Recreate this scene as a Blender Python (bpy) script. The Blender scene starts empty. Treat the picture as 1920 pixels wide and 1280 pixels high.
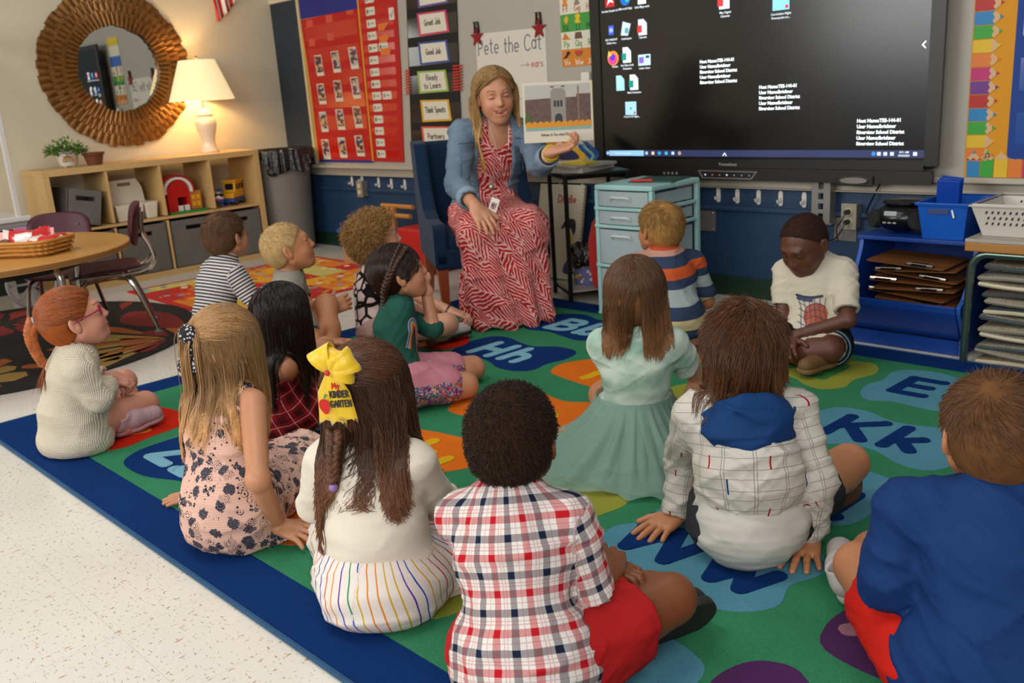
import bpy, math, random
import numpy as np
from mathutils import Matrix, Vector
SC = bpy.context.scene
COL = SC.collection
R = math.radians
# ------------------------------------------------------------------ camera
cam_d = bpy.data.cameras.new('camera'); cam = bpy.data.objects.new('camera', cam_d); COL.objects.link(cam)
cam_d.sensor_width = 36.0; cam_d.lens = 36.0 * 1731.0 / 1920.0; cam_d.clip_start = 0.05
CAMP = np.array([6.462, -3.934, 1.077])
def _cam():
    y, p, r = -.806, .268, -.067
    f = np.array([math.sin(y)*math.cos(p), math.cos(y)*math.cos(p), -math.sin(p)])
    rt = np.cross(f, [0, 0, 1]); rt /= np.linalg.norm(rt); up = np.cross(rt, f)
    a = math.cos(r)*rt + math.sin(r)*up; b = -math.sin(r)*rt + math.cos(r)*up
    m = Matrix.Identity(4)
    for i in range(3):
        m[i][0] = a[i]; m[i][1] = b[i]; m[i][2] = -f[i]; m[i][3] = CAMP[i]
    cam.matrix_world = m
_cam(); SC.camera = cam
cam_d.dof.use_dof = True; cam_d.dof.focus_distance = 1.95; cam_d.dof.aperture_fstop = 7.0
# ------------------------------------------------------------------ world, lights, exposure
SC.view_settings.view_transform = 'Standard'; SC.view_settings.look = 'None'
SC.view_settings.exposure = 0.12; SC.view_settings.gamma = 1.0
wd = bpy.data.worlds.new('world'); SC.world = wd; wd.use_nodes = True
wd.node_tree.nodes['Background'].inputs[0].default_value = (0.86, 0.92, 1.0, 1)
wd.node_tree.nodes['Background'].inputs[1].default_value = 0.22
def area(name, loc, target, sx, sy, power, color):
    d = bpy.data.lights.new(name, 'AREA'); d.shape = 'RECTANGLE'; d.size = sx; d.size_y = sy; d.energy = power; d.color = color
    o = bpy.data.objects.new(name, d); COL.objects.link(o); o.location = loc
    o.rotation_euler = (Vector(target)-Vector(loc)).to_track_quat('-Z', 'Y').to_euler()
    return o
area('window_light', (7.6, -6.6, 2.1), (4.4, -2.2, 0.2), 3.2, 1.6, 118, (1.0, 0.99, 0.975))
area('window_light', (2.6, -7.0, 2.0), (3.3, -2.6, 0.3), 3.0, 1.6, 115, (1.0, 0.99, 0.975))
for cx, cy, pw in ((2.2, -3.2, 19), (4.6, -3.2, 19), (7.0, -3.2, 15), (2.2, -1.5, 5), (4.6, -1.5, 8)):
    area('ceiling_panel_light', (cx, cy, 2.65), (cx, cy, 0), 1.2, 0.6, pw, (1.0, 0.965, 0.91))
# ------------------------------------------------------------------ materials
def lin(c):
    return tuple((x/12.92 if x <= .04045 else ((x+.055)/1.055)**2.4) for x in c)
def hx(s):
    return lin(tuple(int(s[i:i+2], 16)/255 for i in (0, 2, 4)))
class NT:
    def __init__(s, m):
        s.t = m.node_tree; s.n = s.t.nodes; s.l = s.t.links
    def new(s, k, **kw):
        x = s.n.new(k)
        for a, b in kw.items(): setattr(x, a, b)
        return x
    def put(s, sock, v):
        if v is None: return
        if isinstance(v, bpy.types.NodeSocket): s.l.new(v, sock)
        else:
            if isinstance(v, (tuple, list)) and len(v) == 3 and sock.type == 'RGBA': v = (*v, 1)
            sock.default_value = v
    def m(s, op, a, b=None, c=None):
        x = s.new('ShaderNodeMath', operation=op)
        s.put(x.inputs[0], a); s.put(x.inputs[1], b); s.put(x.inputs[2], c)
        return x.outputs[0]
    def mix(s, f, a, b, mode='MIX'):
        x = s.new('ShaderNodeMix', data_type='RGBA', blend_type=mode)
        s.put(x.inputs[0], f); s.put(x.inputs[6], a); s.put(x.inputs[7], b)
        return x.outputs[2]
    def attr(s, name): return s.new('ShaderNodeAttribute', attribute_name=name)
    def xyz(s, v):
        x = s.new('ShaderNodeSeparateXYZ'); s.l.new(v, x.inputs[0]); return x.outputs
    def obj(s): return s.new('ShaderNodeTexCoord').outputs['Object']
    def comb(s, a, b, c=0.0):
        x = s.new('ShaderNodeCombineXYZ'); s.put(x.inputs[0], a); s.put(x.inputs[1], b); s.put(x.inputs[2], c); return x.outputs[0]
    def noise(s, vec, scale, detail=3, dist=0.0):
        x = s.new('ShaderNodeTexNoise'); s.put(x.inputs['Vector'], vec); x.inputs['Scale'].default_value = scale
        x.inputs['Detail'].default_value = detail; x.inputs['Distortion'].default_value = dist
        return x.outputs[0]
    def vor(s, vec, scale, feature='F1', rnd=1.0):
        x = s.new('ShaderNodeTexVoronoi', feature=feature); s.put(x.inputs['Vector'], vec); x.inputs['Scale'].default_value = scale
        x.inputs['Randomness'].default_value = rnd
        return x
    def ramp(s, f, stops, mode='LINEAR'):
        x = s.new('ShaderNodeValToRGB'); s.l.new(f, x.inputs[0]); r = x.color_ramp; r.interpolation = mode
        while len(r.elements) < len(stops): r.elements.new(.5)
        for e, (p, c) in zip(r.elements, stops):
            e.position = p; e.color = (*c, 1) if len(c) == 3 else c
        return x.outputs[0]
    def band(s, v, period, lo, hi):      # 1 where frac(v/period) in lo..hi
        f = s.m('FRACT', s.m('DIVIDE', v, period))
        return s.m('MULTIPLY', s.m('GREATER_THAN', f, lo), s.m('LESS_THAN', f, hi))
MATS = {}
def mat(name, color=(.5, .5, .5), rough=.6, metal=0.0, bump=None, fn=None, sss=0.0, emit=0.0, spec=.5, alpha=1.0, trans=0.0, sheen=0.0, var=0.0, coat=0.0, hfn=None, hd=.003):
    if name in MATS: return MATS[name]
    if isinstance(color, str): color = hx(color)
    m = bpy.data.materials.new(name); m.use_nodes = True; n = NT(m)
    b = n.n['Principled BSDF']
    b.inputs['Roughness'].default_value = rough; b.inputs['Metallic'].default_value = metal
    b.inputs['Specular IOR Level'].default_value = spec; b.inputs['Alpha'].default_value = alpha
    b.inputs['Transmission Weight'].default_value = trans; b.inputs['Coat Weight'].default_value = coat
    if sss:
        b.inputs['Subsurface Weight'].default_value = sss; b.inputs['Subsurface Scale'].default_value = .012
        b.inputs['Subsurface Radius'].default_value = (1, .45, .3)
    if sheen:
        b.inputs['Sheen Weight'].default_value = sheen; b.inputs['Sheen Roughness'].default_value = .5
    c = color
    if fn: c = fn(n, color)
    if var:
        nz = n.noise(n.obj(), 9, 4)
        f = n.m('MULTIPLY_ADD', nz, 2*var, 1-var)
        x = n.new('ShaderNodeVectorMath', operation='SCALE')
        if isinstance(c, bpy.types.NodeSocket): n.l.new(c, x.inputs[0])
        else: x.inputs[0].default_value = c[:3]
        n.l.new(f, x.inputs['Scale']); c = x.outputs[0]
    n.put(b.inputs['Base Color'], c)
    if emit:
        n.put(b.inputs['Emission Color'], c); b.inputs['Emission Strength'].default_value = emit
    if bump:
        sc, st = bump[0], bump[1]
        nz = n.noise(n.obj(), sc, 3)
        bp = n.new('ShaderNodeBump'); bp.inputs['Distance'].default_value = st; n.l.new(nz, bp.inputs['Height'])
        n.l.new(bp.outputs[0], b.inputs['Normal'])
    if hfn:
        bp = n.new('ShaderNodeBump'); bp.inputs['Distance'].default_value = hd; n.l.new(hfn(n), bp.inputs['Height']); n.l.new(bp.outputs[0], b.inputs['Normal'])
    MATS[name] = m
    return m
# ------------------------------------------------------------------ objects
ORG = {}
def root(name, label, cat, loc, group=None):
    o = bpy.data.objects.new(name, None); COL.objects.link(o); o.location = loc; o.empty_display_size = .05
    o['label'] = label; o['category'] = cat
    if group: o['group'] = group
    ORG[o.name] = np.array(loc, float)
    return o
def tag(o, label=None, cat=None, group=None, kind=None):
    if label: o['label'] = label
    if cat: o['category'] = cat
    if group: o['group'] = group
    if kind: o['kind'] = kind
    return o
def link_mesh(name, V, quads, tris, mats, mi, parent, smooth, attrs=None, loc=None):
    V = np.asarray(V, float)
    if parent is not None: org = ORG[parent.name]
    elif loc is not None: org = np.array(loc, float)
    else:
        lo, hi = V.min(0), V.max(0); org = np.array([(lo[0]+hi[0])/2, (lo[1]+hi[1])/2, lo[2]])
    me = bpy.data.meshes.new(name)
    q = np.asarray(quads, np.int32).reshape(-1, 4); t = np.asarray(tris, np.int32).reshape(-1, 3)
    me.vertices.add(len(V)); me.vertices.foreach_set('co', (V-org).astype(np.float32).ravel())
    nl = q.size+t.size; me.loops.add(nl); me.loops.foreach_set('vertex_index', np.concatenate([q.ravel(), t.ravel()]))
    npol = len(q)+len(t); me.polygons.add(npol)
    ls = np.concatenate([np.arange(len(q))*4, q.size+np.arange(len(t))*3]).astype(np.int32)
    me.polygons.foreach_set('loop_start', ls)
    if mi is not None: me.polygons.foreach_set('material_index', np.asarray(mi, np.int32))
    me.polygons.foreach_set('use_smooth', np.full(npol, smooth, bool))
    for m in mats: me.materials.append(m)
    me.update(calc_edges=True); me.validate()
    if attrs:
        for k, a in attrs.items():
            a = np.asarray(a, np.float32)
            if a.ndim == 2:
                x = me.attributes.new(k, 'FLOAT_VECTOR', 'POINT'); x.data.foreach_set('vector', a.ravel())
            else:
                x = me.attributes.new(k, 'FLOAT', 'POINT'); x.data.foreach_set('value', a)
    o = bpy.data.objects.new(name, me); COL.objects.link(o)
    if parent is not None: o.parent = parent
    else: o.location = org
    ORG[o.name] = org
    return o
def frame(loc=(0, 0, 0), rz=0, rx=0, ry=0, s=1):
    return Matrix.Translation(loc) @ Matrix.Rotation(R(rz), 4, 'Z') @ Matrix.Rotation(R(rx), 4, 'X') @ Matrix.Rotation(R(ry), 4, 'Y') @ Matrix.Scale(s, 4)
def wallframe(x, z, y=0.0):              # local x right, local y up, local z out of the back wall
    return Matrix.Translation((x, y, z)) @ Matrix.Rotation(R(90), 4, 'X')
class MB:
    def __init__(s, T=None):
        s.v = []; s.f = []; s.mi = []; s.T = T or Matrix.Identity(4)
    def add(s, vs, fs, mi=0, T=None):
        k = len(s.v); M = s.T @ T if T is not None else s.T
        for p in vs: s.v.append(tuple(M @ Vector(p)))
        for f in fs: s.f.append(tuple(k+i for i in f)); s.mi.append(mi)
        return s
    def box(s, c, d, mi=0, T=None, rz=0, rx=0, ry=0):
        x, y, z = d[0]/2, d[1]/2, d[2]/2
        vs = [(-x, -y, -z), (x, -y, -z), (x, y, -z), (-x, y, -z), (-x, -y, z), (x, -y, z), (x, y, z), (-x, y, z)]
        fs = [(0, 3, 2, 1), (4, 5, 6, 7), (0, 1, 5, 4), (1, 2, 6, 5), (2, 3, 7, 6), (3, 0, 4, 7)]
        M = frame(c, rz, rx, ry)
        if T is not None: M = T @ M
        return s.add(vs, fs, mi, M)
    def lathe(s, prof, c=(0, 0, 0), seg=24, mi=0, T=None, cap=True):
        vs = []; fs = []; n = len(prof)
        for r, z in prof:
            for i in range(seg):
                a = 2*math.pi*i/seg; vs.append((c[0]+r*math.cos(a), c[1]+r*math.sin(a), c[2]+z))
        for j in range(n-1):
            for i in range(seg):
                k = (i+1) % seg; fs.append((j*seg+i, j*seg+k, (j+1)*seg+k, (j+1)*seg+i))
        if cap:
            if prof[0][0] > 1e-4: fs.append(tuple(range(seg))[::-1])
            if prof[-1][0] > 1e-4: fs.append(tuple((n-1)*seg+i for i in range(seg)))
        return s.add(vs, fs, mi, T)
    def tube(s, pts, r, seg=8, mi=0, T=None, closed=False):
        P = [Vector(p) for p in pts]; n = len(P); rr = r if isinstance(r, (list, tuple)) else [r]*n
        vs = []; fs = []; prev = None
        for i in range(n):
            if closed: t = P[(i+1) % n]-P[i-1]
            else: t = P[min(i+1, n-1)]-P[max(i-1, 0)]
            t.normalize()
            if prev is None:
                a = Vector((0, 0, 1)) if abs(t.z) < .9 else Vector((1, 0, 0)); nn = t.cross(a).normalized()
            else:
                nn = (prev-t*prev.dot(t)).normalized()
            prev = nn; b = t.cross(nn)
            for k in range(seg):
                a = 2*math.pi*k/seg; vs.append(P[i]+(nn*math.cos(a)+b*math.sin(a))*rr[i])
        for i in range(n if closed else n-1):
            j = (i+1) % n
            for k in range(seg):
                l = (k+1) % seg; fs.append((i*seg+k, i*seg+l, j*seg+l, j*seg+k))
        if not closed:
            fs.append(tuple(range(seg))[::-1]); fs.append(tuple((n-1)*seg+k for k in range(seg)))
        return s.add(vs, fs, mi, T)
    def prism(s, poly, z0, z1, mi=0, T=None, mi_side=None):
        n = len(poly); A = sum(poly[i][0]*poly[(i+1) % n][1]-poly[(i+1) % n][0]*poly[i][1] for i in range(n))
        if A < 0: poly = poly[::-1]
        vs = [(x, y, z0) for x, y in poly]+[(x, y, z1) for x, y in poly]
        s.add(vs, [tuple(range(n, 2*n))], mi, T)
        fs = [tuple(range(n))[::-1]]+[(i, (i+1) % n, n+(i+1) % n, n+i) for i in range(n)]
        return s.add(vs, fs, mi if mi_side is None else mi_side, T)
    def sphere(s, c, r, mi=0, T=None, su=16, sv=10):
        rr = r if isinstance(r, (tuple, list)) else (r, r, r); vs = [(c[0], c[1], c[2]-rr[2])]; fs = []
        for j in range(1, sv):
            p = -math.pi/2+math.pi*j/sv
            for i in range(su):
                a = 2*math.pi*i/su; vs.append((c[0]+rr[0]*math.cos(p)*math.cos(a), c[1]+rr[1]*math.cos(p)*math.sin(a), c[2]+rr[2]*math.sin(p)))
        vs.append((c[0], c[1], c[2]+rr[2])); L = len(vs)-1
        for i in range(su):
            k = (i+1) % su; fs.append((0, 1+k, 1+i)); fs.append((L, L-su+i, L-su+k))
            for j in range(sv-2):
                a = 1+j*su; fs.append((a+i, a+k, a+su+k, a+su+i))
        return s.add(vs, fs, mi, T)
    def text(s, txt, size, x=0, y=0, z=0, mi=0, T=None, bold=0.0, align='LEFT', ext=.0004, sx=1.0):
        c = bpy.data.curves.new('t', 'FONT'); c.body = txt; c.size = size; c.align_x = align; c.offset = bold; c.extrude = ext; c.resolution_u = 2
        o = bpy.data.objects.new('t', c); COL.objects.link(o)
        dg = bpy.context.evaluated_depsgraph_get(); me = bpy.data.meshes.new_from_object(o.evaluated_get(dg))
        vs = [(v.co.x*sx+x, v.co.y+y, v.co.z+z) for v in me.vertices]; fs = [tuple(p.vertices) for p in me.polygons]
        bpy.data.objects.remove(o); bpy.data.curves.remove(c); bpy.data.meshes.remove(me)
        return s.add(vs, fs, mi, T)
    def stroke(s, pts, w, z=0, mi=0, T=None, ext=.0006):       # flat pen stroke with round ends in local xy
        for i in range(1, len(pts)-1):                 # break the stroke where it turns sharply
            a, b = Vector(pts[i][:2])-Vector(pts[i-1][:2]), Vector(pts[i+1][:2])-Vector(pts[i][:2])
            if a.length > 1e-6 and b.length > 1e-6 and a.angle(b) > 1.0:
                s.stroke(pts[:i+1], w, z, mi, T, ext); return s.stroke(pts[i:], w, z, mi, T, ext)
        P = [Vector((p[0], p[1])) for p in pts]; n = len(P); L = []; Rr = []
        for i in range(n):
            t = (P[min(i+1, n-1)]-P[max(i-1, 0)]); t.normalize(); nn = Vector((-t.y, t.x))*w/2
            L.append(P[i]+nn); Rr.append(P[i]-nn)
        t0 = (P[1]-P[0]).normalized(); t1 = (P[-1]-P[-2]).normalized()
        def capc(c, d):
            a0 = math.atan2(d.y, d.x); return [c+Vector((math.cos(a0+q), math.sin(a0+q)))*w/2 for q in (-.9, -.35, .35, .9)]
        e_ = max(ext*.06, 8e-6)
        for i in range(n-1):
            s.kk = (getattr(s, 'kk', 0)+1) % 23
            s.prism([tuple(L[i]), tuple(Rr[i]), tuple(Rr[i+1]), tuple(L[i+1])], z, z+ext+e_*s.kk, mi, T)
        s.prism([tuple(Rr[-1])]+[tuple(q) for q in capc(P[-1], t1)]+[tuple(L[-1])], z, z+ext+e_*24, mi, T)
        s.prism([tuple(L[0])]+[tuple(q) for q in capc(P[0], -t0)]+[tuple(Rr[0])], z, z+ext+e_*25, mi, T)
        return s
    def build(s, name, mats, parent=None, smooth=False, bevel=0, loc=None, seg=2, sub=0, auto=None):
        if not isinstance(mats, (list, tuple)): mats = [mats]
        V = np.array(s.v, float)
        if parent is not None: org = ORG[parent.name]
        elif loc is not None: org = np.array(loc, float)
        else:
            lo, hi = V.min(0), V.max(0); org = np.array([(lo[0]+hi[0])/2, (lo[1]+hi[1])/2, lo[2]])
        me = bpy.data.meshes.new(name); me.from_pydata((V-org).tolist(), [], s.f)
        for m in mats: me.materials.append(m)
        me.polygons.foreach_set('material_index', s.mi)
        if smooth: me.polygons.foreach_set('use_smooth', [True]*len(s.f))
        o = bpy.data.objects.new(name, me); COL.objects.link(o)
        if parent is not None: o.parent = parent
        else: o.location = org
        if bevel:
            b = o.modifiers.new('b', 'BEVEL'); b.width = bevel; b.segments = seg; b.limit_method = 'ANGLE'; b.angle_limit = R(40)
        if sub:
            b = o.modifiers.new('s', 'SUBSURF'); b.levels = sub; b.render_levels = sub
        if smooth and auto is not False:
            try: me.set_sharp_from_angle(angle=R(auto or 42))
            except Exception: pass
        ORG[o.name] = org
        return o
def rrect(w, h, r, n=4, cx=0, cy=0):
    out = []
    for sx, sy, a0 in ((1, 1, 0), (-1, 1, 90), (-1, -1, 180), (1, -1, 270)):
        for i in range(n+1):
            a = R(a0+90*i/n); out.append((cx+sx*(w/2-r)+r*math.cos(a), cy+sy*(h/2-r)+r*math.sin(a)))
    return out
def arcp(pts, n=6):                       # Catmull-Rom through points
    P = [Vector(p) for p in pts]; P = [P[0]*2-P[1]]+P+[P[-1]*2-P[-2]]; out = []
    for i in range(1, len(P)-2):
        a, b, c, d = P[i-1:i+3]
        for k in range(n):
            t = k/n; out.append(tuple(.5*((2*b)+(c-a)*t+(2*a-5*b+4*c-d)*t*t+(3*b-a-3*c+d)*t**3)))
    out.append(tuple(P[-2])); return out
ORD = ['first', 'second', 'third', 'fourth', 'fifth', 'sixth', 'seventh', 'eighth', 'ninth', 'tenth', 'eleventh', 'twelfth', 'thirteenth', 'fourteenth', 'fifteenth', 'sixteenth', 'seventeenth', 'eighteenth', 'nineteenth', 'twentieth']
# ------------------------------------------------------------------ signed distance sculpting
f4 = np.float32
def smin(a, b, k):
    h = np.clip(.5+.5*(b-a)/k, 0, 1); return b+(a-b)*h-k*h*(1-h)
class Fd:
    def __init__(s, lo, hi, h):
        s.lo = np.array(lo, float); s.h = h; s.n = np.maximum(4, np.ceil((np.array(hi, float)-s.lo)/h).astype(int)+1)
        s.D = np.full(s.n, .1, f4)
    def blk(s, lo, hi):
        a = np.clip(np.floor((lo-s.lo)/s.h).astype(int), 0, s.n); b = np.clip(np.ceil((hi-s.lo)/s.h).astype(int)+1, 0, s.n)
        if (b <= a).any(): return None
        sl = tuple(slice(x, y) for x, y in zip(a, b))
        ax = [(s.lo[i]+s.h*np.arange(a[i], b[i])).astype(f4) for i in range(3)]
        X, Y, Z = ax[0][:, None, None], ax[1][None, :, None], ax[2][None, None, :]
        return sl, X, Y, Z
    def put(s, sl, d, k, op):
        if op == 'u': s.D[sl] = smin(s.D[sl], d, k)
        else: s.D[sl] = -smin(-s.D[sl], d, k)
    def cap(s, a, b, ra, rb=None, k=.012, flat=None, clip=None, op='u', grow=0.0):
        a = np.array(a, float); b = np.array(b, float); rb = ra if rb is None else rb; ra += grow; rb += grow
        m = max(ra, rb)+max(k, .01)+2*s.h
        q = s.blk(np.minimum(a, b)-m, np.maximum(a, b)+m)
        if q is None: return s
        sl, X, Y, Z = q; ab = b-a; L = max(ab@ab, 1e-9)
        px, py, pz = X-f4(a[0]), Y-f4(a[1]), Z-f4(a[2])
        t = np.clip((px*f4(ab[0])+py*f4(ab[1])+pz*f4(ab[2]))/f4(L), 0, 1)
        px = px-t*f4(ab[0]); py = py-t*f4(ab[1]); pz = pz-t*f4(ab[2])
        r = f4(ra)+f4(rb-ra)*t
        if flat is not None:
            n, sc = flat; n = np.array(n, float); n /= np.linalg.norm(n); c = (px*f4(n[0])+py*f4(n[1])+pz*f4(n[2]))*f4(1/sc-1)
            px = px+c*f4(n[0]); py = py+c*f4(n[1]); pz = pz+c*f4(n[2])
            d = (np.sqrt(px*px+py*py+pz*pz)-r)*f4((1+sc)/2)
        else: d = np.sqrt(px*px+py*py+pz*pz)-r
        if clip is not None:
            for (c, n) in clip:                                    # keep the side the normal points away from
                n = np.array(n, float); n /= np.linalg.norm(n)
                d = np.maximum(d, (X-f4(c[0]))*f4(n[0])+(Y-f4(c[1]))*f4(n[1])+(Z-f4(c[2]))*f4(n[2]))
        s.put(sl, d.astype(f4), k, op); return s
    def ell(s, c, r, Rm=None, k=.012, op='u', grow=0.0, clip=None):
        c = np.array(c, float); r = np.array(r, float)+grow; m = r.max()+max(k, .01)+2*s.h
        q = s.blk(c-m, c+m)
        if q is None: return s
        sl, X, Y, Z = q; x, y, z = X-f4(c[0]), Y-f4(c[1]), Z-f4(c[2])
        if Rm is not None:
            Rm = np.asarray(Rm, float); x, y, z = [f4(Rm[0, i])*x+f4(Rm[1, i])*y+f4(Rm[2, i])*z for i in range(3)]
        a, b, e = x/f4(r[0]), y/f4(r[1]), z/f4(r[2]); k0 = np.sqrt(a*a+b*b+e*e)
        a, b, e = a/f4(r[0]), b/f4(r[1]), e/f4(r[2]); k1 = np.sqrt(a*a+b*b+e*e)+f4(1e-6)
        d = k0*(k0-1)/k1
        if clip is not None:
            for (cc, n) in clip:
                n = np.array(n, float); n /= np.linalg.norm(n)
                d = np.maximum(d, (X-f4(cc[0]))*f4(n[0])+(Y-f4(cc[1]))*f4(n[1])+(Z-f4(cc[2]))*f4(n[2]))
        s.put(sl, d.astype(f4), k, op); return s
    def plane(s, c, n, k=.004):                                    # cut away the side the normal points to
        n = np.array(n, float); n /= np.linalg.norm(n)
        q = s.blk(s.lo, s.lo+s.h*s.n); sl, X, Y, Z = q
        d = (X-f4(c[0]))*f4(n[0])+(Y-f4(c[1]))*f4(n[1])+(Z-f4(c[2]))*f4(n[2])
        s.D[sl] = -smin(-s.D[sl], -d[tuple(slice(0, q) for q in s.D[sl].shape)], k); return s
    def warp(s, fn, lim=.03):                                      # D += fn(points), near the surface
        I = np.nonzero(np.abs(s.D) < lim)
        P = np.stack([s.lo[i]+s.h*I[i] for i in range(3)], 1)
        s.D[I] += fn(P).astype(f4); return s
    def mesh(s):
        D = s.D; D[0] = D[-1] = .05; D[:, 0] = D[:, -1] = .05; D[:, :, 0] = D[:, :, -1] = .05
        ins = D < 0; n = np.array(D.shape)
        cnt = np.zeros(n-1, np.int8)
        for dx in (0, 1):
            for dy in (0, 1):
                for dz in (0, 1): cnt += ins[dx:n[0]-1+dx, dy:n[1]-1+dy, dz:n[2]-1+dz]
        act = (cnt > 0) & (cnt < 8); idx = np.full(n-1, -1, np.int32); I = np.nonzero(act); N = len(I[0]); idx[I] = np.arange(N)
        acc = np.zeros((N, 3), f4); w = np.zeros(N, f4)
        cor = [(a, b, c) for a in (0, 1) for b in (0, 1) for c in (0, 1)]
        for p in cor:
            for ax in range(3):
                if p[ax]: continue
                q = list(p); q[ax] = 1
                d0 = D[I[0]+p[0], I[1]+p[1], I[2]+p[2]]; d1 = D[I[0]+q[0], I[1]+q[1], I[2]+q[2]]
                m = (d0 < 0) != (d1 < 0); t = np.where(m, d0/np.where(m, d0-d1, 1), 0)
                for j in range(3): acc[:, j] += np.where(m, p[j]+(t if j == ax else 0), 0)
                w += m
        V = (acc/w[:, None]+np.stack(I, 1))*s.h+s.lo
        F = []
        for ax in range(3):
            sa = [slice(1, -1)]*3; sb = [slice(1, -1)]*3; sa[ax] = slice(1, -2); sb[ax] = slice(2, -1)
            a, b = ins[tuple(sa)], ins[tuple(sb)]; E = np.nonzero(a != b)
            e = [E[i]+1 for i in range(3)]; u, v = (ax+1) % 3, (ax+2) % 3
            def at(du, dv):
                g = [e[0].copy(), e[1].copy(), e[2].copy()]; g[u] += du; g[v] += dv; return idx[g[0], g[1], g[2]]
            Q = np.stack([at(-1, -1), at(0, -1), at(0, 0), at(-1, 0)], 1)
            fl = ~a[E]; Q[fl] = Q[fl][:, ::-1]; F.append(Q)
        F = np.concatenate(F); F = F[(F >= 0).all(1)]
        return V.astype(float), F
def sn(P, sc, seed=0):                                             # smooth cheap noise, about -1..1
    r = np.random.RandomState(seed); o = np.zeros(len(P)); Q = P*sc
    for i in range(5):
        d = r.normal(size=3); d /= np.linalg.norm(d); e = r.normal(size=3); ph = r.rand(2)*6.3; f = 1+.55*i
        o += np.sin(f*(Q@d)+ph[0]+1.3*np.sin(Q@e*.7*f+ph[1]))/(1+.5*i)
    return o/2.2
def tubes(P, rad, sides=3):
    """P (N,S,3) strand points, rad (S,) or (N,S) -> verts, quads"""
    N, S, _ = P.shape; T = np.gradient(P, axis=1); T /= np.linalg.norm(T, axis=2, keepdims=True)+1e-9
    ref = np.random.RandomState(1).normal(size=(N, 1, 3)); A = np.cross(T, ref); A /= np.linalg.norm(A, axis=2, keepdims=True)+1e-9; B = np.cross(T, A)
    rad = np.broadcast_to(np.asarray(rad), (N, S))[:, :, None]
    V = np.stack([P+rad*(math.cos(2*math.pi*k/sides)*A+math.sin(2*math.pi*k/sides)*B) for k in range(sides)], 2).reshape(-1, 3)
    i = (np.arange(N)[:, None]*S+np.arange(S-1)[None])[..., None]*sides; k = np.arange(sides); l = (k+1) % sides
    Q = np.stack([i+k, i+l, i+sides+l, i+sides+k], -1).reshape(-1, 4)
    return V, Q
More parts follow.
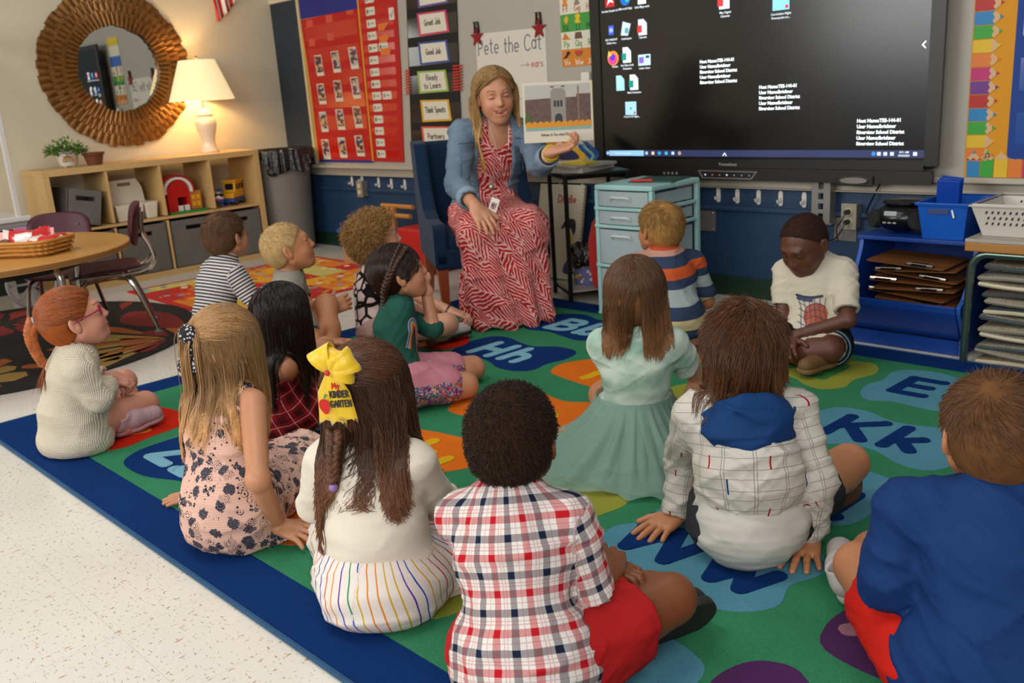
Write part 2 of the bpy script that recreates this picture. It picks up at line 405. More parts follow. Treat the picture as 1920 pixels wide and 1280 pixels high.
# ------------------------------------------------------------------ pen-stroke letters (unit cap height)
def _a(cx, cy, rx, ry, a0, a1, n=9): return [(cx+rx*math.cos(R(a0+(a1-a0)*i/n)), cy+ry*math.sin(R(a0+(a1-a0)*i/n))) for i in range(n+1)]
GL = {
 'A': (.7, [[(0, 0), (.35, 1), (.7, 0)], [(.14, .38), (.56, .38)]]), 'B': (.62, [[(.05, 0), (.05, 1)], [(.05, 1)]+_a(.32, .77, .24, .23, 90, -90)+[(.05, .54)]+_a(.34, .27, .27, .27, 90, -90)+[(.05, 0)]]),
 'C': (.66, [_a(.38, .5, .36, .5, 45, 315, 12)]), 'D': (.68, [[(.05, 0), (.05, 1)]+_a(.22, .5, .42, .5, 90, -90, 10)+[(.05, 0)]]), 'E': (.58, [[(.55, 1), (.05, 1), (.05, 0), (.55, 0)], [(.05, .52), (.48, .52)]]),
 'F': (.56, [[(.55, 1), (.05, 1), (.05, 0)], [(.05, .5), (.45, .5)]]), 'G': (.7, [_a(.38, .5, .36, .5, 50, 340, 12)+[(.7, .42), (.42, .42)]]), 'H': (.66, [[(.05, 0), (.05, 1)], [(.6, 0), (.6, 1)], [(.05, .5), (.6, .5)]]),
 'I': (.2, [[(.1, 0), (.1, 1)]]), 'J': (.5, [[(.45, 1)]+_a(.24, .24, .21, .24, 0, -170)]), 'K': (.64, [[(.05, 0), (.05, 1)], [(.6, 1), (.07, .42)], [(.22, .56), (.62, 0)]]), 'L': (.54, [[(.05, 1), (.05, 0), (.5, 0)]]),
 'M': (.8, [[(.03, 0), (.14, 1), (.4, .3), (.66, 1), (.77, 0)]]), 'N': (.66, [[(.05, 0), (.05, 1), (.6, 0), (.6, 1)]]), 'O': (.76, [_a(.38, .5, .36, .5, 90, 450, 16)]), 'P': (.6, [[(.05, 0), (.05, 1)]+_a(.28, .73, .28, .27, 90, -90)+[(.05, .46)]]),
 'Q': (.78, [_a(.38, .5, .36, .5, 90, 450, 16), [(.45, .3), (.75, -.05)]]), 'R': (.62, [[(.05, 0), (.05, 1)]+_a(.28, .75, .28, .25, 90, -90)+[(.05, .5)], [(.28, .5), (.6, 0)]]), 'S': (.58, [_a(.3, .75, .25, .25, 40, 260)+_a(.3, .25, .27, .26, 80, -140)]),
 'T': (.66, [[(0, 1), (.66, 1)], [(.33, 1), (.33, 0)]]), 'U': (.66, [[(.05, 1)]+_a(.33, .3, .28, .3, 180, 360)+[(.61, 1)]]), 'V': (.68, [[(0, 1), (.34, 0), (.68, 1)]]), 'W': (1.0, [[(0, 1), (.22, 0), (.5, .8), (.78, 0), (1, 1)]]),
 'X': (.66, [[(0, 1), (.64, 0)], [(.62, 1), (0, 0)]]), 'Y': (.64, [[(0, 1), (.32, .5), (.64, 1)], [(.32, .5), (.32, 0)]]), 'Z': (.62, [[(.03, 1), (.6, 1), (.02, 0), (.62, 0)]]),
 'a': (.5, [_a(.24, .28, .2, .28, 30, 330, 10), [(.46, .58), (.46, 0)]]), 'b': (.5, [[(.05, 1), (.05, 0)], _a(.26, .28, .2, .28, 150, -150, 10)]), 'c': (.46, [_a(.26, .3, .22, .29, 50, 310, 10)]), 'd': (.52, [_a(.24, .28, .2, .28, 30, 330, 10), [(.47, 1), (.47, 0)]]),
 'e': (.5, [[(.06, .3), (.46, .3)]+_a(.26, .3, .21, .29, 10, 310, 10)]), 'f': (.4, [_a(.28, .78, .14, .2, 60, 180, 5)+[(.14, 0)], [(0, .56), (.32, .56)]]), 'g': (.5, [_a(.24, .3, .2, .27, 30, 330, 10), [(.46, .58)]+_a(.25, -.12, .21, .2, 0, -150, 6)]), 'h': (.5, [[(.05, 1), (.05, 0)], [(.05, .34)]+_a(.25, .36, .2, .22, 150, 0, 7)+[(.45, 0)]]),
 'i': (.14, [[(.07, .58), (.07, 0)], [(.07, .8), (.07, .84)]]), 'j': (.26, [[(.2, .58)]+_a(.06, -.1, .14, .2, 0, -110, 5), [(.2, .8), (.2, .84)]]), 'k': (.46, [[(.05, 1), (.05, 0)], [(.42, .6), (.07, .26)], [(.2, .36), (.45, 0)]]), 'l': (.14, [[(.07, 1), (.07, 0)]]),
 'm': (.76, [[(.05, .58), (.05, 0)], [(.05, .36)]+_a(.22, .36, .16, .22, 150, 0, 6)+[(.38, 0)], [(.38, .36)]+_a(.55, .36, .16, .22, 150, 0, 6)+[(.71, 0)]]), 'n': (.5, [[(.05, .58), (.05, 0)], [(.05, .34)]+_a(.25, .36, .2, .22, 150, 0, 7)+[(.45, 0)]]), 'o': (.52, [_a(.26, .3, .22, .29, 90, 450, 12)]),
 'p': (.5, [[(.05, .58), (.05, -.4)], _a(.26, .3, .2, .28, 150, -150, 10)]), 'q': (.5, [_a(.24, .3, .2, .28, 30, 330, 10), [(.46, .58), (.46, -.4), (.56, -.3)]]), 'r': (.36, [[(.05, .58), (.05, 0)], [(.05, .34)]+_a(.24, .36, .19, .22, 150, 50, 4)]), 's': (.42, [_a(.22, .44, .16, .15, 40, 260, 7)+_a(.22, .15, .18, .16, 80, -140, 7)]),
 't': (.4, [[(.18, .9)]+_a(.3, .14, .12, .14, 180, 290, 5), [(.02, .6), (.36, .6)]]), 'u': (.5, [[(.05, .58)]+_a(.25, .22, .2, .22, 180, 360, 7)+[(.45, .58)], [(.45, .4), (.45, 0)]]), 'v': (.46, [[(.02, .58), (.23, 0), (.44, .58)]]), 'w': (.7, [[(0, .58), (.16, 0), (.35, .5), (.54, 0), (.7, .58)]]),
 'x': (.46, [[(.02, .58), (.44, 0)], [(.42, .58), (0, 0)]]), 'y': (.46, [[(.02, .58), (.23, .05)], [(.44, .58), (.1, -.35)]]), 'z': (.44, [[(.02, .56), (.4, .56), (.02, 0), (.42, 0)]]), ' ': (.35, []), '-': (.3, [[(.02, .35), (.28, .35)]]), "'": (.12, [[(.06, 1), (.04, .82)]]), '.': (.12, [[(.06, 0), (.06, .03)]])}
for d_, (w_, s_) in {'1': (.3, [[(.05, .8), (.2, 1), (.2, 0)]]), '7': (.5, [[(0, 1), (.48, 1), (.15, 0)]]), '0': (.55, [_a(.27, .5, .24, .5, 90, 450, 12)])}.items(): GL[d_] = (w_, s_)
def pen(mb, txt, h, x, y, w, mi=0, z=0, T=None, slant=0.0, jit=0.0, gap=.16, center=False, ext=.0006, sx=1.0):
    tw = sum(GL[c][0]+gap for c in txt if c in GL)*h*sx
    if center: x -= tw/2
    rr = random.Random(len(txt)*7+ord(txt[0]))
    for c in txt:
        if c not in GL: continue
        wd, st = GL[c]; dy = rr.uniform(-jit, jit)*h
        for p in st:
            if len(p) > 1: mb.stroke([(x+(a*sx+slant*b)*h, y+dy+b*h) for a, b in p], w, z, mi, T, ext)
        x += (wd+gap)*h*sx
    return mb
# ================================================================== the setting
def f_floor(n, c):
    o = n.obj(); X = n.xyz(o)
    sp = n.noise(n.comb(n.m('MULTIPLY', X[0], 1.0), n.m('MULTIPLY', X[1], 2.2)), 70, 2)
    sp2 = n.noise(n.comb(n.m('MULTIPLY', X[0], 2.6), X[1]), 42, 2)
    base = n.mix(n.noise(o, 3, 3), hx('d6d0c2'), hx('e2dccf'))
    a = n.mix(n.ramp(sp, [(.63, (0, 0, 0)), (.69, (1, 1, 1))]), base, hx('a99d8b'))
    b = n.mix(n.ramp(sp2, [(.65, (0, 0, 0)), (.71, (1, 1, 1))]), a, hx('b58a6c'))
    g = n.m('MAXIMUM', n.band(X[0], .305, 0, .006), n.band(X[1], .305, 0, .006))
    return n.mix(n.m('MULTIPLY', g, .25), b, hx('8d8576'))
M_floor = mat('floor_tile', fn=f_floor, rough=.22, spec=.45)
fl = MB().box((4.5, -4.0, -.05), (9.4, 8.4, .1)).build('floor', M_floor, loc=(0, 0, 0)); tag(fl, 'cream speckled vinyl tile classroom floor', kind='structure')
M_navy = mat('navy_paint', '1d3a58', .5, bump=(60, .0006), var=.08)
M_grey = mat('whiteboard_grey', 'a9a294', .42, var=.02)
M_cream = mat('cream_paint', 'd8ccb0', .6, bump=(90, .0005), var=.02)
M_green = mat('green_base', '16301f', .45)
M_tray = mat('tray_metal', 'b5ab98', .45, metal=.15)
M_black = mat('black_plastic', '0b0b0b', .35)
M_white = mat('white_plastic', 'dcd6ca', .4)
M_chrome = mat('chrome', 'b9b3a8', .18, metal=1.0)
M_blkmetal = mat('black_metal', '0e0c0b', .4, metal=.3)
w = MB(); w.box((4.5, .05, .27), (9.0, .1, .54), 0); w.box((4.5, .05, 1.67), (9.0, .1, 2.26), 1)
tag(w.build('wall_back', [M_navy, M_grey], loc=(0, 0, 0)), 'wall behind the teacher, navy below and grey above', kind='structure')
w = MB(); w.box((-.05, -4, 1.4), (.1, 8.2, 2.8)); tag(w.build('wall_left', M_cream, loc=(0, 0, 0)), 'cream side wall with the mirror', kind='structure')
w = MB(); w.box((4.5, -.006, .05), (9.0, .012, .10)); tag(w.build('baseboard_back', M_green, bevel=.003, loc=(0, 0, 0)), 'dark green rubber baseboard', kind='structure')
w = MB(); w.box((.006, -4, .05), (.012, 8.0, .10)); tag(w.build('baseboard_left', M_green, bevel=.003, loc=(0, 0, 0)), 'dark green rubber baseboard of side wall', kind='structure')
w = MB(); w.box((4.7, -.035, .600), (8.6, .07, .012)); w.box((4.7, -.008, .572), (8.6, .016, .056)); w.box((4.7, -.066, .606), (8.6, .006, .02))
w.box((4.7, -.02, .543), (8.6, .04, .006)); tag(w.build('trim_1', M_tray, bevel=.002, loc=(0, 0, 0)), 'metal marker tray along the wall', kind='structure')
w = MB(); w.box((4.7, -.01, .438), (8.6, .02, .022)); tag(w.build('trim_2', M_navy, bevel=.004, loc=(0, 0, 0)), 'navy painted rail across the lower wall', kind='structure')
w = MB(); w.box((1.1, -.012, 1.83), (2.2, .024, .08)); tag(w.build('trim_3', M_cream, bevel=.004, loc=(0, 0, 0)), 'cream trim above the bulletin board', kind='structure')
t = root('bulletin_board', 'narrow dark slate bulletin board in the corner beside the red pocket chart', 'bulletin board', (.18, 0, .62))
MB().box((.185, -.008, 1.2), (.36, .014, 1.17)).build('board_panel', mat('slate_fabric', '2a343f', .9, bump=(300, .0004)), t)
MB().box((.376, -.010, 1.2), (.03, .018, 1.17)).build('edge_strip', mat('pale_edge', 'c9b98a', .6), t, bevel=.002)
# ------------------------------------------------------------------ alphabet rug
def f_pile(n, c): return n.mix(n.noise(n.obj(), 330, 2), tuple(x*.62 for x in c), tuple(min(1, x*1.38) for x in c))
M_pile = [mat('pile_'+k, hx(c), .95, fn=f_pile, bump=(700, .0022), var=.12, spec=.1) for k, c in (
    ('navy', '083069'), ('green', '37835a'), ('red', 'c6240f'), ('blue', '083069'), ('orange', 'e0701c'), ('lime', '93983a'), ('sky', '5690a4'), ('purple', '502a58'),
    ('l_orange', 'e07a2a'), ('l_sky', '7fb4c4'), ('l_yellow', 'dfae1c'), ('l_green', '3f7d3f'), ('l_navy', '083069'), ('l_pink', 'a3717f'), ('edge', '37587a'))]
RX0, RX1, RY0, RY1 = 2.82, 6.36, -3.13, -.53
def blob_pts(pts, n=5):
    P = [Vector((p[0], p[1], 0)) for p in pts]; N = len(P); out = []
    for i in range(N):
        a, b, c, d = P[i-1], P[i], P[(i+1) % N], P[(i+2) % N]
        for k in range(n):
            t = k/n; q = .5*((2*b)+(c-a)*t+(2*a-5*b+4*c-d)*t*t+(3*b-a-3*c+d)*t**3); out.append((q.x, q.y))
    return out
def gen_blob(cx, cy, seed):
    r = random.Random(seed); out = []; ph = r.random()*6.3; ph2 = r.random()*6.3
    for i in range(12):
        a = 2*math.pi*i/12; k = 1+.10*math.sin(2*a+ph)+.10*math.sin(3*a+ph2)
        out.append((cx+.235*k*math.copysign(abs(math.cos(a))**.8, math.cos(a)), cy+.165*k*math.copysign(abs(math.sin(a))**.8, math.sin(a))))
    return blob_pts(out, 4)
TR = {
 'Hh': [(3.54, -1.49), (3.50, -1.38), (3.52, -1.24), (3.6, -1.21), (3.71, -1.24), (3.8, -1.25), (3.89, -1.2), (4.0, -1.21), (4.04, -1.3), (4.02, -1.41), (4.03, -1.5), (3.97, -1.55), (3.88, -1.55), (3.79, -1.51), (3.69, -1.5), (3.6, -1.53)],
 'Ww': [(5.13, -2.42), (5.11, -2.33), (5.15, -2.26), (5.14, -2.17), (5.18, -2.13), (5.27, -2.16), (5.36, -2.17), (5.48, -2.13), (5.57, -2.15), (5.61, -2.22), (5.58, -2.31), (5.60, -2.39), (5.57, -2.45), (5.5, -2.49), (5.4, -2.49), (5.29, -2.46), (5.19, -2.46)],
 'Kk': [(5.12, -1.43), (5.12, -1.33), (5.15, -1.24), (5.24, -1.22), (5.34, -1.26), (5.43, -1.25), (5.52, -1.22), (5.60, -1.27), (5.6, -1.37), (5.61, -1.48), (5.57, -1.56), (5.49, -1.56), (5.4, -1.51), (5.32, -1.51), (5.22, -1.57), (5.14, -1.53)],
 'Ee': [(5.15, -1.07), (5.13, -.98), (5.15, -.9), (5.14, -.8), (5.18, -.74), (5.28, -.72), (5.4, -.76), (5.5, -.74), (5.58, -.79), (5.57, -.9), (5.6, -1.0), (5.55, -1.1), (5.46, -1.09), (5.38, -1.1), (5.27, -1.09), (5.2, -1.12)],
 'Oo': [(4.09, -1.99), (4.06, -1.88), (4.09, -1.75), (4.15, -1.66), (4.26, -1.68), (4.38, -1.7), (4.47, -1.66), (4.56, -1.71), (4.55, -1.82), (4.58, -1.93), (4.5, -2.01), (4.4, -1.99), (4.28, -1.96), (4.18, -2.01)],
 'Dd': [(4.96, -1.09), (4.88, -1.04), (4.80, -1.10), (4.66, -1.08), (4.62, -.96), (4.64, -.82), (4.74, -.78), (4.86, -.8), (4.96, -.75), (5.05, -.74), (5.1, -.84), (5.07, -.95), (5.08, -1.04), (5.03, -1.1)],
 'Bb': [(3.57, -1.06), (3.51, -1.0), (3.50, -.87), (3.52, -.76), (3.63, -.72), (3.75, -.76), (3.88, -.72), (4.0, -.78), (4.03, -.9), (3.99, -1.0), (3.9, -1.08), (3.78, -1.06), (3.68, -1.04)]}
LET = ['Aa', 'Bb', 'Cc', 'Dd', 'Ee', 'Ff', 'Gg', 'Hh', 'Ii', 'Jj', 'Kk', 'Ll', 'Mm', 'Nn', 'Oo', 'Pp', 'Qq', 'Rr', 'Ss', 'Tt', 'Uu', 'Vv', 'Ww', 'Xx', 'Yy', 'Zz', None, None, None, None]
rg = MB(); T0 = .010
rg.box(((RX0+RX1)/2, (RY0+RY1)/2, T0/2), (RX1-RX0, RY1-RY0, T0), 0)
rg.box(((RX0+RX1)/2, (RY0+RY1)/2, T0+.0004), (RX1-RX0-.28, RY1-RY0-.28, .0008), 1)
CX = [3.26, 3.77, 4.32, 4.85, 5.36, 5.90]; CY = [-.91, -1.38, -1.83, -2.31, -2.78]
for i, L in enumerate(LET):
    c, r_ = i % 6, i//6; cx, cy = CX[c], CY[r_]
    poly = blob_pts(TR[L], 4) if L in TR else blob_pts([(5.64, -2.72), (5.64, -2.64), (5.67, -2.585), (5.73, -2.565), (5.80, -2.60), (5.95, -2.62), (6.1, -2.66), (6.15, -2.8), (6.05, -2.95), (5.85, -2.97), (5.7, -2.9)], 4) if i == 29 else gen_blob(cx, cy, i+3)
    rg.prism(poly, T0, T0+.0016+.00005*(i % 7), 2+c)
    if L:
        pen(rg, L, .165, cx+.012, cy-.08, .042, 8+c, T0+.0012, gap=.27, center=True, ext=.0012, sx=1.18, slant=.04)
for a, b, e, g in ((RX0, RY0, RX1, RY0), (RX1, RY0, RX1, RY1), (RX1, RY1, RX0, RY1), (RX0, RY1, RX0, RY0)):
    rg.tube([(a, b, .006), (e, g, .006)], .0065, 6, 14)
tag(rg.build('alphabet_rug', M_pile, loc=(4.6, -1.8, 0)), 'large green alphabet rug with navy border and coloured letter patches', 'rug')
# ------------------------------------------------------------------ activity mat and floral rug
def f_mat(n, c):
    o = n.obj(); X = n.xyz(o)
    u = n.m('FLOOR', n.m('DIVIDE', X[0], .2)); v = n.m('FLOOR', n.m('DIVIDE', X[1], .2))
    h = n.m('FRACT', n.m('MULTIPLY', n.m('SINE', n.m('MULTIPLY_ADD', u, 12.9, n.m('MULTIPLY', v, 78.2))), 437.5))
    base = n.ramp(h, [(0, hx('c01f14')), (.24, hx('e7a51c')), (.45, hx('8fae9a')), (.6, hx('e0811c')), (.78, hx('c9c46a')), (.9, hx('d8401c'))], 'CONSTANT')
    vo = n.vor(o, 15); d = vo.outputs['Distance']; cc = n.xyz(vo.outputs['Color'])
    spot = n.ramp(cc[0], [(0, hx('7fa3b8')), (.25, hx('e8b21a')), (.5, hx('c93018')), (.7, hx('e8ddc6')), (.85, hx('2f5f86'))], 'CONSTANT')
    return n.mix(n.m('LESS_THAN', d, n.m('MULTIPLY_ADD', n.noise(o, 30), .4, .14)), base, spot)
TM = Matrix.Translation((.73, -1.705, 0)) @ Matrix.Rotation(R(-1.5), 4, 'Z')
am = MB(TM); am.box((.62, .66, .003), (1.28, 1.34, .006), 0); am.box((.62, .66, .0068), (1.20, 1.26, .0016), 1)
tag(am.build('play_mat', [mat('mat_red', 'c3221a', .9), mat('mat_print', fn=f_mat, rough=.9, bump=(700, .0006))], loc=(1.3, -1.0, 0)), 'multicoloured play mat with red edge in front of the shelf', 'rug')
orx, ory, oa, ob = 1.47, -2.66, .97, .92
def ell_pts(cx, cy, a, b, n=48): return [(cx+a*math.cos(2*math.pi*i/n), cy+b*math.sin(2*math.pi*i/n)) for i in range(n)]
fr = MB(); fr.prism(ell_pts(orx, ory, oa, ob), 0, .007, 0)
def flower(cx, cy, r, n, mi, a0, span, seed, ring=True):
    rr = random.Random(seed)
    for i in range(n):
        a = R(a0+span*(i+.5)/n)+rr.uniform(-.05, .05); L = r*rr.uniform(.8, 1.05); w = R(span)/n*.46
        pts = [(.18, 0), (.4, -.5*w), (.75, -.95*w), (.93, -.7*w), (1, 0), (.93, .7*w), (.75, .95*w), (.4, .5*w)]
        poly = [(cx+L*p*math.cos(a+q), cy+L*p*math.sin(a+q)) for p, q in pts]
        if all(((x-orx)/oa)**2+((y-ory)/ob)**2 < .97 for x, y in poly): fr.prism(poly, .007, .0082+.0004*(i % 2), mi if i % 3 else mi+1)
flower(2.16, -2.08, .60, 9, 1, 190, 110, 1); flower(2.16, -2.08, .30, 7, 2, 60, 250, 2); flower(2.0, -3.05, .36, 10, 1, 0, 360, 3)
flower(2.22, -2.62, .26, 7, 1, 60, 160, 9); flower(1.2, -3.1, .42, 11, 1, 0, 360, 4); flower(1.30, -2.0, .34, 7, 3, 10, 150, 5); flower(.95, -2.5, .36, 9, 3, 0, 360, 6)
fr.prism(blob_pts([(1.35, -1.96), (1.55, -1.86), (1.8, -1.88), (2.0, -1.97), (1.8, -2.06), (1.55, -2.10)]), .007, .0085, 3)
fr.prism(blob_pts([(1.0, -2.3), (1.3, -2.25), (1.5, -2.4), (1.3, -2.5), (1.1, -2.48)]), .007, .0085, 3)
tag(fr.build('floral_rug', [mat('rug_black', '14120f', .95, bump=(700, .0008)), mat('petal_gold', 'a8873f', .95, var=.2), mat('petal_orange', 'a85a1e', .95, var=.2), mat('leaf_red', '7d1c14', .95, var=.2), mat('leaf_red2', '8d2a1a', .95, var=.2)], loc=(orx, ory, 0)),
    'round black rug with gold and rust flowers under the round table', 'rug')
# ------------------------------------------------------------------ cube shelf
def f_birch(n, c):
    X = n.xyz(n.obj()); v = n.comb(n.m('MULTIPLY', X[0], 2), n.m('MULTIPLY', X[1], 2), n.m('MULTIPLY', X[2], 22))
    return n.mix(n.noise(v, 5, 3), hx('c39a5e'), hx('d8b57a'))
M_birch = mat('birch', fn=f_birch, rough=.42)
SX0, SX1, SY0, SY1, SH = .031, .421, -1.982, -.512, .77
sh = root('cube_shelf', 'low birch cube shelf of eight openings against the cream wall', 'shelf', ((SX0+SX1)/2, (SY0+SY1)/2, 0))
D = SX1-SX0; xm = (SX0+SX1)/2; ym = (SY0+SY1)/2
MB().box((xm, ym, SH-.019), (D, 1.47, .038)).build('top_panel', M_birch, sh, bevel=.0015)
MB().box((xm, ym, .019), (D, 1.47, .038)).build('base_panel', M_birch, sh, bevel=.0015)
for y in (SY0+.019, SY1-.019): MB().box((xm, y, SH/2), (D, .038, SH-.0762)).build('side_panel', M_birch, sh, bevel=.0015)
MB().box((xm-.001, ym, SH/2), (D-.004, 1.3938, .016)).build('middle_shelf', M_birch, sh, bevel=.001)
cw = (1.47-.076-.048)/4; cy_ = [SY0+.038+cw/2+i*(cw+.016) for i in range(4)]
for i in range(3):
    for z0 in (.2035, .5665): MB().box((xm-.0015, cy_[i]+cw/2+.008, z0), (D-.006, .015, .330)).build('divider', M_birch, sh, bevel=.001)
M_felt = mat('grey_felt', '6a6660', .95, bump=(500, .0012), var=.25)
wh = ['behind the table', 'behind the right table chair', 'in the third opening from the wall plant', 'beside the trash can']
def felt_bin(cy, z, s, label, tilt=0, wy=.325, hh=.318, x0=.05):
    b = root('storage_bin', label, 'storage bin', (xm, cy, z), 'grey fabric bins in the shelf')
    T = Matrix.Translation((0, cy, z)) @ Matrix.Rotation(R(tilt), 4, 'X'); m = MB(T); X0 = SX1-.37*s-.012; X1 = SX1-.012; th = .004
    m.box(((X0+X1)/2, 0, th/2), (X1-X0, wy, th)); m.box((X0+th/2, 0, hh/2), (th, wy, hh))
    for s_ in (-1, 1): m.box(((X0+X1)/2, s_*(wy/2-th/2), hh/2), (X1-X0, th, hh))
    a = .055; zc = hh-.055; zz = .012
    m.box((X1-th/2, 0, (zc-zz)/2), (th, wy, zc-zz)); m.box((X1-th/2, 0, (zc+zz+hh)/2), (th, wy, hh-zc-zz))
    for s_ in (-1, 1): m.box((X1-th/2, s_*(a+wy/2)/2, zc), (th, wy/2-a, 2*zz))
    m.build('bin_body', M_felt, b)
    h = MB(T); h.tube([(X1+.001, -a, zc-zz), (X1+.001, a, zc-zz), (X1+.001, a, zc+zz), (X1+.001, -a, zc+zz)], .0018, 5, closed=True); h.build('handle_trim', M_black, b)
    return b
for i, nm in enumerate(('leftmost grey felt bin on the bottom shelf, behind the table', 'second grey felt bin on the bottom shelf, behind the right table chair', 'third grey felt bin on the bottom shelf, left of the striped-shirt boy', 'rightmost grey felt bin on the bottom shelf, nearest the trash can')):
    felt_bin(cy_[i], .0385, 1, nm)
felt_bin(cy_[0]-.01, .417, .8, 'small grey bin leaning in the top shelf opening under the potted plant', tilt=-12, wy=.21, hh=.22)
# caddy
cd = root('plastic_caddy', 'cream plastic caddy with a handle and cups on the top shelf', 'caddy', (.25, cy_[1], .393))
M_cd = mat('cream_plastic', 'd9cfba', .4); m = MB(); yy = cy_[1]
m.prism([(yy-.125, .50), (yy+.115, .50), (yy+.105, .60), (yy+.075, .655), (yy-.10, .655), (yy-.12, .62)], .24, .252, 0, Matrix(((0, 0, 1, 0), (1, 0, 0, 0), (0, 1, 0, 0), (0, 0, 0, 1))))
m.build('handle_wall', M_cd, cd, bevel=.003)
MB().prism(rrect(.09, .022, .010, 4, yy-.01, .625), .2525, .2536, 0, Matrix(((0, 0, 1, 0), (1, 0, 0, 0), (0, 1, 0, 0), (0, 0, 0, 1)))).build('handle_slot', mat('slot_shade_brown', '7d6a4c', .6), cd)  # solid brown plate: shade of the handle opening painted in, nothing cut through
MB().box((.29, yy, .497), (.19, .29, .010)).build('rim', M_cd, cd, bevel=.004)
for i in range(3):
    m = MB(); a = .038; b_ = .045; y0 = yy-.095+.095*i
    m.add([(.345-a, y0-a+.004, .3945), (.345+a-.004, y0-a+.004, .3945), (.345+a-.004, y0+a-.004, .3945), (.345-a, y0+a-.004, .3945), (.345-b_, y0-b_, .493), (.345+b_, y0-b_, .493), (.345+b_, y0+b_, .493), (.345-b_, y0+b_, .493)],
          [(0, 3, 2, 1), (4, 5, 6, 7), (0, 1, 5, 4), (1, 2, 6, 5), (2, 3, 7, 6), (3, 0, 4, 7)]); m.build('cup', M_cd, cd, bevel=.008)
# toy house
th = root('toy_farmhouse', 'red toy house with white arched roof and green base on the shelf', 'toy', (.27, cy_[2], .393))
YZ = Matrix(((0, 0, 1, 0), (1, 0, 0, 0), (0, 1, 0, 0), (0, 0, 0, 1))); yy = cy_[2]-.005
M_tr = mat('toy_red', 'c21a12', .35); M_ty = mat('toy_yellow', 'e3a414', .35); M_tb = mat('toy_blue', '1c4f9c', .35); M_tg = mat('toy_green', '1f8a3c', .35); M_tw = mat('toy_white', 'e6dfd2', .35)
MB().box((.27, yy+.01, .4), (.22, .27, .014)).build('base', M_tg, th, bevel=.004)
m = MB(); m.prism([(yy-.115, .407), (yy-.045, .407), (yy-.045, .43), (yy-.045, .50), (yy+.02, .50), (yy+.02, .407), (yy+.045, .407), (yy+.045, .55), (yy+.02, .60), (yy-.03, .625), (yy-.08, .60), (yy-.115, .55)], .20, .34, 0, YZ); m.build('front_wall', M_tr, th, bevel=.003)
m = MB(); P = [(.34, yy-.13+.0*i, 0) for i in range(2)]
arc = [(yy-.035+.105*math.cos(R(a)), .545+.095*math.sin(R(a))) for a in range(-10, 191, 20)]
m.prism([(a, b) for a, b in arc]+[(yy-.035+.085*(a-(yy-.035))/.105, .545+.078*(b-.545)/.095) for a, b in arc[::-1]], .19, .35, 0, YZ); m.build('roof', M_tw, th, bevel=.004)
m = MB(); arc = [(yy-.035+.122*math.cos(R(a)), .548+.108*math.sin(R(a))) for a in range(-10, 191, 20)]
m.prism([(a, b) for a, b in arc]+[(yy-.035+.110*(a-(yy-.035))/.122, .548+.098*(b-.548)/.108) for a, b in arc[::-1]], .20, .34, 0, YZ); m.build('roof_trim', M_tr, th, bevel=.002)
m = MB(); m.box((.27, yy+.09, .47), (.13, .085, .125)); m.build('side_wing', mat('toy_tan', 'b9762c', .4), th, bevel=.006)
m = MB(); [m.box((.336, yy+.073+.034*(i % 2), .445+.045*(i//2)), (.006, .024, .032)) for i in range(4)]; m.build('window', M_ty, th, bevel=.002)
for i in range(2): MB().box((.345, yy-.032+.045*i, .427), (.006, .036, .038)).build('door', M_tw, th, bevel=.002)
# toy bus and helicopter
tb = root('toy_school_bus', 'yellow toy school bus with blue base on the top shelf', 'toy', (.27, cy_[3]+.07, .393)); yy = cy_[3]+.045
yy += .01; T = Matrix.Translation((.255, yy, .393)) @ Matrix.Rotation(R(-50), 4, 'Z')
MB(T).box((0, 0, .035), (.20, .09, .026)).build('chassis', M_tb, tb, bevel=.008)
m = MB(T); m.prism([(-.10, .05), (.10, .05), (.10, .085), (.06, .095), (.05, .165), (-.10, .165)], -.043, .043, 0, Matrix.Rotation(R(90), 4, 'X')); m.build('body', M_ty, tb, bevel=.008)
m = MB(T); m.prism(rrect(.165, .015, .006, 3, -.025, .170), -.05, .05, 0, Matrix.Rotation(R(90), 4, 'X')); m.build('roof', M_ty, tb, bevel=.003)
for i in range(3):
    for s in (-1, 1): MB(T).box((-.075+.045*i, s*.0435, .128), (.03, .003, .038)).build('window', M_black, tb)
MB(T).box((.055, 0, .13), (.006, .06, .045)).build('windscreen', M_black, tb)
for x in (-.06, .06):
    for s in (-1, 1): m = MB(T); m.lathe([(.018, -.008), (.02, 0), (.018, .008)], (0, 0, 0), 14, 0, Matrix.Translation((x, s*.045, .0205)) @ Matrix.Rotation(R(90), 4, 'X')); m.build('wheel', M_black, tb)
hl = root('toy_helicopter', 'white and blue toy helicopter with red nose beside the toy bus', 'toy', (.33, cy_[3]-.1, .393)); yy = cy_[3]-.095
T = Matrix.Translation((.325, yy, .393)) @ Matrix.Rotation(R(-30), 4, 'Z') @ Matrix.Scale(.82, 4)
MB(T).sphere((0, 0, .085), (.065, .045, .05)).build('cabin', M_tw, hl, smooth=True, auto=False)
MB(T).sphere((0, 0, .062), (.067, .047, .035)).build('hull', M_tb, hl, smooth=True, auto=False)
MB(T).sphere((.02, 0, .1), (.04, .046, .026)).build('window', M_black, hl, smooth=True, auto=False)
MB(T).sphere((.068, 0, .07), .014).build('nose', M_tr, hl, smooth=True, auto=False)
m = MB(T); m.tube([(-.05, 0, .09), (-.13, 0, .12)], [.014, .007]); m.box((-.13, 0, .135), (.02, .006, .04)); m.build('tail', M_tb, hl, bevel=.002)
m = MB(T); m.tube([(0, 0, .13), (0, 0, .15)], .005); m.box((0, 0, .151), (.16, .016, .004), rz=30); m.box((0, 0, .151), (.16, .016, .004), rz=120); m.build('rotor', M_tb, hl)
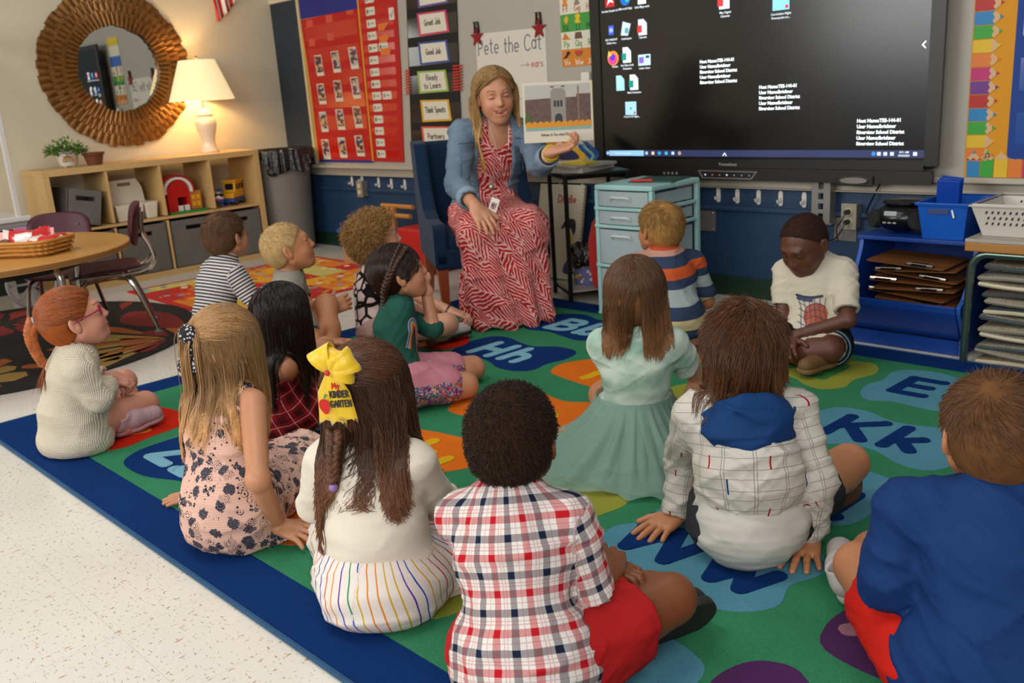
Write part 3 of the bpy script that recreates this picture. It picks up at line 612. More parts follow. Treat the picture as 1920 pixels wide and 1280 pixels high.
m = MB(T); [m.tube([(-.04, s*.035, .008), (.05, s*.035, .008)], .006) for s in (-1, 1)]; [m.tube([(x, s*.035, .01), (x, s*.02, .05)], .004) for s in (-1, 1) for x in (-.02, .03)]; m.build('skid', M_tb, hl)
# ------------------------------------------------------------------ lamp
lm = root('table_lamp', 'white ceramic table lamp with lit cream shade on the shelf', 'lamp', (.2, -.765, .77))
M_cer = mat('ceramic', 'e3dac6', .12, coat=.6)
MB().lathe([(.0, .0), (.062, .0), (.064, .012), (.052, .03), (.046, .07), (.052, .11), (.068, .16), (.075, .195), (.074, .22), (.06, .24), (.052, .245), (.052, .255), (.06, .262), (.05, .285), (.03, .30), (.018, .305), (.0, .306)], (.2, -.765, .7705), 32).build('base', M_cer, lm, smooth=True)
MB().lathe([(.222, .0), (.221, .004), (.122, .27), (.119, .27), (.217, .002)], (.2, -.765, 1.128), 48, cap=False).build('lamp_shade', mat('shade_fabric', 'f3dba6', .8, emit=.68), lm, smooth=True)
m = MB(); m.tube([(.2, -.765, 1.07), (.2, -.765, 1.42)], .004); m.sphere((.2, -.765, 1.415), .011); m.build('harp', mat('brass', '8a6f3a', .3, metal=1), lm, smooth=True)
MB().sphere((.2, -.765, 1.19), .03).build('bulb', mat('bulb', 'fff0cc', .3, emit=12), lm, smooth=True)
d = bpy.data.lights.new('lamp_bulb_light', 'POINT'); d.energy = 10; d.color = (1, .70, .36); d.shadow_soft_size = .035
o = bpy.data.objects.new('lamp_bulb_light', d); COL.objects.link(o); o.location = (.2, -.765, 1.25)
# ------------------------------------------------------------------ sunburst mirror
mr = root('round_mirror', 'large round mirror framed in layered bronze slats on cream wall', 'mirror', (0, -1.245, 1.365))
def f_br(n, c):
    nz = n.noise(n.obj(), 26, 4); return n.mix(nz, hx('4a2a12'), hx('a87434'))
M_br = mat('bronze_slat', fn=f_br, rough=.36, metal=.55)
TMR = Matrix.Translation((0, -1.245, 1.365)) @ Matrix.Rotation(R(90), 4, 'Z') @ Matrix.Rotation(R(90), 4, 'X')
rnd = random.Random(4)
for k, (r0, r1, z0) in enumerate(((.275, .375, .034), (.345, .445, .024), (.415, .507, .014))):
    m = MB(TMR); N = 66
    for i in range(N):
        a = 2*math.pi*(i+.5*k)/N; rr0 = r0+rnd.uniform(-.006, .006); rr1 = r1+rnd.uniform(-.012, .008); vs = []
        for r in (rr0, rr1):
            w = r*math.pi/N*1.04; zz = z0+(.010 if r == rr0 else 0)+rnd.uniform(-.001, .002)
            for q in range(6):
                t = -1+2*q/5; x, y = r, t*w; z = zz+.016*math.cos(t*1.35)
                vs.append((x*math.cos(a)-y*math.sin(a), x*math.sin(a)+y*math.cos(a), z))
        vs += [(p[0], p[1], .002) for p in (vs[0], vs[5], vs[6], vs[11])]
        fs = [(q, q+1, 7+q, 6+q) for q in range(5)]+[(0, 12, 13, 5, 4, 3, 2, 1), (6, 7, 8, 9, 10, 11, 15, 14), (0, 6, 14, 12), (5, 13, 15, 11)]
        fs = [f[::-1] for f in fs]; m.add(vs, fs)
    m.build('slat_ring', M_br, mr)
MB(TMR).lathe([(0, .03), (.285, .03)], seg=64, cap=False).build('mirror_glass', mat('mirror_glass', 'c9cbc6', .015, metal=1), mr)
MB(TMR).lathe([(.279, .028), (.279, .046), (.287, .048), (.292, .044)], seg=64, cap=False).build('inner_rim', M_blkmetal, mr, smooth=True)
# flag
fg = root('hanging_flag', 'small red and white striped flag corner hanging on the cream wall', 'flag', (.03, -.4, 1.65))
m = MB(); n = 10; vs = []; fs = []; mi = []
for i in range(n+1):
    t = i/n; ya = -.49+.02*t; za = 1.655; yb = -.30; 
    for j in range(9):
        s = j/8; y = -.475+s*.17+.0*t; zb = 1.665+.14*s**1.3; z = zb+(1.98-zb)*t; y2 = y-.03*t
        vs.append((.03+.012*math.sin(s*14+t*2), y2, z))
for i in range(n):
    for j in range(8): fs.append((i*9+j, i*9+j+1, (i+1)*9+j+1, (i+1)*9+j)); mi.append(j % 2)
m.add(vs, fs); m.mi = mi; o = m.build('cloth', [M_tr, M_tw], fg, smooth=True); so = o.modifiers.new('s', 'SOLIDIFY'); so.thickness = .002
MB().tube([(.03, -.5, 2.0), (.03, -.28, 2.0)], .006).build('rod', M_birch, fg); MB().tube([(.0, -.28, 2.0), (.03, -.28, 2.0)], .006).build('bracket', M_blkmetal, fg)
# plant pot
pp = root('potted_plant', 'leafy green plant in white pot with a rainbow on the shelf', 'potted plant', (.22, -1.745, .77)); c = (.22, -1.745, .778)
MB().lathe([(.0, .0), (.046, .0), (.056, .012), (.068, .09), (.064, .09), (.06, .075), (0, .075)], c, 28).build('pot', M_white, pp, smooth=True)
[MB().lathe([(.009, 0), (.009, .010)], (c[0]+.035*math.cos(a), c[1]+.035*math.sin(a), .7705), 8).build('pot_foot', M_birch, pp) for a in (.5, 2.1, 3.7, 5.3)]
TP = Matrix.Translation((c[0], c[1], .8)) @ Matrix.Rotation(R(-18), 4, 'Z')
for k, (rr, cm) in enumerate(((.030, 'd0522a'), (.023, 'dba93a'), (.016, '8fae7a'), (.009, 'c98fa8'))):
    m = MB(TP); pts = [(.0622+.004*math.sin(R(a)), rr*math.cos(R(a)), .004+rr*1.2*math.sin(R(a))) for a in range(0, 181, 15)]; m.tube(pts, .0032, 5); m.build('rainbow_arch', mat('rb'+str(k), cm, .5), pp)
MB(Matrix.Translation((c[0]+.0625, c[1]-.052, .835)) @ Matrix.Rotation(R(70), 4, 'Z') @ Matrix.Rotation(R(90), 4, 'X')).text('be fearless', .012, 0, 0, 0).build('lettering', M_black, pp)
def leaf_cloud(name, cen, rad, n, mtl, par, seed, L=.03, up=.5, lo=-.1):
    r = np.random.RandomState(seed); V = []; Q = []
    for i in range(n):
        d = r.normal(size=3); d[2] = abs(d[2])*up+lo; d /= np.linalg.norm(d); p = np.array(cen)+d*np.array(rad)*r.uniform(.45, 1)
        t = d+r.normal(size=3)*.35; t[2] -= .15; t /= np.linalg.norm(t); s = np.cross(t, [0, 0, 1.0])+r.normal(size=3)*.3; s -= t*(s@t); s /= np.linalg.norm(s); nn = np.cross(s, t)
        l = L*r.uniform(.7, 1.2); w = l*.28; b = len(V)
        V += [p, p+t*l*.4+s*w+nn*.002, p+t*l, p+t*l*.4-s*w+nn*.002, p+t*l*.45-nn*.003]
        Q += [(b, b+1, b+4, b), (b+1, b+2, b+4, b+1), (b+2, b+3, b+4, b+2), (b+3, b, b+4, b+3)]
    return link_mesh(name, np.array(V), [], [q[:3] for q in Q], [mtl], None, par, True)
def f_leaf(n, c): return n.mix(n.noise(n.obj(), 40, 2), hx('2f5e1c'), hx('6f9c3a'))
leaf_cloud('foliage', (c[0], c[1], .862), (.115, .12, .085), 420, mat('leaf_green', fn=f_leaf, rough=.5), pp, 3)
m = MB(); rr = random.Random(2)
for i in range(16):
    a = rr.uniform(0, 6.28); q = rr.uniform(.03, .09); m.tube(arcp([(c[0], c[1], .845), (c[0]+q*.5*math.cos(a), c[1]+q*.5*math.sin(a), .89), (c[0]+q*math.cos(a), c[1]+q*math.sin(a), .895+rr.uniform(-.02, .03))], 3), .0013, 4)
m.build('stem', mat('stem', '4c6a2a', .6), pp)
bp_ = root('brown_pot', 'small empty brown clay pot beside the potted plant', 'pot', (.27, -1.60, .77))
MB().lathe([(0, 0), (.045, 0), (.06, .062), (.068, .064), (.069, .078), (.062, .078), (.055, .06), (.04, .012), (0, .012)], (.27, -1.60, .7705), 28).build('pot_body', mat('clay', '6e3a1e', .8, var=.15), bp_, smooth=True)
# ------------------------------------------------------------------ trash can
tc = root('trash_can', 'grey plastic trash can lined with a black bag in the corner', 'trash can', (.285, -.262, 0))
MB().lathe([(0, .0), (.178, .0), (.182, .02), (.212, .70), (.222, .71), (.222, .735), (.206, .735), (.176, .03), (0, .03)], (.285, -.262, .001), 48).build('can_body', mat('can_grey', '77726b', .5, bump=(200, .0004)), tc, smooth=True)
V = []; Q = []; n = 180; rows = 16
for j in range(rows):
    t = j/(rows-1)
    for i in range(n):
        a = 2*math.pi*i/n; ruf = .010*math.sin(a*23+2*math.sin(3*a))+.006*math.sin(a*41+1)
        if t < .2: r = .198+.035*t/.2; z = .72+.03*math.sin(t/.2*1.57)
        else: u = (t-.2)/.8; r = .238+.012*u+ruf*(.4+u)+.01*math.sin(a*5)*u; z = .75-(.13+.04*math.sin(a*3+2.2)+.025*math.sin(a*7))*u
        V.append((.285+r*.97*math.cos(a), -.262+r*.97*math.sin(a), z))
for j in range(rows-1):
    for i in range(n): k = (i+1) % n; Q.append((j*n+i, j*n+k, (j+1)*n+k, (j+1)*n+i))
link_mesh('bag_liner', V, Q, [], [mat('bin_bag', '0a0908', .16, spec=.8, bump=(60, .01))], None, tc, True)
MB().sphere((.44, -.43, .60), (.035, .04, .035)).build('bag_knot', MATS['bin_bag'], tc, smooth=True, auto=False)
# ================================================================== things on the back wall
WF = wallframe(0, 0, 0)                   # x along the wall, y up, z out of the wall (towards the room)
def wq(x0, x1, z0, z1, d0, d1, mi=0, mb=None, sk=0.0, T=None):
    m = mb or MB(T or WF); m.prism([(x0, z0), (x1, z0), (x1+sk, z1), (x0+sk, z1)], d0, d1, mi); return m
M_redf = mat('red_fabric', 'b51409', .75, bump=(240, .0005), var=.05); M_bluef = mat('blue_fabric', '20247a', .75, var=.08)
M_clear = mat('clear_vinyl', 'bb190d', .25, spec=.7)
def f_photo(seed):
    def f(n, c):
        o = n.new('ShaderNodeTexCoord').outputs['Generated']
        v = n.new('ShaderNodeVectorMath', operation='MULTIPLY_ADD'); n.l.new(o, v.inputs[0]); v.inputs[1].default_value = (3, 3, 5); v.inputs[2].default_value = (seed*3.7, seed*1.3, seed)
        vo = n.vor(v.outputs[0], 1.3); cc = n.xyz(vo.outputs['Color'])
        return n.ramp(cc[0], [(0, hx('3a3330')), (.18, hx('7d2a2a')), (.32, hx('c7a98c')), (.48, hx('2a3c66')), (.6, hx('b0b6b8')), (.74, hx('8a6242')), (.88, hx('c9803a'))], 'CONSTANT')
    return f
M_photo = [mat('photo_print_%d' % i, fn=f_photo(i), rough=.35) for i in range(5)]
M_card = mat('white_card', 'd6cdb8', .6)
# red pocket chart: curved left edge
def chart_x(z, side):
    t = (z-.64)/1.13
    return (.405+.02*math.sin(t*3.1)-.035*t) if side == 0 else (1.093+.012*t)
t = root('pocket_chart', 'wide red pocket chart with blue top and photo cards on the wall', 'pocket chart', (.74, 0, .64), 'red charts')
n = 16; pl = [(chart_x(.645+1.0*i/n, 0), .645+1.0*i/n) for i in range(n+1)]+[(chart_x(1.645, 1), 1.655), (chart_x(.645, 1), .645)]
m = MB(WF); m.prism(pl, .002, .008); m.build('fabric_panel', M_redf, t)
wq(.362, 1.105, 1.652, 1.80, .002, .010).build('top_band', M_bluef, t); wq(.42, 1.093, .632, .648, .002, .012).build('bottom_band', M_bluef, t, bevel=.003)
for s, c_ in ((0, 'dda020'), (1, 'dda020')):
    m = MB(WF); m.tube([(chart_x(.64+1.16*i/n, s), .64+1.16*i/n, .010) for i in range(n+1)], .006, 6); m.build('piping', mat('piping_yellow', c_, .6), t)
for r_ in range(6):
    z0 = .70+.158*r_
    wq(chart_x(z0, 0)+.03, 1.07, z0, z0+.105, .0082, .0092).build('clear_pocket', M_clear, t)
for k, (x, z) in enumerate(((.5, 1.61), (.75, 1.62), (1.0, 1.65), (.5, 1.48), (.74, 1.5))): wq(x-.04, x+.04, z-.025, z+.025, .0094, .0099).build('faded_number_card', mat('faded', 'c9503a', .6), t)
for r_ in range(4):
    for c_ in range(3):
        x = .53+.215*c_+.012*(3-r_) ; z = 1.315-.198*r_+.012*c_
        p = root('photo_card', '%s photo card from the left in the %s row of the wide red pocket chart' % (ORD[c_], ORD[r_]), 'photo card', (x, -.012, z-.06), 'photo cards in the red pocket chart')
        m = wq(x-.046, x+.046, z-.07, z+.075, .0100, .0108, sk=-.012 if c_ < 2 else -.016); m.build('card', M_card, p)
        wq(x-.04, x+.04, z-.045, z+.068, .0109, .0113, sk=-.012).build('photo', M_photo[(r_*3+c_*2) % 5], p)
# schedule chart
t = root('schedule_chart', 'narrow red schedule chart with white word cards left of the black chart', 'pocket chart', (1.28, 0, .64), 'red charts')
m = MB(WF); m.prism([(1.10, .64), (1.437, .637), (1.445, .75), (1.49, 1.2), (1.52, 1.8), (1.11, 1.8)], .003, .009); m.build('fabric_panel', M_redf, t)
for i in range(14): wq(1.115, 1.40+.0062*i, .668+.0775*i, .714+.0775*i, .0092, .0098).build('clear_pocket', M_clear, t)
M_mark = mat('marker_green', '3f6b3a', .7); M_ink = mat('marker_black', '231f1d', .6)
for i in range(14):
    z = .692+.0775*i; x = 1.185+.003*i
    for k in range(2 if i in (5, 9) else 1):
        xx = x+.115*k+.01; p = root('word_card', '%s word card from the bottom on the narrow red chart%s' % (ORD[i], ', right of its pair' if k else ''), 'card', (xx, -.01, z-.025), 'schedule word cards')
        m = MB(WF); m.prism(rrect(.098, .052, .006, 2, xx, z), .0100, .0106); m.build('card', M_card, p)
        m = MB(WF); m.prism(rrect(.018, .026, .004, 2, xx-.03, z), .01065, .0109, 0); m.build('picture', [M_mark, M_photo[3], M_photo[1]][i % 3], p)
        m = MB(WF); m.stroke([(xx-.012+.0045*q, z+.004*math.sin(q*2.3+i)) for q in range(11)], .002, .01065); m.build('lettering', M_ink, p)
p = root('tick_card', 'white card with a tick mark at the top of the narrow red schedule chart', 'card', (1.45, -.01, 1.53))
m = MB(WF); m.prism(rrect(.055, .075, .003, 2, 1.455, 1.585), .0100, .0106); m.build('card', M_card, p)
m = MB(WF); m.stroke([(1.44, 1.585), (1.452, 1.565), (1.472, 1.605)], .004, .0107); m.build('tick', M_ink, p)
for i, z in enumerate((1.36, 1.44, 1.515)):
    p = root('orange_strip', 'orange paper strip beside the %s word card on the schedule chart' % ORD[9+i-0], 'paper strip', (1.35, -.01, z), 'orange strips')
    m = MB(WF); m.prism([(1.30, z-.025), (1.36+.02*(2-i), z-.025), (1.42, z+.022), (1.30, z+.018)], .0111, .0114); m.build('paper', mat('orange_paper', 'd8702a', .6), p)
# black chart
t = root('black_pocket_chart', 'black pocket chart with clear pockets hanging left of the teacher', 'pocket chart', (1.82, 0, .7))
M_bf = mat('black_fabric', '15120f', .8, bump=(300, .0005)); M_bv = mat('black_vinyl', '2a2521', .15, spec=.8)
m = MB(WF); m.prism([(1.53, .7), (2.03, .7), (2.10, 1.8), (1.63, 1.8)], .003, .010); m.build('fabric_panel', M_bf, t)
rows = [.72, .885, 1.064, 1.238, 1.411, 1.578]
for i, z in enumerate(rows):
    k = (z-.7)*.075; wq(1.55+k, 2.035+k*.8, z+.01, z+.125, .0102, .0112, sk=.008).build('clear_pocket', M_bv, t)
words_ = [('Partners', None, 'd0543a'), ('Think', 'Spouts', 'd0a02a'), ('Ready', 'to Learn', '8fb04a'), ('Good', 'Job', '3a4a8c'), ('Great', 'Job', 'c73a5f'), ('Wow', None, '5f4a8a')]
for i, (z, (a, b, c_)) in enumerate(zip(rows, words_)):
    nm = ['red-edged card reading Partners in the lowest visible pocket', 'yellow-edged card in the black chart pocket above the red-edged card', 'green-edged card reading Ready to Learn in the black chart', 'blue-edged card reading Good Job in the black chart', 'pink-edged card reading Great Job in the black chart', 'purple-edged card at the top of the black chart'][i]
    p = root('word_card', nm, 'card', (1.8, -.015, z), 'cards in the black pocket chart'); x0 = 1.66+(z-.7)*.08
    if i == 2: x0 -= .02
    m = MB(WF); m.prism([(x0, z+.012), (x0+.29, z+.015), (x0+.275, z+.145), (x0-.005, z+.15)], .0114, .0120); m.build('coloured_edge', mat('edge'+c_, c_, .6), p)
    m = MB(WF); m.prism([(x0+.02, z+.024), (x0+.27, z+.026), (x0+.257, z+.135), (x0+.015, z+.138)], .0122, .0126); m.build('card', M_card, p)
    m = MB(WF)
    if i == 2: pen(m, a, .034, x0+.14, z+.09, .005, 0, .0128, center=True); pen(m, b, .034, x0+.14, z+.04, .005, 0, .0128, center=True)
    elif b: pen(m, a+' '+b, .034, x0+.14, z+.07, .005, 0, .0128, center=True, sx=.8)
    elif i == 5: m.stroke([(x0+.07+.012*q, z+.08+.012*math.sin(q*2.1)) for q in range(12)], .005, .0128)
    else: pen(m, a, .034, x0+.14, z+.07, .005, 0, .0128, center=True)
    m.build('lettering', M_ink, p)
M_pin = mat('pin_red', 'c3261a', .5); M_pinw = mat('pin_wood', 'c9a98a', .6)
for s in range(2):
    for i in range(9):
        x = (1.545, 2.045)[s]+.002*i; z = 1.085+.0175*i
        p = root('clothespin', '%s clothespin from the bottom, clipped to the %s edge of the black chart' % (ORD[i], ('left', 'right')[s]), 'clothespin', (x, -.02, z), 'clothespins on the black chart')
        m = MB(WF); m.box((x+.018*(1 if s == 0 else -1), z, .016), (.042, .009, .009)); m.build('red_half', M_pin, p)
        m = MB(WF); m.box((x-.020*(1 if s == 0 else -1), z, .016), (.036, .008, .009)); m.build('pale_half', M_pinw if s == 0 else M_pin, p)
# poster with hand lettering
t = root('lettered_poster', 'white paper poster hand-lettered Pete the Cat, behind the teacher', 'poster', (2.5, 0, .75))
m = MB(WF); m.prism([(2.215, .72), (2.79, .70), (2.795, 1.385), (2.228, 1.395)], .001, .0025); m.build('paper', mat('poster_paper', 'd3cbba', .7), t)
m = MB(WF); pen(m, 'Pete the Cat', .085, 2.505, 1.275, .006, 0, .0027, center=True, jit=.06, gap=.13, sx=.86, slant=.05); m.build('title_lettering', mat('ink_blue', '4a4c66', .7), t)
m = MB(WF); pen(m, 'ears', .04, 2.675, 1.18, .004, 0, .0027); m.stroke([(2.59, 1.195), (2.655, 1.195)], .003, .0027); m.stroke([(2.64, 1.205), (2.655, 1.195), (2.64, 1.185)], .003, .0027)
pen(m, 'mouth', .036, 2.625, 1.0, .004, 0, .0027, sx=.8); m.stroke([(2.55, 1.01), (2.61, 1.01)], .003, .0027); m.build('red_lettering', mat('ink_red', 'b5402a', .7), t)
def star_pts(cx, cy, r, n=5, q=.42): return [(cx+(r if i % 2 == 0 else r*q)*math.sin(math.pi*i/n), cy+(r if i % 2 == 0 else r*q)*math.cos(math.pi*i/n)) for i in range(2*n)]
for i, (x, z) in enumerate(((2.246, 1.384), (2.753, 1.388))):
    p = root('star_clip', 'red glittery star clip at the top %s corner of the lettered poster' % ('left', 'right')[i], 'clip', (x, -.004, z-.05), 'star clips')
    m = MB(WF); m.prism(star_pts(x, z-.008, .058), .004, .012); m.build('star', mat('glitter_red', '8d1416', .3, metal=.4, bump=(400, .002)), p, bevel=.002)
    m = MB(WF); m.stroke([(x-.018, z+.02), (x-.014, z+.075)], .009, .003, ext=.008); m.stroke([(x+.018, z+.02), (x+.012, z+.075)], .009, .003, ext=.008); m.build('ears', M_black, p)
# alphabet chart
t = root('alphabet_chart', 'long alphabet picture chart with green and orange rows beside the screen', 'chart', (3.02, 0, 1.16))
bands = [(1.165, 1.255, 'cf7a1e'), (1.255, 1.345, 'd9d2bd'), (1.345, 1.435, '3f9438'), (1.435, 1.525, 'd9d2bd'), (1.525, 1.62, '2a5fb0'), (1.62, 1.72, 'd9d2bd'), (1.72, 1.80, 'd8b92a')]
for k, (a, b, c_) in enumerate(bands): wq(2.912, 3.165, a, b-.0005, .001, .003).build('row_band', mat('band'+c_, c_, .55), t)
for z, ls, mc in ((1.172, ('Vv', 'Ww', 'Xx'), 'e8dcc0'), (1.268, ('Pp', 'Qq', 'Rr'), '5a8a3a'), (1.352, ('Kk', 'Ll', 'Mm'), '1f4f24'), (1.448, ('Ff', 'Gg', 'Hh'), 'b5402a')):
    for i, l in enumerate(ls):
        m = MB(WF); pen(m, l, .030, 2.953+.085*i, z, .004, 0, .0032, center=True); m.build('letter_pair', mat('lp'+mc, mc, .6), t)
PIC = [(2.95, 1.228, 'toucan', '15120f'), (3.035, 1.232, 'melon', 'c4372a'), (2.95, 1.318, 'pizza', 'c9761c'), (3.035, 1.325, 'quilt', '6a4a38'), (2.953, 1.408, 'kite', 'd9a92a'), (3.035, 1.408, 'lion', 'd9b51a'), (2.95, 1.50, 'fish', 'd8822a'), (3.035, 1.50, 'goat', '8a7a6a')]
for x, z, k, c_ in PIC:
    m = MB(WF)
    if k == 'toucan': m.prism([(x-.034, z-.022), (x-.012, z-.006), (x, z+.014), (x+.014, z+.018), (x+.026, z+.006), (x+.012, z-.002), (x, z-.016)], .0032, .0038)
    elif k == 'melon': m.prism([(x+.026*math.cos(R(a)), z+.012+.026*math.sin(R(a))) for a in range(180, 361, 20)], .0032, .0038)
    elif k == 'pizza': m.prism([(x-.03, z-.012), (x+.03, z-.014), (x-.01, z+.024)], .0032, .0038)
    elif k == 'quilt': m.prism([(x-.026, z-.02), (x+.03, z-.02), (x+.022, z+.014), (x-.02, z+.014)], .0032, .0038)
    elif k == 'kite': m.prism([(x, z-.028), (x+.018, z), (x+.006, z+.022), (x-.016, z+.004)], .0032, .0038)
    else: m.prism(blob_pts([(x-.02, z-.02), (x-.012, z), (x-.018, z+.016), (x+.004, z+.024), (x+.02, z+.012), (x+.012, z-.004), (x+.02, z-.022)]), .0032, .0038)
    m.build('picture', mat('pic'+c_, c_, .6), t)
m = MB(WF); m.prism([(3.035+.030*math.cos(R(a)), 1.243+.030*math.sin(R(a))) for a in range(180, 361, 20)], .0030, .0034); m.build('picture', mat('rind', '2f7a2f', .6), t)
p = root('magnet_clip', 'white magnetic clip on the wall between the alphabet chart and the screen', 'clip', (3.1, 0, 1.06)); m = MB(WF); m.box((3.10, 1.09, .02), (.06, .08, .04)); m.build('clip_body', M_white, p, bevel=.006)
m = MB(WF); m.box((3.10, 1.06, .03), (.09, .02, .05)); m.build('jaw', M_black, p, bevel=.004)
t = root('yellow_poster', 'yellow poster with red lettering partly behind the held-up book', 'poster', (2.85, 0, .64)); wq(2.715, 3.05, .66, .90, .001, .003).build('paper', mat('poster_yellow', 'd9a51a', .6), t)
m = MB(WF); pen(m, 'Pat', .07, 2.74, .79, .012, 0, .0032); m.build('lettering', mat('ink_orange', 'b5361a', .6), t)
m = MB(WF); m.prism(blob_pts([(2.80, .70), (2.88, .73), (2.97, .71), (3.0, .67), (2.86, .665)]), .0032, .004); m.build('picture', mat('ink_navy', '23264f', .6), t)
# ------------------------------------------------------------------ interactive screen
tv = root('interactive_display', 'large black interactive display showing a computer desktop on the wall', 'display', (4.095, -.06, .585))
SF = wallframe(0, 0, -.1)
M_bez = mat('bezel', '17130f', .38); M_scr = mat('screen_off', '0c0a09', .22, spec=.6)
MB().box((4.095, -.062, 1.15), (1.75, .06, 1.0)).build('back_case', M_black, tv, bevel=.01)
def fr_(x0, x1, z0, z1, d0=-.02, d1=.0): 
    m = MB(SF); m.prism([(x0, z0), (x1, z0), (x1, z1), (x0, z1)], d0, d1); return m
fr_(3.201, 3.262, .664, 1.75).build('bezel_side', M_bez, tv, bevel=.003); fr_(4.932, 4.988, .664, 1.75).build('bezel_side', M_bez, tv, bevel=.003)
fr_(3.262, 4.932, .644, .683).build('bezel_bottom', M_bez, tv, bevel=.003); fr_(3.262, 4.932, 1.70, 1.75).build('bezel_top', M_bez, tv, bevel=.003)
fr_(3.262, 4.932, .683, 1.70, -.02, -.006).build('screen_glass', M_scr, tv)
fr_(3.235, 4.972, .588, .643, -.02, .012).build('speaker_bar', M_bez, tv, bevel=.006)
def E_(name, c, e=1.0): return mat('scr_'+name, c, .5, emit=e)
BK = SF @ Matrix.Translation((0, 0, -.0058))
wq(3.276, 4.931, .695, .726, 0, .0004, T=BK).build('taskbar', E_('bar', '2a3158', .55), tv)
wq(3.296, 3.522, .697, .724, .0006, .0010, T=BK).build('search_box', E_('search', '8fbfe0', .8), tv)
def ic(nm, parts, x, z, s=1.0):
    for k, (pl_, c_) in enumerate(parts):
        m = MB(BK @ Matrix.Translation((x, z, .001+.0003*k)) @ Matrix.Scale(s, 4)); m.prism(pl_, 0, .0006/s); m.build(nm, E_(c_, c_, .8), tv)
sq = lambda w, h, x=0, y=0: [(x-w/2, y-h/2), (x+w/2, y-h/2), (x+w/2, y+h/2), (x-w/2, y+h/2)]
ci = lambda r, x=0, y=0, a0=0, a1=360, n=16: [(x+r*math.cos(R(a0+(a1-a0)*i/n)), y+r*math.sin(R(a0+(a1-a0)*i/n))) for i in range(n if a1-a0 == 360 else n+1)]
doc = lambda w, h: [(-w/2, -h/2), (w/2, -h/2), (w/2, h/2-.02), (w/2-.02, h/2), (-w/2, h/2)]
IX = [3.335, 3.433, 3.535]
def lbl(x, z, t1, t2=None, s=.0135, al='CENTER'):
    m = MB(BK); m.text(t1, s, x, z, .001, align=al, bold=.0002)
    if t2: m.text(t2, s, x, z-.016, .001, align=al, bold=.0002)
    m.build('icon_label', E_('white', 'cdd8e0', .75), tv)
ic('app_icon', [(sq(.06, .06), 'a8141c'), ([(-.02, -.02), (-.005, .02), (.003, .02), (.025, -.012), (.0, -.004)], 'e8d8d8')], IX[0], 1.462); lbl(IX[0], 1.410, 'Acrobat Reader DC')
ic('app_icon', [(ci(.032), '0f5fb5'), (ci(.020, .008, .004), '35b57a'), (ci(.012, -.008, -.004), '0f5fb5')], IX[1], 1.462); lbl(IX[1], 1.412, 'Microsoft Edge')
ic('app_icon', [(sq(.05, .07), 'd8dfe6'), (sq(.05, .028, 0, .005), 'c7143c')], IX[2], 1.462); lbl(IX[2], 1.410, 'Kids Effipy-math'); m = MB(BK); m.text('PDF', .022, IX[2], 1.458, .0022, align='CENTER', bold=.0006); m.build('icon_label', E_('white', 'cdd8e0', .75), tv)
ic('app_icon', [(sq(.034, .046), '3850c0'), (ci(.012), '8fa8e8')], IX[0]+.002, 1.322); lbl(IX[0]+.002, 1.272, 'ESC INSIGHT', 'Online Acc..')
ic('app_icon', [([(-.035, -.03), (.01, -.035), (.03, .02), (-.02, .035)], 'b8d0d8'), ([(-.01, -.02), (.012, -.025), (.016, .0), (-.006, .006)], '5a8f98')], IX[1], 1.322); lbl(IX[1], 1.270, 'ActivInspire')
ic('app_icon', [(doc(.052, .075), 'd6e0e8'), (sq(.028, .034, -.018, -.008), 'c02a30')], IX[2], 1.320); lbl(IX[2], 1.268, 'Calendar')
ic('app_icon', [(ci(.036, .005, -.004), 'e8862a'), (ci(.028, .002, -.008), 'd83a7a'), (ci(.017, .002, .0), '5a2fc0'), ([(-.03, .0), (-.022, .034), (0, .012)], 'e8b53a')], IX[0]+.004, 1.190); lbl(IX[0]+.02, 1.140, 'Firefox')
ic('app_icon', [(doc(.052, .075), 'd6e0e8'), (sq(.028, .034, -.018, -.008), '14857c')], IX[1], 1.196); lbl(IX[1], 1.142, 'Red Blue Kwik', 'Evaluation')
ic('app_icon', [(sq(.075, .052), 'b8dce8'), (sq(.03, .03, -.018, 0), '7a5ac0'), (sq(.022, .012, .02, .014), '23304f')], IX[2]+.006, 1.165); lbl(IX[2]+.006, 1.122, 'Letter chant')
ic('app_icon', [(doc(.052, .075), '9fd0e8')], IX[0]+.05, 1.062)
ic('app_icon', [(doc(.052, .075), 'd6e0e8'), (sq(.028, .034, -.018, -.008), '14857c')], IX[1]+.04, 1.062); lbl(IX[1]+.04, 1.008, 'Math Evaluation')
ic('app_icon', [(sq(.07, .066), '9fd0e8'), (sq(.008, .01, 0, 0), '3a5a6a'), (ci(.006, .024, -.022), 'c0303a')], IX[1]+.015, .935); lbl(IX[1]+.02, .890, 'Count 0-20 digits...')
ic('app_icon', [(doc(.055, .075), 'd6e0e8'), (sq(.03, .034, -.02, -.008), 'c02a30')], 4.00, 1.395); lbl(4.005, 1.338, 'May Digital', 'Calendar')
ic('app_icon', [(sq(.08, .095), '7fd0e8'), (sq(.05, .02, 0, .005), 'c8d8e0'), (ci(.008, .028, -.035), 'c0303a')], 4.285, 1.372); lbl(4.285, 1.305, 'Curriculum Night', 'Powerpoint no...')
for x, z in ((3.865, 1.128), (4.18, .998), (4.645, .840)):
    for k, l in enumerate(('Host Name:TES-144-01', 'User Name:lbrickner', 'Riverview School District', 'User Name:lbrickner', 'Riverview School District')):
        m = MB(BK); m.text(l, .0205, x, z-.0235*k, .001, bold=.0007, sx=.95); m.build('desktop_text', E_('text', 'e6eef2', .85), tv)
m = MB(BK); m.stroke([(4.915, 1.146), (4.903, 1.134), (4.915, 1.122)], .005, .001); m.stroke([(3.99, .700), (3.999, .712), (4.008, .700)], .004, .001); m.build('desktop_text', E_('text', 'e6eef2', .85), tv)
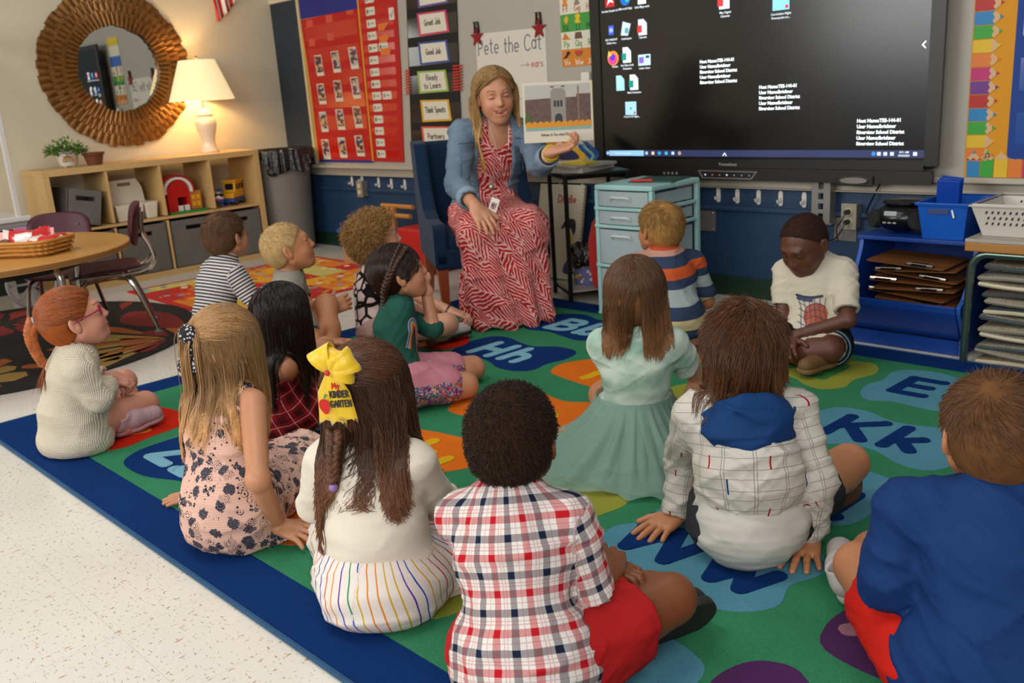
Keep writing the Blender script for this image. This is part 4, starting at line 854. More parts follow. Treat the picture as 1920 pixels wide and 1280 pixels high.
for k, (x, c_) in enumerate(((3.286, '9fc8e8'), (3.540, 'a8b8d0'), (3.580, 'd8cf8a'), (3.620, '2a9ad0'), (3.662, '3ab0e0'), (3.702, 'b8d0e0'), (3.742, 'd0a04a'), (4.722, '2a80d0'), (4.745, 'b8c8d8'), (4.772, 'b8c8d8'), (4.800, 'b8c8d8'), (4.895, 'd0d8e0'))):
    ic('taskbar_icon', [(ci(.009) if k in (3, 6, 7) else sq(.016, .015), c_)]+([(ci(.005), '4a8fd0')] if k == 6 else []), x, .711)
m = MB(BK); m.text('8:51 AM', .0115, 4.85, .714, .0012, align='CENTER', bold=.0002); m.text('8/24/2023', .0115, 4.85, .700, .0012, align='CENTER', bold=.0002); m.text('Type here to search', .0125, 3.335, .706, .0016); m.build('clock_text', E_('white', 'cdd8e0', .75), tv)
MB(SF).text('Promethean', .020, 3.97, .654, .0005, bold=.0003).build('lettering', mat('logo_grey', '9a928a', .5), tv)
m = MB(SF); m.prism([(3.86, .632), (4.185, .630), (4.155, .594), (3.885, .594)], .0125, .0135); m.build('control_panel', mat('panel_rim', '9a958c', .3, metal=.6), tv)
m = MB(SF); m.prism([(3.870, .628), (4.175, .626), (4.150, .599), (3.892, .599)], .0137, .0142); m.build('control_panel', M_bez, tv)
for k in range(7): ic('panel_light', [(ci(.004), ('a8c8e8' if k in (0, 3) else '8a4a3a' if k < 3 else '5a6a7a'))], 3.905+.040*k, .612); 
for o_ in [o for o in tv.children if o.name.startswith('panel_light')]: o_.location.y -= .022
m = MB(SF); m.prism(ell_pts(4.655, .602, .06, .013, 24), .02, .034); m.build('pen_rest', mat('pen_silver', 'a8a49c', .25, metal=.8), tv, bevel=.003)
m = MB(SF); m.box((4.655, .600, .017), (.16, .045, .012)); m.build('pen_rest', M_bez, tv, bevel=.004)
m = MB(); m.box((3.62, -.125, .577), (.12, .006, .008)); m.build('pen', M_tray, tv)
for k in range(4): m = MB(SF); m.prism(rrect(.012, .012, .002, 2, 3.66+.025*k, .615), .0122, .0126); m.build('port', mat('port_grey', '7f7a72', .4), tv)
# brackets, plates, outlets, hooks
M_brk = mat('bracket_metal', '8a8580', .4, metal=.5)
for i, (x0, x1) in enumerate(((3.705, 3.795), (4.435, 4.525))):
    p = root('mount_bracket', '%s grey slotted metal bracket under the display' % ('left', 'right')[i], 'bracket', ((x0+x1)/2, -.05, .40), 'display brackets')
    xm_ = (x0+x1)/2; w_ = x1-x0; m = MB()
    for s in (-1, 1): m.box((xm_+s*w_*.31, -.07, .50), (w_*.36, .01, .20))
    for z in (.408, .455, .500, .545, .592): m.box((xm_, -.07, z), (w_*.3, .01, .018))
    m.box((x0+.004, -.045, .50), (.006, .05, .20)); m.box((x1-.004, -.045, .50), (.006, .05, .20)); m.box((xm_, -.05, .4), (w_*1.15, .05, .006)); m.build('slotted_rail', M_brk, p, bevel=.001)
    q = root('cover_plate', 'square metal cover plate on the navy wall below the %s bracket' % ('left', 'right')[i], 'cover plate', (x1+.045, -.002, .32), 'wall cover plates')
    m = MB(); m.box((x1+.04, -.004, .37), (.105, .006, .105)); m.build('plate', M_brk, q, bevel=.002)
    for a in (-1, 1):
        for b in (-1, 1): MB().sphere((x1+.04+a*.04, -.008, .37+b*.04), .004).build('screw', M_chrome, q)
def outlet(x, z, label):
    p = root('power_outlet', label, 'outlet', (x, -.001, z-.06), 'wall outlets')
    MB().box((x, -.026, z), (.066, .05, .108)).build('box_housing', mat('outlet_metal', '8f8676', .4, metal=.4), p, bevel=.003)
    MB().box((x, -.053, z), (.07, .004, .114)).build('face_plate', mat('outlet_plate', 'a39a86', .35, metal=.4), p, bevel=.0015)
    for s in (-1, 1): m = MB(wallframe(x, z+.022*s, -.055)); m.lathe([(.016, 0), (.016, .004)], seg=20); m.build('socket', mat('socket_cream', 'cdbf9a', .4), p)
outlet(.955, .448, 'metal outlet box under the tray beside the trash can'); outlet(4.602, .435, 'metal outlet box below the display with black plugs')
for s in (-1, 1):
    p = root('power_plug', '%s black plug in the outlet below the display' % ('lower', '', 'upper')[s+1], 'plug', (4.602, -.058, .435+.022*s), 'plugs')
    m = MB(); m.tube([(4.602, -.0605, .435+.022*s), (4.602, -.085, .435+.022*s)], [.013, .010], 12); m.tube(arcp([(4.602, -.085, .435+.022*s), (4.59, -.095, .40+.022*s), (4.55, -.06, .36+.02*s), (4.53+.02*s, -.04, .32)], 5), .003, 6); m.build('plug_body', M_black, p)
p = root('power_cable', 'black power cable hanging from the display to the shelf', 'cable', (4.72, -.04, .41))
m = MB(); m.tube(arcp([(4.73, -.03, .585), (4.70, -.035, .52), (4.67, -.03, .45), (4.69, -.04, .42), (4.78, -.05, .41)], 6), .0035, 6); m.build('cord', M_black, p)
hk = [(3.905, .500, 'under the display'), (4.012, .498, 'under the display'), (4.128, .497, 'under the display'), (4.244, .495, 'under the display'), (4.363, .493, 'under the display')]
hk2 = [(.803, .495, ''), (.930, .520, ''), (1.124, .493, ''), (1.270, .489, ''), (1.419, .487, '')]; hk3 = [(2.85, .50, ''), (3.02, .50, '')]
def hook(x, z, label, grp):
    p = root('coat_hook', label, 'hook', (x, -.001, z-.03), grp); m = MB(WF); m.prism(rrect(.022, .07, .010, 4, x, z), .0005, .006); m.build('hook_plate', M_white, p, bevel=.001)
    m = MB(); m.tube(arcp([(x, -.006, z+.005), (x, -.018, z-.012), (x, -.03, z-.018), (x, -.036, z-.004)], 4), .005, 6); m.build('hook_arm', M_white, p, smooth=True)
for i, (x, z, q) in enumerate(hk): hook(x, z, '%s white adhesive hook from the left on the navy wall under the display' % ORD[i], 'hooks under the display')
for i, (x, z, q) in enumerate(hk2): hook(x, z, '%s white adhesive hook from the left under the red charts' % ORD[i], 'hooks under the red charts')
for i, (x, z, q) in enumerate(hk3): hook(x, z, '%s white adhesive hook behind the black side table' % ('left', 'right')[i], 'hooks behind the side table')
# ------------------------------------------------------------------ bulletin board with pencil border at right
bb = root('pencil_bulletin_board', 'yellow bulletin board bordered with coloured pencils right of the display', 'bulletin board', (5.5, 0, .6))
wq(5.058, 6.6, .612, 1.9, .002, .008).build('yellow_backing', mat('backing_yellow', 'd48f0c', .7), bb)
PC = ['1a7ab0', '2f9a2a', 'd9b014', 'd8741a', 'b81e66', '6a2a80', 'b01e14'][::-1]
def pencil(cx, cz, vert, c_, L=.075, w=.0505):
    T_ = WF @ Matrix.Translation((cx, cz, .0085)) @ (Matrix.Rotation(0 if vert else R(-90), 4, 'Z'))
    m = MB(T_); h = w/2-.001; m.prism([(-h, 0), (h, 0), (h, L), (h*.5, L-.008), (0, L), (-h*.5, L-.008), (-h, L)], 0, .002, 0)
    m.prism([(-h, L-.001), (-h*.5, L-.009), (0, L-.001), (h*.5, L-.009), (h, L-.001), (h*.3, L+.018), (-h*.3, L+.018)], 0, .0026, 1)
    m.prism([(-h*.32, L+.017), (h*.32, L+.017), (0, L+.03)], 0, .0030, 0)
    m.build('border_pencil', [mat('pencil'+c_, c_, .5), mat('pencil_wood', 'd0a878', .6)], bb)
for i in range(13): pencil(5.062, .70+.0515*i, False, PC[(i+3) % 7])
for i in range(10): pencil(5.092+.0515*i, .613, True, PC[::-1][i % 7])
pk = root('blue_pocket_chart', 'blue hanging pocket chart on the yellow bulletin board at the right', 'pocket chart', (5.6, -.01, .68))
m = MB(WF); m.prism(rrect(.9, 1.1, .02, 3, 5.665, 1.235), .009, .014); m.build('fabric_panel', mat('royal_fabric', '0d3a86', .7), pk)
for i in range(3): wq(5.24, 6.08, .74+.2*i, .86+.2*i, .0142, .0148).build('clear_pocket', mat('blue_vinyl', '1a4a96', .15, spec=.8), pk)
# ================================================================== table, chairs, basket
M_maroon = mat('maroon_plastic', '43101e', .42, spec=.3); M_oak = mat('oak_laminate', fn=lambda n, c: n.mix(n.noise(n.comb(n.m('MULTIPLY', n.xyz(n.obj())[0], 3), n.m('MULTIPLY', n.xyz(n.obj())[1], 22)), 3, 3), hx('b07a3a'), hx('c9944f')), rough=.3)
M_edge = mat('oak_edge', '8a5c2a', .5); M_glide = mat('glide_grey', '77736c', .5)
TX, TY, TZ, TR_ = 1.94, -2.78, .52, .605
t = root('round_table', 'round wood-topped classroom table with chrome legs at the left', 'table', (TX, TY, .008))
m = MB(); m.lathe([(0, -.028), (TR_-.004, -.028), (TR_, -.024), (TR_, -.004), (TR_-.003, 0), (0, 0)], (TX, TY, TZ), 72); o = m.build('tabletop', M_oak, t, smooth=True, auto=30)
m = MB(); m.lathe([(TR_+.0005, -.024), (TR_+.0025, -.014), (TR_+.0005, -.004)], (TX, TY, TZ), 72, cap=False); m.build('edge_band', M_edge, t, smooth=True)
m = MB(); m.lathe([(.42, -.075), (.425, -.029)], (TX, TY, TZ), 48, cap=False); m.build('apron', M_blkmetal, t, smooth=True)
for a in (20, 110, 200, 290):
    c_, s_ = math.cos(R(a)), math.sin(R(a)); f_ = lambda r, z: (TX+r*c_, TY+r*s_, z)
    m = MB(); m.tube(arcp([f_(.30, TZ-.04), f_(.40, TZ-.04), f_(.455, TZ-.07), f_(.47, TZ-.13), f_(.46, .30), f_(.44, .028)], 5), .0145, 10); lg = m.build('leg', M_chrome, t, smooth=True)
    m = MB(); m.lathe([(.012, .012), (.014, 0), (.024, 0), (.022, .014), (.013, .02)], f_(.44, .0085), 14); m.build('foot_glide', M_glide, lg, smooth=True)
def school_chair(x, y, face, label, z0=.008, sc=1.0):
    """face: world angle (deg) the sitter would look"""
    t = root('school_chair', label, 'chair', (x, y, z0), 'maroon school chairs')
    T = Matrix.Translation((x, y, z0)) @ Matrix.Rotation(R(face-90), 4, 'Z') @ Matrix.Scale(sc, 4)     # local +y = forward
    # seat shell
    V = []; n = 17; k = 13
    for i in range(n):
        for j in range(k):
            u, v = -1+2*j/(k-1), -1+2*i/(n-1); sup = (abs(u)**4+abs(v)**4)**.25; q = max(abs(u), abs(v)); f = q/sup if sup > 1e-6 else 1
            X, Y = u*f, v*f; V.append((X*.18, Y*.17, .325+.016*X*X-.022*max(0, Y)**2*(1)+.010*max(0, -Y)**2-.012*math.exp(-(X*X+Y*Y)*2)))
    F = [(i*k+j, i*k+j+1, (i+1)*k+j+1, (i+1)*k+j) for i in range(n-1) for j in range(k-1)]
    m = MB(T); m.add(V, F); o = m.build('seat', M_maroon, t, smooth=True, auto=False); s = o.modifiers.new('s', 'SOLIDIFY'); s.thickness = .012; s.offset = -1
    V = []
    for i in range(n):
        for j in range(k):
            u, v = -1+2*j/(k-1), -1+2*i/(n-1); sup = (abs(u)**3.4+abs(v)**3.4)**(1/3.4); q = max(abs(u), abs(v)); f = q/sup if sup > 1e-6 else 1
            X, Y = u*f, v*f; V.append((X*.178, -.185-.035*Y*.6+.045*X*X*.8-.004, .535+Y*.105))
    m = MB(T); m.add(V, F); o = m.build('backrest', M_maroon, t, smooth=True, auto=False); s = o.modifiers.new('s', 'SOLIDIFY'); s.thickness = .011; s.offset = 0
    for q in (-1, 1):
        MB(T).sphere((q*.105, -.172, .565), (.006, .008, .006)).build('rivet', M_chrome, t, smooth=True, auto=False)
        m = MB(T); m.tube(arcp([(q*.125, -.21, .60), (q*.125, -.20, .50), (q*.13, -.225, .43), (q*.13, -.235, .36), (q*.128, -.20, .315), (q*.125, -.12, .302), (q*.12, .06, .302), (q*.115, .12, .300)], 5), .0105, 8); m.build('back_frame', M_chrome, t, smooth=True)
        m = MB(T); m.tube(arcp([(q*.10, .02, .290), (q*.12, -.06, .288), (q*.145, -.11, .265), (q*.165, -.165, .12), (q*.175, -.195, .02)], 5), .0115, 8); lg = m.build('leg', M_chrome, t, smooth=True)
        m = MB(T); m.lathe([(.010, .02), (.011, .008), (.021, .006), (.019, 0)], (q*.175, -.195, .0), 14); m.build('foot_glide', M_glide, lg, smooth=True)
        m = MB(T); m.tube(arcp([(q*.10, -.02, .287), (q*.12, .06, .286), (q*.145, .115, .262), (q*.165, .165, .12), (q*.175, .19, .02)], 5), .0115, 8); lg = m.build('leg', M_chrome, t, smooth=True)
        m = MB(T); m.lathe([(.010, .02), (.011, .008), (.021, .006), (.019, 0)], (q*.175, .19, .0), 14); m.build('foot_glide', M_glide, lg, smooth=True)
    return t
school_chair(1.74, -2.20, -111, 'maroon school chair with chrome legs tucked in at the right of the table')
school_chair(1.30, -2.27, -32, 'maroon school chair behind the round table, its backrest towards the shelf', sc=.9)
school_chair(2.17, -3.20, 125, 'maroon school chair pushed in at the near left of the table')
M_wick = mat('wicker', fn=lambda n, c: n.mix(n.noise(n.obj(), 60, 3), hx('8a5418'), hx('c98a34')), rough=.6, bump=(160, .004))
BX, BY, BR = 2.17, -2.66, 35
TBK = Matrix.Translation((BX, BY, TZ+.0005)) @ Matrix.Rotation(R(BR), 4, 'Z')
bk = root('wicker_basket', 'shallow woven basket of candy bags on the round table', 'basket', (BX, BY, TZ))
def ringr(w, d, z, n=40): return [(w*math.copysign(abs(math.cos(2*math.pi*i/n))**.45, math.cos(2*math.pi*i/n)), d*math.copysign(abs(math.sin(2*math.pi*i/n))**.45, math.sin(2*math.pi*i/n)), z) for i in range(n)]
m = MB(TBK); n = 40; vs = []; lv = [(.150, .105, .001), (.156, .110, .02), (.163, .117, .04), (.172, .126, .062), (.166, .120, .062), (.156, .110, .04), (.148, .100, .006)]
for w_, d_, z in lv: vs += ringr(w_, d_, z, n)
fs = [(j*n+i, j*n+(i+1) % n, (j+1)*n+(i+1) % n, (j+1)*n+i) for j in range(len(lv)-1) for i in range(n)]+[tuple(range(n))[::-1], tuple((len(lv)-1)*n+i for i in range(n))]
m.add(vs, fs); m.build('basket_body', M_wick, bk, smooth=True, auto=False)
m = MB(TBK); m.tube(ringr(.171, .125, .063, n), .007, 8, closed=True); m.build('rim', mat('wick_rim', 'b5792c', .5), bk, smooth=True)
m = MB(TBK)
for r_ in range(3):
    q = ringr(.157+.006*r_, .111+.006*r_, .014+.018*r_, 88); m.tube([(x*(1+.02*(-1)**(i//2)), y*(1+.02*(-1)**(i//2)), z) for i, (x, y, z) in enumerate(q)], .006, 6, closed=True)
m.build('weave', mat('wick_light', 'b87c30', .6), bk, smooth=True, auto=False)
M_cr = mat('candy_red', 'c21a1a', .25, coat=.4); M_cw = mat('candy_white', 'dccfc4', .25, coat=.4)
for i, (x, y, a, q, tl, s) in enumerate(((-.02, .03, 30, 'red and white candy bag standing tallest in the basket', 48, 1.6), (.07, -.01, -20, 'red and white candy bag lying right of the tallest bag', 25, 1.3), (-.10, -.02, 60, 'red and white candy bag at the left of the basket', 10, 1), (.125, .05, 80, 'small red candy bag poking up at the basket corner by the chair', 50, .7))):
    p = root('candy_bag', q, 'candy bag', tuple((TBK @ Vector((x, y, .04)))), 'candy bags'); T = TBK @ Matrix.Translation((x, y, .055)) @ Matrix.Rotation(R(a), 4, 'Z') @ Matrix.Rotation(R(tl), 4, 'X') @ Matrix.Scale(s, 4)
    m = MB(T); V = []; k = 9
    for sgn in (1, -1):
        for i_ in range(k):
            for j in range(k):
                u, v = -1+i_*2/(k-1), -1+j*2/(k-1); th_ = .014*(1-u**4)*(1-v**2)+.0008; V.append((u*.058, v*.036*(1-.12*math.cos(u*3)), sgn*th_+.003*math.sin(7*u+3*v)))
    F = [(i_*k+j, (i_+1)*k+j, (i_+1)*k+j+1, i_*k+j+1) for i_ in range(k-1) for j in range(k-1)]; m.add(V, F+[tuple(k*k+q_ for q_ in f[::-1]) for f in F])
    m.mi = [1 if (i_ in (2, 3, 4) and j in (2, 3, 4, 5)) or i_ in (0,) else 0 for i_ in range(k-1) for j in range(k-1)]*2
    m.build('wrapper', [M_cr, M_cw], p, smooth=True, auto=False)
    for sx_ in (-1, 1): m = MB(T); m.box((sx_*.062, 0, 0), (.010, .066, .002)); m.build('crimped_end', M_cr, p)
for i, (x, y, q) in enumerate(((.10, .075, 'brown wrapped sweet at the back rim of the basket'), (-.05, -.07, 'pretzel-shaped brown sweet at the front of the basket'))):
    p = root('sweet', q, 'sweet', tuple(TBK @ Vector((x, y, .05))), 'loose sweets'); MB(TBK).sphere((x, y, .062), (.028, .018, .014)).build('body', mat('sweet_brown', '6a3218', .35), p, smooth=True, auto=False)
# toy cart
ct = root('toy_cart', 'white toy snack cart with pink striped panel and spoked wheel behind the table', 'toy cart', (.55, -2.45, 0))
M_cart = mat('cart_white', 'cfcac2', .45); M_cg = mat('cart_grey', '8d8a86', .5); M_pink = mat('cart_pink', 'd47ab0', .5)
cx, cy = .50, -2.55
MB().box((cx, cy, .535), (.46, .74, .03)).build('counter', M_cart, ct, bevel=.006); MB().box((cx, cy, .508), (.44, .72, .03)).build('counter_trim', M_cg, ct, bevel=.003)
MB().box((cx, cy, .395), (.42, .70, .20)).build('box_body', M_cart, ct, bevel=.004); MB().box((cx, cy, .26), (.40, .68, .03)).build('lower_tray', M_cart, ct)
for i in range(9):
    m = MB(); m.box((cx+.213, cy-.30+.075*i, .40), (.004, .072, .17)); m.build('panel_stripe', [M_pink, mat('cart_brown', '4a2218', .5)][i % 2], ct)
TXX = Matrix.Translation((cx+.2165, 0, 0)) @ Matrix.Rotation(R(90), 4, 'Z') @ Matrix.Rotation(R(90), 4, 'X')
m = MB(TXX); pen(m, 'M', .07, -2.335, .40, .015, 0, 0); m.build('lettering', mat('cart_letter', 'c03a80', .5), ct)
m = MB(TXX); [m.prism(ell_pts(-2.32+.05*q, .335, .014, .014, 14), 0, .001) for q in range(3)]; m.build('lettering', mat('cart_letter2', 'b0305a', .5), ct)
for y in (cy-.31, cy+.31):
    for x in (cx-.2, cx+.2): MB().box((x, y, 1.07), (.026, .026, 1.06)).build('post', M_cart, ct, bevel=.002)
MB().box((cx, cy, 1.61), (.50, .80, .02)).build('roof_frame', M_cart, ct, bevel=.003)
for x in (cx-.18, cx+.18):
    for y in (cy-.31, cy+.31): MB().box((x, y, .123), (.03, .03, .245)).build('leg', M_cart, ct)
for y in (cy-.16, cy+.30):
    TW = Matrix.Translation((cx+.235, y, .165)) @ Matrix.Rotation(R(90), 4, 'Y'); m = MB(TW); m.tube([(.135*math.cos(2*math.pi*i/32), .135*math.sin(2*math.pi*i/32), 0) for i in range(32)], .012, 6, closed=True)
    w_ = m.build('wheel_rim', M_cg, ct, smooth=True); m = MB(TW); m.lathe([(.022, -.012), (.022, .012)]); m.build('hub', M_cg, ct)
    for k in range(4): m = MB(TW @ Matrix.Rotation(R(45*k), 4, 'Z')); m.box((0, 0, 0), (.26, .012, .008)); m.build('spoke', M_cg, ct)
# ================================================================== teacher's armchair
M_vel = mat('navy_velvet', '0d2640', .75, bump=(260, .0006), spec=.15, sheen=.08, var=.12); M_cleg = mat('cherry_leg', '8a3c14', .35)
ac = root('armchair', 'navy blue upholstered wingback armchair under the teacher', 'armchair', (2.89, -.67, 0))
TA = Matrix.Translation((2.89, -.67, 0)) @ Matrix.Rotation(R(-32-90), 4, 'Z')      # local +y forward, +x = sitter's right... 
hw, hd = .295, .28
MB(TA).box((0, 0.0, .275), (2*hw-.004, 2*hd, .10)).build('seat_base', M_vel, ac, bevel=.012)
MB(TA).box((0, .02, .352), (2*hw-.13, 2*hd-.05, .075)).build('seat_cushion', M_vel, ac, bevel=.024, seg=3)
m = MB(TA @ Matrix.Translation((0, -hd+.03, .30)) @ Matrix.Rotation(R(9), 4, 'X')); m.box((0, 0, .265), (2*hw-.03, .085, .53)); m.build('backrest', M_vel, ac, bevel=.025, seg=3)
for q in (-1, 1):
    XT = TA @ Matrix.Translation((q*(hw-.035), 0, 0)) @ Matrix(((0, 0, 1, 0), (1, 0, 0, 0), (0, 1, 0, 0), (0, 0, 0, 1)))
    pts = [(-hd-.01, .24), (hd, .24), (hd, .43), (hd-.03, .45), (.06, .455), (-.04, .49), (-.12, .58), (-.17, .72), (-.20, .82), (-.34, .835), (-.355, .80), (-.31, .45)]
    m = MB(XT); m.prism(pts, -.036, .036); m.build('side_wing', M_vel, ac, bevel=.016, seg=3)
    for y0, y1 in ((hd-.04, hd-.015), (-hd+.04, -hd-.03)):
        m = MB(TA); a = .028; b_ = .018; x0 = q*(hw-.035); m.add([(x0-a, y0-a, .235), (x0+a, y0-a, .235), (x0+a, y0+a, .235), (x0-a, y0+a, .235), (x0-b_+q*.0, y1-b_, .0125), (x0+b_, y1-b_, .0125), (x0+b_, y1+b_, .0125), (x0-b_, y1+b_, .0125)], [(0, 1, 2, 3), (7, 6, 5, 4), (0, 4, 5, 1), (1, 5, 6, 2), (2, 6, 7, 3), (3, 7, 4, 0)])
        m.build('leg', M_cleg, ac, bevel=.002)
# ------------------------------------------------------------------ side table with papers
st = root('side_table', 'black metal side table beside the armchair', 'side table', (3.25, -.36, 0))
sz = .65; TS = Matrix.Translation((3.345, -.335, 0)) @ Matrix.Rotation(R(58), 4, 'Z'); hx_, hy_ = .17, .16
MB(TS).box((0, 0, sz-.006), (2*hx_, 2*hy_, .012)).build('tabletop', mat('dark_top', '1a1512', .35), st, bevel=.002)
for z in (sz-.02, .05):
    for a, b in (((-1, -1), (1, -1)), ((1, -1), (1, 1)), ((1, 1), (-1, 1)), ((-1, 1), (-1, -1))): m = MB(TS); m.tube([(a[0]*(hx_-.008), a[1]*(hy_-.008), z), (b[0]*(hx_-.008), b[1]*(hy_-.008), z)], .008, 4); m.build('frame_rail', M_blkmetal, st)
for x in (-1, 1):
    for y in (-1, 1): MB(TS).box((x*(hx_-.01), y*(hy_-.01), (sz-.012)/2), (.018, .018, sz-.012)).build('leg', M_blkmetal, st)
MB(TS).box((0, 0, .06), (2*hx_-.03, 2*hy_-.03, .008)).build('lower_shelf', M_tray, st)
for i, (x, y, w_, d_, z, h, c_, q, a) in enumerate(((3.31, -.36, .24, .30, .6505, .022, 'b9b0a0', 'thick white stapled booklet at the bottom of the paper pile on the side table', 8), (3.34, -.37, .22, .28, .6730, .014, '9c978c', 'grey booklet in the middle of the paper pile on the side table', -6), (3.37, -.42, .15, .10, .6875, .012, 'd8b82a', 'yellow notepad on top of the papers on the side table', 4), (3.26, -.31, .19, .24, .6735, .012, 'cfc8ba', 'white paper sheaf leaning over the left edge of the side table', 48))):
    p = root('notepad' if i == 2 else 'booklet', q, 'notepad' if i == 2 else 'booklet', (x, y, z)); MB().box((x, y, z+h/2), (w_, d_, h), rz=a).build('cover', mat('paper'+c_, c_, .6), p, bevel=.001)
# keys and lanyard hanging by the screen corner
ly = root('lanyard_bundle', 'bundle of teal and blue lanyards standing at the lower left corner of the display', 'lanyard', (3.30, -.25, .70)); rr = random.Random(8)
for k, c_ in enumerate(('1f6a78', '2a7f86', '1b3f86', '7fa8a0', '145060', '2a4f9a')):
    m = MB(); x0 = 3.30+rr.uniform(-.03, .03); m.tube(arcp([(x0-.07, -.24, .77+rr.uniform(0, .03)), (x0-.02, -.23-.01*k, .75), (x0+.02, -.25, .71+rr.uniform(-.02, .02)), (x0+.0, -.27, .67), (x0+.04, -.26, .66)], 5), .009, 6); m.build('strap', mat('strap'+c_, c_, .6), ly, smooth=True)
m = MB(); m.box((3.24, -.26, .765), (.03, .012, .04), rx=10, ry=30); m.build('white_tag', M_white, ly)
# board leaning behind
bd_ = root('spiral_chart_book', 'tall white spiral-bound chart book leaning behind the side table', 'chart book', (2.95, -.12, 0))
TB = Matrix.Translation((2.90, -.14, .01)) @ Matrix.Rotation(R(78), 4, 'X')
MB(TB).box((.0, .265, 0), (.34, .53, .02)).build('cover', mat('book_cream', 'c9bfa6', .5), bd_, bevel=.003)
m = MB(TB)
for i in range(26): m.tube([(.165+.012*math.cos(a), .02+.0195*i, .012*math.sin(a)) for a in (0, 1.05, 2.1, 3.14, 4.2, 5.2)], .0022, 4, closed=True)
o = m.build('spiral_coil', mat('coil_orange', 'b5812a', .4), bd_); tag(o, kind='stuff')
m = MB(TB); pen(m, 'Diddle', .04, -.02, .43, .007, 0, .0105); m.build('lettering', mat('ink_red', 'b5402a'), bd_)
for pts, c_ in (([(.02, .28), (.05, .33), (.11, .34), (.13, .30), (.12, .25), (.09, .29), (.05, .29)], '2a2320'), ([(.07, .22), (.10, .26), (.12, .22), (.10, .20)], 'd0a52a'), ([(.06, .06), (.10, .12), (.15, .10), (.155, .04), (.08, .03)], '3a3f6a')):
    m = MB(TB); m.prism(blob_pts(pts), .0102, .011); m.build('picture', mat('bkpic'+c_, c_, .6), bd_)
# bucket
bu = root('bucket', 'small lilac bucket with yellow and white dots lined with a black bag', 'bucket', (3.33, -.34, .064)); cb = (3.33, -.34, .0645)
MB().lathe([(0, 0), (.074, 0), (.092, .155), (.096, .158), (.095, .162), (.086, .160), (.070, .01), (0, .01)], cb, 36).build('bucket_body', mat('lilac', '6a6a9a', .4), bu, smooth=True)
m = [MB() for _ in range(2)]; rr = random.Random(5)
for i in range(46):
    a = R(-100+rr.uniform(-75, 95)); z = rr.uniform(.02, .135); r_ = .0755+.018*z/.155; k = i % 2
    T = Matrix.Translation((cb[0]+r_*math.cos(a), cb[1]+r_*math.sin(a), cb[2]+z)) @ Matrix.Rotation(a, 4, 'Z') @ Matrix.Rotation(R(90), 4, 'Y'); m[k].lathe([(rr.uniform(.007, .011), 0), (.006, .0016)], seg=8, T=T)
m[0].build('dots', mat('dot_yellow', 'c9a42a', .5), bu); m[1].build('dots', M_white, bu)
V = []; Q = []; n = 60
for j in range(8):
    for i in range(n): a = 2*math.pi*i/n; r_ = [.080, .098, .104, .103, .100, .088, .06, .02][7-j]+.004*math.sin(9*a); z = [.10, .11, .14, .17, .195, .205, .18, .14][j]+.008*math.sin(5*a+j); r_ = [.098, .103, .104, .102, .092, .075, .05, .01][j]+.004*math.sin(11*a); V.append((cb[0]+r_*math.cos(a), cb[1]+r_*math.sin(a), cb[2]+z))
for j in range(7):
    for i in range(n): k = (i+1) % n; Q.append((j*n+i, j*n+k, (j+1)*n+k, (j+1)*n+i))
link_mesh('bag_liner', V, Q, [], [MATS['bin_bag']], None, bu, True)
# red plastic sled-like seat
rd = root('red_plastic_toy', 'tall red plastic toy piece with blue foot beside the drawers', 'toy', (3.53, -.42, 0))
m = MB(Matrix.Translation((3.50, -.42, 0)) @ Matrix.Rotation(R(40), 4, 'Z')); XZ = Matrix.Rotation(R(90), 4, 'X'); m.prism([(-.055, .10), (-.07, .20), (-.07, .32), (-.05, .40), (-.02, .44), (.04, .44), (.055, .40), (.06, .1), (.03, .05), (-.02, .05)], -.04, .04, 0, XZ); m.build('red_panel', M_tr, rd, bevel=.014, seg=3)
m = MB(Matrix.Translation((3.50, -.42, 0)) @ Matrix.Rotation(R(40), 4, 'Z')); m.tube([(.01, 0, .001), (.01, 0, .06)], [.03, .024], 14); m.build('blue_foot', M_tb, rd, smooth=True)
